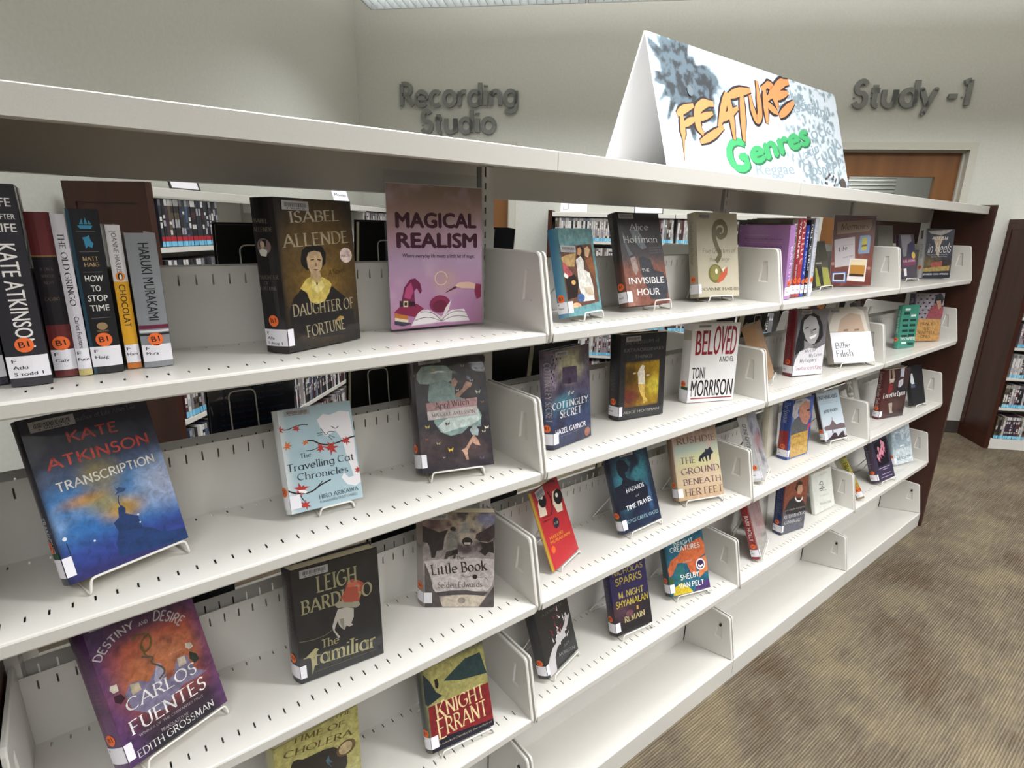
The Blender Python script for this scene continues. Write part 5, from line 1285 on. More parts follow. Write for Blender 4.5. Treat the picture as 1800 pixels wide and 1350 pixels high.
['f','T','THE','SL','#3c2a20',63.7,55.2,-0.019,36.6,13.3],
['f','T','BEAUTIFUL','SL','#3c2a20',30.5,35.1,-0.021,105.4,14.8],
['f','T','ONES','SL','#3c2a20',48.6,16.9,-0.022,60.5,13.4],
['sV','PRINCE','B','#9a8aa0',0.9,0.55,0.5,0.5],
['BC',10.4,227.5,68.5,229.4,12.2,215.3],
]),
'pelosi':(2,0,[1.3099, 0.0907, 0.7041, -0.0855, 0.0399, 0.1374, 0.235, 0.0394, 0.0036],[
['F','pelosi'],
['f','P','#54585c',[1.4,130.0,18.8,157.1,31.8,168.8,67.1,148.9,91.8,125.8,113.7,117.1,120.2,96.9,66.0,98.4,8.2,96.2]],
['f','P','#a9a5a8',[-0.2,213.0,15.0,231.1,44.2,238.1,80.5,232.8,107.2,219.6,115.1,202.0,63.4,203.0,34.8,191.4,43.8,166.8,18.8,157.1,-0.8,178.8]],
['f','P','#b07a68',[43.3,206.2,79.0,221.5,108.8,212.3,114.6,195.1,111.6,181.4,125.8,162.6,121.8,144.3,114.6,131.3,108.5,122.8,78.4,132.8,47.8,166.1]],
['f','P','#3a2a2c',[95.1,184.1,112.9,184.8,114.8,176.2,98.5,177.7]],
['f','P','#c03a4c',[116.8,121.4,137.2,129.8,122.3,96.5,116.0,97.6]],
['f','P','#c09848',[8.2,96.2,66.0,98.4,122.0,97.7,134.4,4.3,19.1,4.0]],
['f','T','NANCY','S','#7d6028',26.7,80.9,0.008,72.7,9.8],
['f','T','THE ART OF POWER','S','#8a6c30',24.7,52.9,-0.003,87.0,7.4],
['s','P','#8e2026',[-0.5,109.7,35.1,114.3,35.7,34.7,-1.8,26.7]],
['BC',3.3,232.9,53.5,231.0,8.1,218.5],
['sV','The Speaker','SL','#a0a8c8',0.95,0.6,0.5,0.5],
['L',['F','Bio']],
]),
'unthinkable':(2,1,[1.5918, 0.075, 0.7189, -0.1476, 0.3801, 0.1481, 0.2012, 0.0227, -0.0041],[
['F','unthinkable'],
['f','T','UNTHINKABLE','H','#1c1c26',-2.0,170.1,-0.009,134.4,16.3],
['f','T','Trauma,Truth,and the Trials','B','#6a7480',18.5,160.6,-0.018,87.9,2.4],
['f','T','of American Democracy','B','#6a7480',12.0,152.4,-0.015,116.4,2.8],
['f','T','JAMIE RASKIN','H','#20242e',21.6,114.4,0.001,97.0,12.1],
['f','P','#6a5a5c',[5.3,57.0,22.7,61.7,46.6,61.7,69.2,81.8,68.0,90.6,72.6,92.4,71.5,81.4,90.2,58.9,123.9,61.3,146.9,55.4,147.3,37.8,64.0,40.7,12.9,43.7]],
['f','P','#3a2c30',[3.8,2.7,39.6,15.1,64.0,28.4,79.5,26.0,86.5,10.1,116.1,25.2,129.1,26.9,134.3,4.9,151.7,7.1,155.3,-0.9,75.7,2.0,19.2,1.4]],
['f','P','#4c3a3c',[55.5,39.5,64.3,48.0,60.9,28.9,53.7,27.6]],
['BC',7.7,201.2,50.8,199.8,7.2,197.1],
['L',['F','Bio']],
]),
'loretta':(2,0,[2.15, 0.0848, 0.7034, -0.2463, 0.0332, 0.1747, 0.235, 0.0281, 0.0018],[
['F','loretta'],
['f','P','#8c7a70',[18.1,231.4,28.0,244.9,48.0,167.7,37.0,168.7]],
['f','P','#9c8a7c',[39.0,233.3,49.3,245.0,69.6,198.3,55.9,188.7]],
['f','P','#b9bcc8',[102.4,228.1,112.3,241.7,130.1,236.7,133.8,192.8,108.5,195.0]],
['f','P','#b9b6c0',[102.3,177.3,133.0,185.5,137.3,159.5,118.0,139.2,104.7,147.8]],
['f','P','#c8b8a8',[34.0,190.7,71.5,190.9,65.8,171.5,41.0,173.8]],
['f','P','#8e2c34',[36.1,161.6,56.2,167.0,67.6,144.1,56.8,123.2,35.6,121.6]],
['f','P','#b0a498',[53.7,72.1,80.7,72.9,88.8,31.1,99.8,20.5,74.9,21.4]],
['f','P','#24242e',[86.3,134.9,121.6,146.3,157.2,157.7,167.6,119.7,108.1,114.4]],
['f','T','Loretta Lynn','K','#efecea',8.9,100.6,0.03,154.3,22.9],
['sV','Loretta Lynn Honky Tonk Girl','K','#c0b0ac',0.95,0.2,0.45,0.5],
['L',['F','Bio']],
]),
'blackstand':(2,1,[2.4879, 0.0546, 0.716, -0.1043, 0.2815, 0.1319, 0.1961, 0.0198, 0.0],[
['F','plain','#1d1e22'],
['f','P','#d0d4d8',[11.0,160.6,26.5,160.7,38.7,107.5,11.4,107.1,-1.3,120.2]],
['f','P','#4c566c',[-4.4,105.3,41.7,103.3,42.4,87.9,-3.8,90.0]],
['f','E','#d8542c',-51.5,51.7,13.4,11.3],
['f','P','#e6e4e6',[-67.2,41.8,-26.2,37.9,-26.0,13.2,-65.0,15.8]],
]),
'rbg':(3,0,[1.343, 0.0801, 0.3768, -0.1761, 0.071, 0.1376, 0.235, 0.0378, 0.0019],[
['F','rbg'],
['f','P','#26262c',[7.0,104.8,29.4,138.4,54.6,152.3,103.0,135.6,131.1,103.4,140.0,75.0,112.8,67.9,18.5,86.1]],
['f','P','#b98c70',[65.9,188.4,79.1,204.9,98.0,201.2,108.6,173.3,100.5,152.3,79.6,156.7]],
['f','P','#2c201c',[59.4,183.3,65.0,207.7,82.4,213.9,102.3,203.6,101.8,194.0,77.7,195.6,72.5,167.8]],
['f','K','#e2dedc',6.54,[64.5,147.0,75.8,131.6,93.6,123.3,108.5,129.2,111.6,140.3]],
['f','T','MY OWN WORDS','SL','#b0a8a8',12.5,97.1,-0.054,115.9,6.6],
['f','T','RUTH BADER','S','#c8c8cc',7.7,65.9,-0.03,124.9,13.3],
['f','T','GINSBURG','S','#c8c8cc',15.4,41.4,-0.062,102.4,13.3],
['sV','RUTH BADER GINSBURG','SL','#5c6c94',0.95,0.35,0.5,0.5],
['L',['F','Bio']],
]),
'drawing':(3,0,[1.6276, 0.0776, 0.3777, -0.049, 0.2742, 0.1647, 0.1729, 0.0131, 0.003],[
['F','plain','#cfd0c8'],
['f','K','#3a3a36',3.78,[54.2,115.1,79.5,132.5,90.6,106.3,63.3,116.3]],
['f','K','#3a3a36',3.78,[53.3,98.7,103.3,93.1,68.0,108.4,82.2,84.8]],
['f','K','#3a3a36',2.84,[58.0,90.8,111.1,81.0]],
['f','T','Coming Home','S','#a8a8a0',51.9,152.3,0.029,77.4,9.5],
['f','T','a memoir','I','#8a8a84',52.6,65.4,-0.092,76.2,6.4],
['f','T','North Hills','S','#8a8a84',45.3,30.6,-0.118,95.3,9.7],
['f','E','#d8602c',-21.6,50.1,15.7,11.5],
]),
'purpleflower':(3,1,[2.1685, 0.0355, 0.394, -0.1037, 0.3849, 0.1579, 0.22, 0.0317, 0.0018],[
['F','plain','#3a3148'],
['f','P','#120d18',[27.5,183.5,149.8,195.0,133.2,70.7,30.1,68.2]],
['petals','#d890a0',97.5,177.5,13.3],
['petals','#d890a0',111.4,165.0,15.8],
['petals','#d890a0',93.7,153.2,14.5],
['petals','#d890a0',61.1,151.0,13.1],
['petals','#d890a0',80.8,137.4,15.6],
['petals','#d890a0',65.6,123.7,15.5],
['petals','#d890a0',44.3,117.9,13.0],
['petals','#d890a0',50.9,103.5,11.9],
['petals','#d890a0',109.0,143.7,13.3],
['petals','#d890a0',92.4,126.9,13.3],
['f','K','#a89cb4',3.21,[32.7,59.5,128.6,59.9]],
['f','K','#a89cb4',3.24,[60.5,50.5,108.5,50.7]],
['f','K','#a89cb4',2.76,[41.7,28.2,125.3,29.0]],
['f','K','#a89cb4',2.75,[33.2,15.2,135.0,13.6]],
['sV','The lavender','S','#7a6c88',0.9,0.3,0.4,0.5],
['L',['F','Bio']],
]),
'greycurve':(2,1,[1.0204, 0.0284, 0.7211, 0.3628, 0.3442, 0.1366, 0.2287, 0.0315, 0.0028],[
['F','greycurve'],
['sV','GUNFIGHTING','B','#5a5c60',0.9,0.45,0.5,0.4],
['L',['F','Bio']],
]),
'holly':(3,1,[1.0906, 0.0259, 0.392, 0.3758, 0.3349, 0.1816, 0.235, 0.03, -0.0007],[
['F','holly'],
['sV','BABY HOLLY','B','#e8d8d8',0.72,0.3,0.5,0.45],
['L',['F','Bio']],
]),
'yellow':(3,1,[1.9371, 0.0064, 0.3961, 0.7569, 0.5303, 0.14, 0.2143, 0.0278, -0.0051],[
['F','yellow'],
['sV','Bloom','S','#3c4a20',0.9,0.5,0.5,0.6],
]),
'tan':(1,1,[1.0764, 0.0836, 1.057, 0.3925, 0.3802, 0.1309, 0.1951, 0.0422, 0.0062],[
['F','plain','#b08a64'],
]),
'mason':(3,0,[2.5064, 0.0808, 0.3803, -0.2041, 0.3099, 0.1618, 0.21, 0.0202, 0.0],[
['F','mason'],
['f','T','NORTH','S','#dfe6ea',31.7,159.2,0.101,120.6,12.5],
['f','T','WOODS','S','#dfe6ea',30.6,63.7,0.049,107.1,13.6],
['f','P','#e6ecee',[59.6,93.0,84.0,98.3,109.5,92.8,64.6,88.7]],
['f','T','MASON','S','#6a7c84',28.3,21.6,0.032,112.7,15.4],
['L',['']],
]),
}
SIGN=[['f','T','Indie','B','#949bb2',88.0,9.2,0.2,179.7,28.4],
['f','T','Reggae','B','#7f8f98',392.3,12.7,0.087,218.4,32.6],
['f','T','Funk','B','#7f8f98',764.3,61.8,0.405,205.0,44.0],
['f','T','Rock','B','#7f8f98',699.7,136.4,0.226,205.0,40.6],
['f','T','Classical','B','#7f8f98',574.1,203.9,0.204,271.3,30.0],
['f','T','Latin','B','#7f8f98',660.0,72.2,0.326,140.3,30.4],
['f','T','Country','B','#7f8f98',666.3,239.2,-0.033,228.2,39.2],
['f','T','Folk','B','#949bb2',89.0,-5.6,0.072,77.8,16.8],
['f','T','Blues','B','#7f8f98',627.4,261.1,0.068,115.3,28.4],
['f','T','Gospel','B','#7f8f98',665.8,30.9,0.093,211.6,36.8],
['f','T','Pop','B','#7f8f98',832.3,47.4,0.4,125.7,30.8],
['f','T','G','BX','#19603c',267.6,7.2,0.169,106.6,83.4],
['f','T','enres','BX','#19603c',380.5,36.1,0.258,379.6,64.2],
['f','T','G','BX','#35985c',261.5,10.7,0.17,106.1,83.2],
['f','T','enres','BX','#35985c',375.7,40.8,0.26,378.2,64.0],
['K2','#171018',30.6,[85.4,146.0,79.8,97.3,68.0,25.4],2],
['K2','#171018',31.3,[66.3,136.8,94.4,152.8,140.6,169.5],1],
['K2','#171018',28.5,[86.9,112.9,111.5,125.3,139.3,136.4],1],
['K2','#171018',37.4,[230.9,185.5,190.5,183.5,156.0,163.3,146.4,139.2,148.9,112.9,164.4,99.5],1],
['K2','#171018',29.9,[148.6,135.7,180.7,147.5,220.6,160.6],1],
['K2','#171018',32.0,[145.9,78.4,200.6,99.7,262.2,130.4],1],
['K2','#171018',37.1,[300.9,225.9,275.1,183.9,240.2,125.8],1],
['K2','#171018',37.0,[304.6,226.5,307.2,172.3,305.1,101.2],1],
['K2','#171018',32.0,[250.3,144.8,294.9,166.6,347.1,192.1],1],
['K2','#171018',37.0,[305.4,216.5,358.5,237.0,427.5,252.0],1],
['K2','#171018',39.0,[376.8,235.7,366.1,180.2,351.0,102.0],1],
['K2','#171018',37.3,[417.9,237.9,420.1,200.2,433.7,166.0,457.4,184.0,464.9,236.5,466.8,286.2],1],
['K2','#171018',39.2,[506.0,273.2,497.0,224.0,490.8,167.6],1],
['K2','#171018',37.5,[487.4,265.9,530.6,286.0,556.3,281.4,538.6,256.5,498.0,232.8],1],
['K2','#171018',37.8,[501.0,228.9,530.4,215.6,562.0,206.7],1],
['K2','#171018',44.6,[657.4,313.8,609.2,303.5,571.2,279.3,556.7,246.0,566.2,220.6],1],
['K2','#171018',38.1,[562.6,251.3,597.5,265.6,642.1,279.3],1],
['K2','#171018',40.6,[568.2,198.6,615.5,223.0,669.2,254.4],1],
['K2','#d97e4a',19.4,[85.4,146.0,79.8,97.3,68.0,25.4],2],
['K2','#d97e4a',20.2,[66.3,136.8,94.4,152.8,140.6,169.5],1],
['K2','#d97e4a',17.3,[86.9,112.9,111.5,125.3,139.3,136.4],1],
['K2','#d97e4a',25.0,[230.9,185.5,190.5,183.5,156.0,163.3,146.4,139.2,148.9,112.9,164.4,99.5],1],
['K2','#d97e4a',18.1,[148.6,135.7,180.7,147.5,220.6,160.6],1],
['K2','#d97e4a',20.3,[145.9,78.4,200.6,99.7,262.2,130.4],1],
['K2','#d97e4a',23.9,[300.9,225.9,275.1,183.9,240.2,125.8],1],
['K2','#d97e4a',23.9,[304.6,226.5,307.2,172.3,305.1,101.2],1],
['K2','#d97e4a',19.4,[250.3,144.8,294.9,166.6,347.1,192.1],1],
['K2','#d97e4a',23.9,[305.4,216.5,358.5,237.0,427.5,252.0],1],
['K2','#d97e4a',25.2,[376.8,235.7,366.1,180.2,351.0,102.0],1],
['K2','#d97e4a',23.2,[417.9,237.9,420.1,200.2,433.7,166.0,457.4,184.0,464.9,236.5,466.8,286.2],1],
['K2','#d97e4a',24.3,[506.0,273.2,497.0,224.0,490.8,167.6],1],
['K2','#d97e4a',22.8,[487.4,265.9,530.6,286.0,556.3,281.4,538.6,256.5,498.0,232.8],1],
['K2','#d97e4a',23.0,[501.0,228.9,530.4,215.6,562.0,206.7],1],
['K2','#d97e4a',28.3,[657.4,313.8,609.2,303.5,571.2,279.3,556.7,246.0,566.2,220.6],1],
['K2','#d97e4a',22.6,[562.6,251.3,597.5,265.6,642.1,279.3],1],
['K2','#d97e4a',25.2,[568.2,198.6,615.5,223.0,669.2,254.4],1]]
# ---------------------------------------------------------------- books
def clabel(root, w, h, mw, lines, name='call_number_label', small=1.0, label=None):
    a = Art(w, h); a.poly([(0, 0), (w, 0), (w, h), (0, h)], '#e9e7ee')
    for i, t in enumerate(lines):
        if t: a.text(t, 'B', '#1c1c22', w * .14, h * (.72 - .28 * i), 0, min(w * .74, h * .13 * len(t) * small), h * .17)
    o = put(bpy.data.objects.new(name, a.mesh(name, M['matte'])), root); o.matrix_local = mw
    if label: o['label'] = label
    return o
def make_book(name, label, m, art=(), plain=None, lines=('F',), gr=False, cat='book', film=True, lean=0, sticker=True, calln=True, hard=True, back=None, group=None, pagecol=None):
    x, y, z, yaw, tilt, w, h, t, q = m; z += .0008 + t * abs(math.sin(lean))
    r = Vector((math.cos(yaw), math.sin(yaw), 0)); n = Vector((-math.sin(yaw), math.cos(yaw), 0))
    up = n * math.sin(tilt) + Vector((0, 0, math.cos(tilt))); out = -(n * math.cos(tilt) - Vector((0, 0, math.sin(tilt))))
    if lean:
        R_ = Matrix.Rotation(lean, 3, n); 
        ax = Vector((0, 1, 0)); R_ = Matrix.Rotation(lean, 3, ax); r, up, out = R_ @ r, R_ @ up, R_ @ out
    root = empty(name, mw=Matrix(((r.x, up.x, out.x, x), (r.y, up.y, out.y, y), (r.z, up.z, out.z, z), (0, 0, 0, 1))), label=label, cat=cat, group=group)
    fn = FD.get(plain) or (lambda u, v, c=(plain or '#30303a'): np.zeros(u.shape + (3,)) + C3(c))
    if isinstance(plain, str) and plain.startswith('#'):
        fn = lambda u, v, c=plain: (np.zeros(u.shape + (3,)) + C3(c)) * (.9 + .2 * fbm(u * 8, v * 10, 90))[..., None]
    bt = .0026 if hard else .0008; cov = MB()
    cov.box(0, w, 0, h, -bt, 0)
    # back board follows the opened spine
    sk_ = -q
    cov.add([(sk_, 0, -t), (w + sk_ * .3, 0, -t), (w + sk_ * .3, h, -t), (sk_, h, -t), (sk_, 0, -t + bt), (w + sk_ * .3, 0, -t + bt), (w + sk_ * .3, h, -t + bt), (sk_, h, -t + bt)], [(0, 3, 2, 1), (4, 5, 6, 7), (0, 1, 5, 4), (1, 2, 6, 5), (2, 3, 7, 6), (3, 0, 4, 7)])
    sv = Vector((-q, -t)); sl = sv.length; sn = Vector((-t, q)).normalized()   # outward normal of the spine in (x,z)
    K_ = 5; bul = .0028 if hard else .0012
    prof = [(-q * i / K_ + sn.x * bul * math.sin(math.pi * i / K_), -t * i / K_ + sn.y * bul * math.sin(math.pi * i / K_)) for i in range(K_ + 1)]
    base = [(p[0] - sn.x * (bt + .001), p[1] - sn.y * (bt + .001)) for p in prof]
    v = [(a, 0, b) for a, b in prof] + [(a, h, b) for a, b in prof] + [(a, 0, b) for a, b in base] + [(a, h, b) for a, b in base]; k1 = K_ + 1
    f = []
    for i in range(K_): f += [(i, i + k1, i + 1 + k1, i + 1), (i + 2 * k1, i + 1 + 2 * k1, i + 1 + 3 * k1, i + 3 * k1), (i, i + 1, i + 1 + 2 * k1, i + 2 * k1), (i + k1, i + 3 * k1, i + 1 + 3 * k1, i + 1 + k1)]
    cov.add(v, f, True)
    cc = fn(np.array([.5, -.05]), np.array([.5, .5])).mean(axis=0)
    me = colmesh([(cov, tuple(float(a) for a in cc))], 'cover', M['print'] if film else M['matte']); me.polygons.foreach_set('use_smooth', cov.sm)
    cover = put(bpy.data.objects.new('cover', me), root)
    i1 = .004 if hard else .0005
    pg = MB().add([(.003, i1, -bt), (w - i1, i1, -bt), (w - i1, h - i1, -bt), (.003, h - i1, -bt), (.003 - q, i1, -t + bt), (w - i1 - q * .3, i1, -t + bt), (w - i1 - q * .3, h - i1, -t + bt), (.003 - q, h - i1, -t + bt)], [(0, 1, 2, 3), (4, 7, 6, 5), (0, 4, 5, 1), (1, 5, 6, 2), (2, 6, 7, 3), (3, 7, 4, 0)])
    if t > .006: pg.build('pages', M['pages'], root)
    A_ = Art(w, h); nx = max(10, min(46, int(w * 260))); A_.fieldfill(fn, nx, int(nx * h / w))
    S_ = Art(sl, h); S_.fieldfill(lambda u, v: fn(u * .1 - .1, v), 5, 30); cuts = [sl * i / 5 for i in range(6)]; S_.cuts = cuts
    for it in art:
        k = it[0]
        if k in ('f', 's'):
            T_ = A_ if k == 'f' else S_; kk = it[1]
            g = lambda s: s / 1000
            if kk == 'P': P = [g(a) for a in it[3]]; T_.poly(list(zip(P[::2], P[1::2])), it[2])
            elif kk == 'K': P = [g(a) for a in it[4]]; T_.stroke(list(zip(P[::2], P[1::2])), g(it[3]), it[2])
            elif kk == 'E': T_.ell(g(it[3]), g(it[4]), g(it[5]), g(it[6]), it[2])
            elif kk == 'R':
                T_.stroke([(g(it[3]) + g(it[5]) * math.cos(a * .45), g(it[4]) + g(it[5]) * math.sin(a * .45)) for a in range(14)], g(it[6]), it[2])
            elif kk == 'T': T_.text(it[2], it[3], it[4], g(it[5]), g(it[6]), it[7], g(it[8]), g(it[9]))
        elif k == 'BC':
            P = [a / 1000 for a in it[1:]]; e1 = Vector((P[2] - P[0], P[3] - P[1])); e2 = Vector((P[4] - P[0], P[5] - P[1])); wb_, hb_ = e1.length, e2.length
            b = Art(wb_, hb_); b.poly([(0, 0), (wb_, 0), (wb_, hb_), (0, hb_)], '#a9a6a6'); b.lay(); xx = wb_ * .1; rr = random.Random(name + label)
            while xx < wb_ * .9:
                ww = wb_ * rr.uniform(.006, .02); b.poly([(xx, hb_ * .32), (xx + ww, hb_ * .32), (xx + ww, hb_ * .78), (xx, hb_ * .78)], '#1d1d20', layer=False); xx += ww + wb_ * rr.uniform(.008, .02)
            b.text('3 9020 0', 'B', '#2c2c30', wb_ * .15, hb_ * .1, 0, wb_ * .7, hb_ * .15)
            o = put(bpy.data.objects.new('barcode_label', b.mesh('barcode_label', M['matte'])), root); an = math.atan2(e1.y, e1.x)
            o.matrix_local = Matrix.Translation((P[4], P[5], .0014)) @ Matrix.Rotation(an, 4, 'Z')
        elif k == 'leaf':
            _, col, lx, ly, ls, an = it; P = []
            for j in range(14):
                rr_ = (1, .42)[j % 2] * (1 if j < 12 else .5) * ls / 1000; th = an + j * 2 * math.pi / 14; P.append((lx / 1000 + rr_ * math.cos(th), ly / 1000 + rr_ * math.sin(th)))
            A_.poly(P, col)
        elif k == 'bf':
            _, col, lx, ly, ls = it; g = ls / 1000; lx /= 1000; ly /= 1000
            for sx in (-1, 1): A_.poly([(lx, ly), (lx + sx * g, ly + g * .9), (lx + sx * g * .9, ly), (lx + sx * g * .5, ly - g * .7)], col)
        elif k in ('drops', 'petals'):
            _, col, lx, ly, ls = it; g = ls / 1000
            A_.ell(lx / 1000, ly / 1000, g * .7, g, col, 8)
            if k == 'petals': A_.ell(lx / 1000 + g * .4, ly / 1000 - g * .8, g * .35, g * .8, '#8c3c5c', 7)
        elif k == 'shards':
            _, lx, ly, ls, c1, c2 = it; rr = random.Random(3)
            for j in range(26):
                a = rr.uniform(0, 6.28); d = rr.uniform(0, ls) / 1000; px, py = lx / 1000 + d * math.cos(a) * .9, ly / 1000 + d * math.sin(a) * 1.1; b_ = rr.uniform(.5, 2.6); g = ls / 1000 * .42
                A_.poly([(px, py), (px + g * math.cos(b_), py + g * math.sin(b_)), (px + g * .35 * math.cos(b_ + .9), py + g * .35 * math.sin(b_ + .9))], c1 if j % 3 else c2)
        elif k == 'arc':
            _, s_, col, cx_, cy_, R_, a0, a1, cap = it; cap /= 1000
            quads, wd = stroke_text(s_, 'G'); A_.lay()
            for qd in quads:
                A_.poly([(cx_ / 1000 + (R_ / 1000 + p[1] * cap) * math.cos(a0 + (a1 - a0) * p[0] / wd), cy_ / 1000 + (R_ / 1000 + p[1] * cap) * math.sin(a0 + (a1 - a0) * p[0] / wd)) for p in qd], col, layer=False)
        elif k == 'lat':
            for a in range(5):
                for b in range(7): A_.ell(w * (.08 + .2 * a + .1 * (b % 2)), h * (.5 + .075 * b), w * .05, h * .02, '#3a3440', 4)
        elif k == 'sV':
            _, s_, font, col, v0, v1, uc, sz = it; cap = sl * sz
            S_.text(s_, font, col, sl * uc - cap * .5, h * v0, -math.pi / 2, h * (v0 - v1), cap)
        elif k == 'sB': _, col, v0, v1 = it[:4]; u0, u1 = it[4:] if len(it) > 4 else (0, 1); S_.poly([(sl * u0, h * v0), (sl * u1, h * v0), (sl * u1, h * v1), (sl * u0, h * v1)], col)
        elif k == 'sT': _, s_, font, col, u0, u1, v0, cp = it; S_.text(s_, font, col, sl * u0, h * v0, 0, sl * (u1 - u0), cp)
        elif k == 'sE': _, col, u_, v0, rx, ry = it; S_.ell(sl * u_, h * v0, rx, ry, col)
        elif k == 'sP': _, col, P = it; S_.poly([(sl * a, h * b) for a, b in P], col)
        elif k == 'sK': _, col, wd_, P = it; S_.stroke([(sl * a, h * b) for a, b in P], wd_, col)
    put(bpy.data.objects.new('cover_print', A_.mesh('cover_print', (M['print_grain'] if plain in GRAIN else M['print']) if film else M['matte'])), cover)
    # spine frame: local x runs from the back edge to the fold
    def bend(Art_):
        nv = []
        for a, b, c_ in Art_.v:
            s_ = 1 - a / sl; k_ = bul * math.sin(math.pi * min(max(s_, 0), 1)) + c_
            nv.append((-q * s_ + sn.x * k_, b, -t * s_ + sn.y * k_))
        Art_.v = nv
    bend(S_); put(bpy.data.objects.new('spine_print', S_.mesh('spine_print', M['print'] if film else M['matte'])), cover)
    if sticker:
        st = Art(sl, h); st.cuts = cuts; st.z = .0009; rad = min(.0092, sl * .55); cy_ = h * (.215 if not gr else .235); st.ell(sl * .5, cy_, rad, rad * 1.0, '#ee6f33', 20)
        st.text('B1', 'B', '#1c0f0c', sl * .5 - rad * .55, cy_ - rad * .38, 0.1, rad * 1.1, rad * .8); bend(st)
        put(bpy.data.objects.new('round_sticker', st.mesh('round_sticker', M['matte'])), root, label='round orange sticker lettered B1')
    if calln:
        lb = Art(sl, h); lb.cuts = cuts; lb.z = .0009; y0, y1 = h * .045, h * .045 + min(.027, h * .13)
        lb.poly([(0, y0), (sl, y0), (sl, y1), (0, y1)], '#e9e7ee', clip=False)
        for i, s_ in enumerate(lines):
            if s_: lb.text(s_, 'B', '#1c1c22', sl * .12, y1 - (y1 - y0) * (.3 + .3 * i), 0, min(sl * .8, .0034 * len(s_) + .001), .0042, clip=False)
        bend(lb); put(bpy.data.objects.new('call_number_label', lb.mesh('call_number_label', M['matte'])), root, label='white call number label')
        if t > .012 and w < .2 and yaw < 1.2:
            wr = Art(.02, h); wr.z = .0012; ww = .011 if sl > .03 else .018; wr.poly([(0, y0), (ww, y0), (ww, y1), (0, y1)], '#e9e7ee', clip=False)
            put(bpy.data.objects.new('label_fold', wr.mesh('label_fold', M['matte'])), root)
    if gr:
        gg = Art(sl, h); gg.cuts = cuts; gg.z = .0009; gg.poly([(sl * .25, h * .165), (sl, h * .165), (sl, h * .2), (sl * .25, h * .2)], '#1f4a2c'); bend(gg)
        put(bpy.data.objects.new('green_sticker', gg.mesh('green_sticker', M['matte'])), root)
    if back:
        bk_ = Art(w, h); bk_.poly([(0, 0), (w, 0), (w, h * .96), (0, h * .96)], back[0])
        for i in range(14): 
            L_ = w * (.75 if i % 4 else .5); bk_.text(back[2], 'B', back[1][i % 2], w * .12, h * (.86 - .05 * i), 0, L_, .0035)
        o = put(bpy.data.objects.new('back_print', bk_.mesh('back_print', M['print'])), cover); o.matrix_local = Matrix.Translation((w - q * .3, 0, -t - .0002)) @ Matrix.Rotation(math.pi, 4, 'Y')
    return root
def easel(m, zs, label, lipx=(.3, .95), liph=.0025):
    """white wire display easel behind a book"""
    x, y, z, yaw, tilt, bw, h, t, q = m
    root = empty('wire_easel', (x, y, zs), yaw, label=label, cat='book stand', group=None)
    a, b = bw * lipx[0], bw * lipx[1]; r = .0019; zf = z - zs; ct, st = math.cos(tilt), math.sin(tilt)
    hb = h * .62; yb = lambda z_: t / ct + (z_ - zf) * st / ct + .0045; top = (((a + b) / 2), yb(hb * ct), hb * ct)
    back0 = yb(.0025)
    lip = MB().tube(roundpath([(a, back0, .0022), (a, -.009, .0022), (a + .004, -.0072, zf + liph), (b - .004, -.0072, zf + liph), (b, -.009, .0022), (b, back0, .0022)], .006), r)
    lip.build('front_lip', M['wire'], root)
    bk_ = MB().tube(roundpath([(a, back0, .0022), (top[0] - .018, top[1], top[2]), (top[0] + .018, top[1], top[2]), (b, back0, .0022)], .012), r); bk_.build('back_rest', M['wire'], root)
    rear = max(back0 + .008, min((.2105 - y - max(0, (b + .006) * math.sin(yaw))) / math.cos(yaw), back0 + .115))
    lg = MB().tube(roundpath([(top[0] - .016, top[1] + .0035, top[2] - .004), (a - .006, rear, .0022), (b + .006, rear, .0022), (top[0] + .016, top[1] + .0035, top[2] - .004)], .008), r); lg.build('rear_leg', M['wire'], root)
    return root
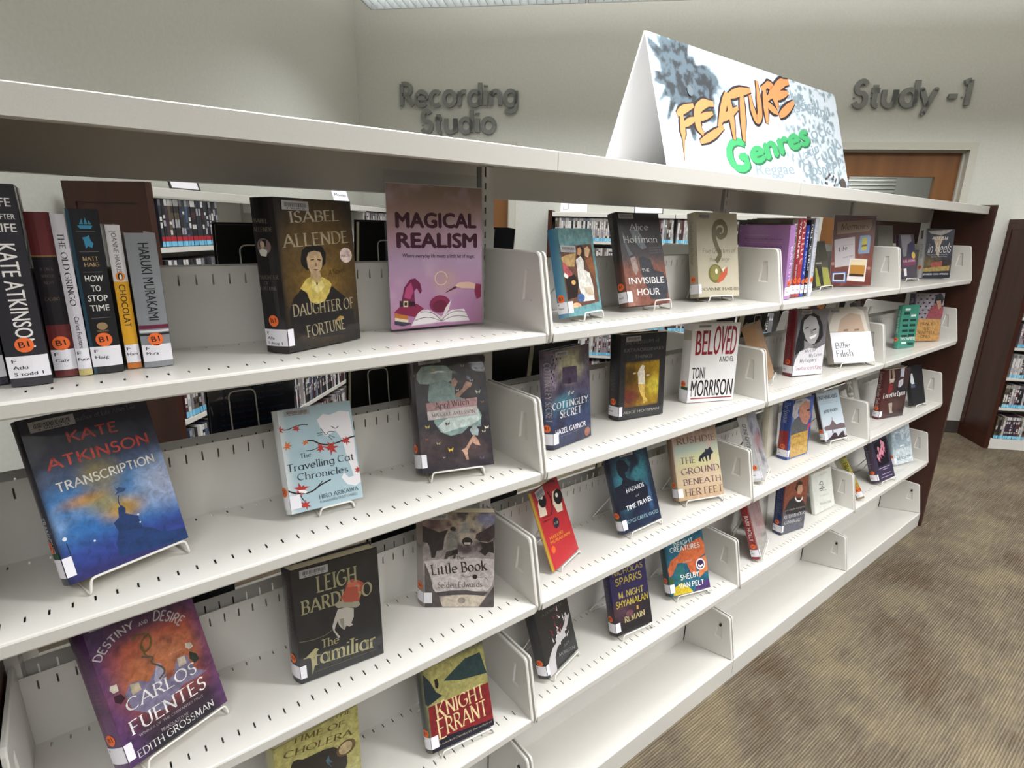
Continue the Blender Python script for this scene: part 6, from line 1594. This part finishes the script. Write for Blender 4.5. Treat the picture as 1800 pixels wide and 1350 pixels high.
LAB = {
'daughter': 'dark brown hardcover with a woman in a lace collar', 'transcription': 'blue hardcover with red and white title on a misty statue', 'cat': 'pale blue book with a sleeping cat face and red maple leaves',
'april': 'dark book of small butterflies with a pale moon-like figure', 'destiny': 'purple and orange book with a snake and large white lettering', 'familiar': 'black book with a grey pointing hand and gold blackletter title',
'little': 'sepia paperback with a running man on a city street', 'cholera': 'olive yellow book cut off at the bottom edge of the picture', 'knight': 'book with a red title block below a green landscape',
'sepia': 'blue-spined book with a painting of a woman in white', 'invisible': 'dark book with rust-coloured lower half and white title', 'quarters': 'cream book with a curling green stem and orange fruit',
'cottingley': 'purple and teal book of a cottage with white serif title', 'museum': 'black book with a golden picture of a mermaid figure', 'beloved': 'white book with tall narrow red title and black lettering',
'redmur': 'thin red book with cartoon eyes and a yellow spine', 'hazards': 'dark blue book with a silhouetted head in teal smoke', 'ground': 'iridescent tan book with a black horse and rider', 'hand': 'black book with a white hand holding splintered shards',
'remain': 'dark purple book with yellow capitals', 'creatures': 'teal book with an orange octopus arm and round white badge', 'greenblack': 'black and green book half hidden beside the framed brown sign',
'darkpurple': 'purple and grey book with a yellow oval sticker', 'heels': 'dark book with a woman in boots and white script title', 'coretta': 'grey portrait book with a deep red spine', 'billie': 'wide book with blonde hair above a white band',
'teal': 'teal book covered in dark and white text blocks', 'prince': 'book with a figure on lattice above a tan title block', 'pelosi': 'blue, red and tan book with a white-haired profile', 'unthinkable': 'pale blue book with a domed building and crowd',
'loretta': 'dark red book with white blackletter name and tall spine title', 'blackstand': 'black book with a white shirt front on a wire stand', 'rbg': 'brown and grey book of a figure in black robe with pearls',
'drawing': 'off-white paperback with a small ink drawing', 'purpleflower': 'dark purple book with pink blossoms', 'mason': 'pale grey-blue misty book in the far corner of its shelf',
'greycurve': 'grey and white paperback turned spine-out on its stand', 'holly': 'red-spined book in clear wrap turned sideways', 'yellow': 'yellow-green book with orange base turned spine-out', 'tan': 'tan book leaning behind the white title book'}
GRAIN = {'daughter', 'transcription', 'april', 'destiny', 'little', 'knight', 'sepia', 'invisible', 'cottingley', 'museum', 'hazards', 'heels', 'prince', 'pelosi', 'loretta', 'rbg', 'mason', 'greycurve', 'holly', 'yellow', 'creatures', 'remain', 'cholera'}
CALL = {'daughter': ('F', 'Alla', 'S daug 1'), 'sepia': ('F', 'Alla'), 'invisible': ('F', 'Hoff'), 'museum': ('F', 'Hoff')}
NOCALL = {'redmur', 'cholera', 'teal', 'billie', 'blackstand', 'drawing', 'greenblack', 'tan', 'prince', 'heels', 'darkpurple'}
HARD = {'little': 0, 'redmur': 0, 'greycurve': 0, 'drawing': 0, 'creatures': 1}
ROWN = ('top', 'second', 'third', 'fourth')
for k, (row, stand, m, art) in BK.items():
    plain = None; rest = []; gr = False; lines = CALL.get(k, ('F',))
    for it in art:
        if it[0] == 'F': plain = it[2] if it[1] == 'plain' else it[1]
        elif it[0] == 'GR': gr = True
        elif it[0] == 'L':
            if len(it[1]) > 1 and it[1][1]: lines = tuple(it[1])
        else: rest.append(it)
    if k in ('magic', 'memoirs'):
        x, y, z, yaw, tilt, w, h, t, q = m; r = Vector((math.cos(yaw), math.sin(yaw), 0)); n = Vector((-math.sin(yaw), math.cos(yaw), 0)); up = n * math.sin(tilt) + Vector((0, 0, math.cos(tilt))); out = -(n * math.cos(tilt) - Vector((0, 0, math.sin(tilt))))
        z += .003; y -= 0
        root = empty('sign_holder', mw=Matrix(((r.x, up.x, out.x, x), (r.y, up.y, out.y, y), (r.z, up.z, out.z, z), (0, 0, 0, 1))), cat='sign',
                     label='clear acrylic holder with pink sheet of a witch hat and open book' if k == 'magic' else 'clear acrylic holder with brown scrapbook sheet on the third bay')
        ph = h * (.925 if k == 'magic' else .985)
        A_ = Art(w - .006, h - .006); A_.h = ph - .003; A_.fieldfill(FD[k], 40, 54); A_.h = ph
        for it in rest:
            kk = it[1]; g = lambda s: (s - 2) / 1000; e_ = lambda s: s / 1000
            if kk == 'P': P = [g(a) for a in it[3]]; A_.poly(list(zip(P[::2], P[1::2])), it[2])
            elif kk == 'K': P = [g(a) for a in it[4]]; A_.stroke(list(zip(P[::2], P[1::2])), e_(it[3]), it[2])
            elif kk == 'E': A_.ell(g(it[3]), g(it[4]), e_(it[5]), e_(it[6]), it[2])
            elif kk == 'R': A_.stroke([(g(it[3]) + e_(it[5]) * math.cos(a * .45), g(it[4]) + e_(it[5]) * math.sin(a * .45)) for a in range(14)], e_(it[6]), it[2])
            elif kk == 'T': A_.text(it[2], it[3], it[4], g(it[5]), g(it[6]), it[7], e_(it[8]), e_(it[9]))
        sh_ = MB().box(.003, w - .003, .002, ph, -.0009, 0).build('paper_sheet', M['paper'], root)
        o = put(bpy.data.objects.new('sheet_print', A_.mesh('sheet_print', M['matte'])), sh_); o.location = (.003, .002, 0)
        MB().box(0, w, 0, h, .0018, .0036).box(0, w, 0, h, -.0035, -.0017).box(0, w, -.0018, -.0002, -.0035, .0036).build('acrylic_sleeve', M['acrylic'], root)
        f_ = MB().box(0, w, 0, .0022, 0, 1); st_ = math.sin(tilt)
        bp_ = MB(); bp_.box(0, w + (.012 if k == 'magic' else 0), -.0018, -.0002, -.035 if k == 'magic' else -.006, .0036 + (.03 if k == 'magic' else .018)); o = bp_.build('acrylic_foot', M['acrylic'], root); o.rotation_euler = (tilt, 0, 0)
        continue
    where = ' on the %s shelf of the %s bay' % (ROWN[row], ('nearest', 'second', 'third', 'farthest')[0 if m[0] < 0 else (1 if m[0] < .914 else (2 if m[0] < 1.828 else 3))])
    lab = LAB[k] + (where if len((LAB[k] + where).split()) <= 16 else '')
    make_book('book', lab, m, rest, plain, lines, gr, calln=k not in NOCALL, sticker=k not in ('cholera', 'redmur', 'prince', 'billie', 'drawing', 'greenblack', 'tan', 'blackstand'), hard=HARD.get(k, 1))
    if stand:
        easel(m, ZS[row], 'white wire easel under the ' + ' '.join(LAB[k].split()[:9]), lipx={'invisible': (.55, .98), 'cat': (.35, .85), 'april': (.1, .85), 'quarters': (.2, .8), 'sepia': (.35, .95)}.get(k, (.12, .97)), liph={'invisible': .012, 'sepia': .006, 'quarters': .004}.get(k, .0025))

# spine-out books of the nearest bay and of the third bay
def spine(label, xr, y, w, h, t, plain, art, lines, zrow=0, lean=0, **kw):
    m = (xr, y, ZS[zrow] + .0005, math.radians(90), 0, w, h, t, 0)
    return make_book('book', label, m, art, plain, lines, lean=lean, **kw)
R2 = math.pi / 2
spine('thick charcoal book with tall white capitals running down its spine', -.7805, .067, .14, .238, .040, '#2b2a31', [('sT', 'LIFE', 'B', '#e9e7e4', .38, .86, .895, .0095), ('sT', 'AFTER', 'B', '#d8d6d4', .45, .9, .835, .006), ('sT', 'LIFE', 'B', '#e9e7e4', .4, .88, .775, .0095), ('sV', 'KATE ATKINSON', 'B', '#efecea', .72, .2, .56, .42)], ('F', 'Atki', 'S todd 1'))
spine('dark red book with a black band on its spine', -.7535, .095, .112, .208, .0245, '#6a2a2d', [('sB', '#1e1a20', .33, .74), ('sB', '#8a6c40', .74, .75), ('sT', 'IF ON A', 'S', '#5c4a4a', .25, .75, .66, .0035), ('sT', 'WINTER', 'S', '#5c4a4a', .25, .75, .62, .0035), ('sT', 'NIGHT', 'S', '#5c4a4a', .3, .7, .58, .0035), ('sT', 'CALVINO', 'S', '#6c5a4a', .2, .8, .48, .004)], ('F', 'Calv'))
spine('slim white book with black serif capitals down its spine', -.7385, .09, .115, .206, .0145, '#d3d0d8', [('sB', '#c9b878', 0, .04), ('sV', 'THE OLD GRINGO', 'S', '#24242c', .89, .45, .5, .42), ('sV', 'Carlos Fuentes', 'B', '#3a3a44', .38, .18, .55, .34)], ('F', 'Fuen'), sticker=False)
spine('black book with blue ship and bold white stacked title', -.7035, .09, .115, .213, .0335, '#1b1c21', [('sB', '#1e4254', 0, 1, 0, .1), ('sP', '#3c8cae', [(.3, .905), (.76, .905), (.7, .885), (.36, .885)]), ('sP', '#3c8cae', [(.36, .912), (.46, .945), (.48, .912)]), ('sP', '#3c8cae', [(.5, .912), (.56, .95), (.62, .912)]), ('sP', '#3c8cae', [(.64, .912), (.66, .935), (.74, .912)]),
       ('sP', '#3c8cae', [(.38, .835), (.52, .84), (.6, .85), (.62, .82), (.7, .8), (.64, .775), (.52, .785), (.44, .77), (.42, .81)]), ('sB', '#6c6a66', .869, .872, .22, .82), ('sB', '#6c6a66', .75, .753, .22, .82), ('sB', '#6c6a66', .63, .633, .22, .82), ('sB', '#6c6a66', .35, .353, .22, .82),
       ('sT', 'MATT', 'S', '#c9a878', .28, .76, .70, .0048), ('sT', 'HAIG', 'S', '#c9a878', .3, .76, .665, .0048), ('sT', 'HOW', 'B', '#efedea', .24, .82, .575, .0078), ('sT', 'TO', 'B', '#efedea', .38, .68, .515, .0078), ('sT', 'STOP', 'B', '#efedea', .22, .86, .455, .0078), ('sT', 'TIME', 'B', '#efedea', .24, .86, .395, .0078), ('sE', '#9c8460', .52, .3, .006, .005), ('sT', 'VIKING', 'B', '#9c8460', .32, .7, .265, .002)], ('F', 'Haig'))
spine('slim white and yellow book with an orange oval emblem', -.682, .098, .11, .194, .0165, '#d09a2c', [('sB', '#dcd8da', .62, 1), ('sB', '#e0a52a', .17, .62), ('sB', '#c8742c', 0, .05), ('sV', 'JOANNE HARRIS', 'B', '#6c6a6c', .96, .68, .5, .34), ('sE', '#e88a2c', .5, .655, .0052, .006), ('sE', '#111114', .5, .655, .0028, .0046), ('sE', '#f4f2ee', .52, .652, .0014, .0034), ('sV', 'CHOCOLAT', 'B', '#2c2418', .6, .3, .5, .44)], ('F', 'Harr'), sticker=False, hard=False)
spine('grey book with black capitals and thin maroon stripe', -.6435, .093, .113, .184, .0355, '#8b8e93', [('sB', '#6c2440', .295, .325), ('sB', '#d8d8dc', .27, .285), ('sB', '#2a2a30', .245, .262), ('sV', 'HARUKI MURAKAMI', 'B', '#1d1d22', .93, .36, .55, .34), ('sB', '#c8c8cc', .15, .16)], ('F', 'Mura'), sticker=True)
spine('dark slate book cut off by the left edge of the picture', -.8245, .09, .115, .22, .03, '#3a3844', [('sB', '#5c4a5a', .3, 1)], ('F',), sticker=False)
LN = -.105
spine('violet book with its back cover showing beside the bracket', 1.036, .041, .165, .222, .034, '#a87ab2', [('sV', 'BLACK IS MY', 'B', '#e2d4e4', .72, .2, .5, .4), ('sB', '#c08cc8', .0, 1, .6, .7)], ('F', 'Bio'), lean=LN, back=('#ac7cb6', ('#d0a4a0', '#6c4478'), 'the story of a life told with'))
spine('olive brown book lettered in pale serif capitals in a leaning row', 1.076, .056, .15, .24, .034, '#5c5548', [('sV', 'THE BOYS', 'S', '#d0cabc', .97, .4, .5, .5)], ('F', 'Bio'), lean=LN)
spine('red book with bold white capitals in a leaning row', 1.106, .058, .15, .243, .028, '#8a2c34', [('sV', 'VAL KILMER', 'B', '#efecea', .96, .5, .6, .5), ('sV', "I'm your", 'B', '#e0d0d0', .42, .24, .5, .3)], ('F', 'Bio'), lean=LN)
spine('brighter red book with pink-white initials in a leaning row', 1.133, .058, .15, .243, .026, '#a83a40', [('sV', 'A LI LU C', 'S', '#e8d0d0', .97, .42, .5, .6)], ('F', 'Bio'), lean=LN)
spine('blue book with small white title in a leaning row', 1.156, .057, .14, .224, .022, '#2a3f9c', [('sV', 'The Story', 'B', '#b8c4e8', .95, .3, .5, .4)], ('F', 'Bio'), lean=LN)
spine('black book with white ornament title in a leaning row', 1.174, .055, .14, .24, .017, '#23242c', [('sV', 'BILL JONES', 'S', '#c8ccd4', .95, .35, .5, .6)], ('F', 'Bio'), lean=LN)
spine('white speckled book at the right end of the leaning row', 1.199, .05, .15, .246, .024, '#c2c4ce', [('sV', 'speckled', 'I', '#8c90a0', .9, .3, .5, .5)], ('F', 'Bio'), lean=LN)
# clear-wrapped parcel-like book and slim spines glimpsed behind the brackets
make_book('book', 'grey book in crinkled clear wrap behind the third bay bracket', (2.02, .15, ZS[0] + .012, -.1, .2, .13, .232, .02, 0), [], '#77746c', (), sticker=False, calln=False)
make_book('book', 'tall grey book behind the right bracket of the third bay', (1.905, .12, ZS[1] + .012, .25, .25, .13, .215, .025, 0), [('sV', 'LANA', 'B', '#d0d0d0', .9, .4, .5, .5)], '#6c6a68', (), sticker=False, calln=False)
make_book('book', 'white and black book glimpsed behind the third bay bracket, third shelf', (1.915, .07, ZS[2] + .012, .3, .3, .14, .235, .03, 0), [('sV', 'KILL', 'B', '#e0e0dc', .9, .3, .5, .6)], '#a9a79c', (), sticker=False, calln=False)
make_book('book', 'cream book standing behind the blue, red and tan profile book', (1.255, .142, ZS[2] + .002, .15, .08, .1, .2, .02, 0), [], '#c9c3b2', (), sticker=False, calln=False)
make_book('book', 'grey-white book standing behind the robed figure book', (1.275, .142, ZS[3] + .002, .15, .08, .1, .19, .02, 0), [], '#a9a59c', (), sticker=False, calln=False)
# books displayed on the far side, seen from behind
FAR = [(0, -.53, .19, .16, '#08080b'), (0, -.265, .20, .15, '#0a0a0c'), (0, .075, .19, .06, '#121420'), (1, -.575, .235, .155, '#0d1428'), (1, -.30, .24, .15, '#060608'), (1, .06, .235, .13, '#060608'), (1, .21, .235, .16, '#0a0a0e'), (1, 1.24, .235, .16, '#07080c'), (1, 1.05, .2, .12, '#14182c'),
       (2, -.72, .22, .15, '#17131a'), (2, -.27, .23, .15, '#0c0c10'), (2, .02, .22, .15, '#0b0b0d'), (2, .52, .22, .15, '#1a1614'), (2, 1.15, .22, .15, '#0c0c10'), (1, 1.95, .23, .14, '#1a1410'), (0, 2.05, .21, .13, '#14100e'), (3, -.45, .22, .15, '#101014'), (3, .3, .22, .15, '#131318')]
for i, (row, x0, h_, w_, col) in enumerate(FAR):
    m = (x0 + w_, .345, ZS[row] + .008 + .003, math.pi, .13, w_, h_, .028, 0)
    art = []
    nm = ['top', 'second', 'third', 'fourth'][row]
    bk = make_book('book', 'dark book seen from behind on the far side, %s shelf, %s' % (nm, ('left end', 'behind the pink sheet', 'beside the upright', 'with a red bar', 'behind the butterfly book', 'by the second upright', 'behind the cottage book', 'behind the white title book', 'behind the tan book', 'near the left end', 'left of the first upright', 'right of the first upright', 'behind the horse book', 'in the third bay', 'in the last bay', 'behind the wrapped book', 'of the first bay', 'of the second bay')[i]), m, art, col, (), sticker=False, calln=False, film=False,
                   back=(col, ('#5a2c2c', '#3c4a6c'), 'a novel of the north') if i == 3 else None)
# the back of each leans on a loop of wire
for i in (0, 1, 3, 4, 7):
    row, x0, h_, w_, col = FAR[i]; rt_ = empty('wire_easel', (x0, .278, ZS[row]), label='white wire loop stand behind a dark far-side book, ' + ('left end of top shelf', 'behind the pink sheet', '', 'left end of second shelf', 'behind the butterfly book', '', '', 'third bay')[i], cat='book stand')
    MB().tube(roundpath([(w_ * .2, -.015, .0035), (w_ * .2, -.002, h_ * .85), (w_ * .5, -.002, h_ * .85), (w_ * .5, -.015, .0035)], .012), .0014).build('wire_loop', M['wire'], rt_)
    MB().tube([(w_ * .2, -.015, .0035), (w_ * .5, -.015, .0035)], .0014).build('wire_foot', M['wire'], rt_)
# ---------------------------------------------------------------- tent sign on the canopy
root = empty('tent_sign', (.405, .06, 1.6758), label='white folded Feature Genres tent card on top of the shelving', cat='sign')
SW, SH = .97, .3248; upv = Vector((0, .10, .309)).normalized(); nv = Vector((0, -.309, .10)).normalized()
def in_face(o, org, u_, n_): o.matrix_local = Matrix(((1, u_.x, n_.x, org[0]), (0, u_.y, n_.y, org[1]), (0, u_.z, n_.z, org[2]), (0, 0, 0, 1)))
o = MB().box(0, SW, 0, SH, -.004, 0).build('front_board', M['white'], root); in_face(o, (0, 0, 0), upv, nv)
FB = o
bu = Vector((0, -.112, .309)).normalized(); bn = Vector((0, .309, .112)).normalized()
o = MB().box(0, SW, 0, .3287, -.004, 0).build('back_board', M['white'], root); o.matrix_local = Matrix(((1, bu.x, bn.x * -1, 0), (0, bu.y, bn.y * -1, .2145), (0, bu.z, bn.z * -1, 0), (0, 0, 0, 1)))
A_ = Art(SW, SH); A_.clipfont = True
def f_sign(u, v):
    n = fbm(u * 24, v * 9, 80, 5); n2 = fbm(u * 60, v * 22, 82, 3)
    c = mx('#bcc5cb', '#b4bcc6', fbm(u * 5, v * 3, 84)); th = np.arctan2((v - .72) * .33, u - .11); spk = vnoise(th * 5.5 + 30, th * 0 + 3, 86); ink = (1 - sm(.28, 1.0, np.sqrt(((u - .11) / .15) ** 2 + ((v - .74) / .5) ** 2) * (.62 + .75 * spk))) * 1.25 + blob(u, v, .27, .66, .10, .13, .6) * .5
    d = ink - (1 - n) * 1.0; t = sm(-.12, .0, d); c = mx(c, '#8fa2ab', t * .8); c = mx(c, '#4b5a64', sm(.0, .16, d)); c = mx(c, '#20262c', sm(.2, .3, d) * sm(.4, .6, n2))
    right = sm(.45, .75, u) * sm(.0, .25, u * .9 - v * .1 - .3 + v * 0); c = mx(c, '#879ba2', sm(.52, .6, n2) * right * .75); return mx(c, '#4a5a60', sm(.62, .68, n2) * right * .6)
A_.fieldfill(f_sign, 240, 84)
for it in SIGN:
    if it[0] == 'K2': P = [a / 1000 for a in it[3]]; A_.stroke(list(zip(P[::2], P[1::2])), it[2] / 1000, it[1], taper=it[4])
    else: A_.text(it[2], it[3], it[4], it[5] / 1000, it[6] / 1000, it[7], it[8] / 1000, it[9] / 1000)
rr = random.Random(8)
for k in range(16): A_.ell(SW * rr.uniform(.82, .99), SH * rr.uniform(.02, .14), .004, .005, '#3a3434', 8)
A_.ell(SW * .955, SH * .06, .022, .02, '#453c3a', 14); A_.ell(.135, .205, .012, .014, '#5c666c', 12)
o = put(bpy.data.objects.new('sign_print', A_.mesh('sign_print', M['matte'])), FB)
# strip of clear tape and glints are left to the light
bpy.context.view_layer.update()
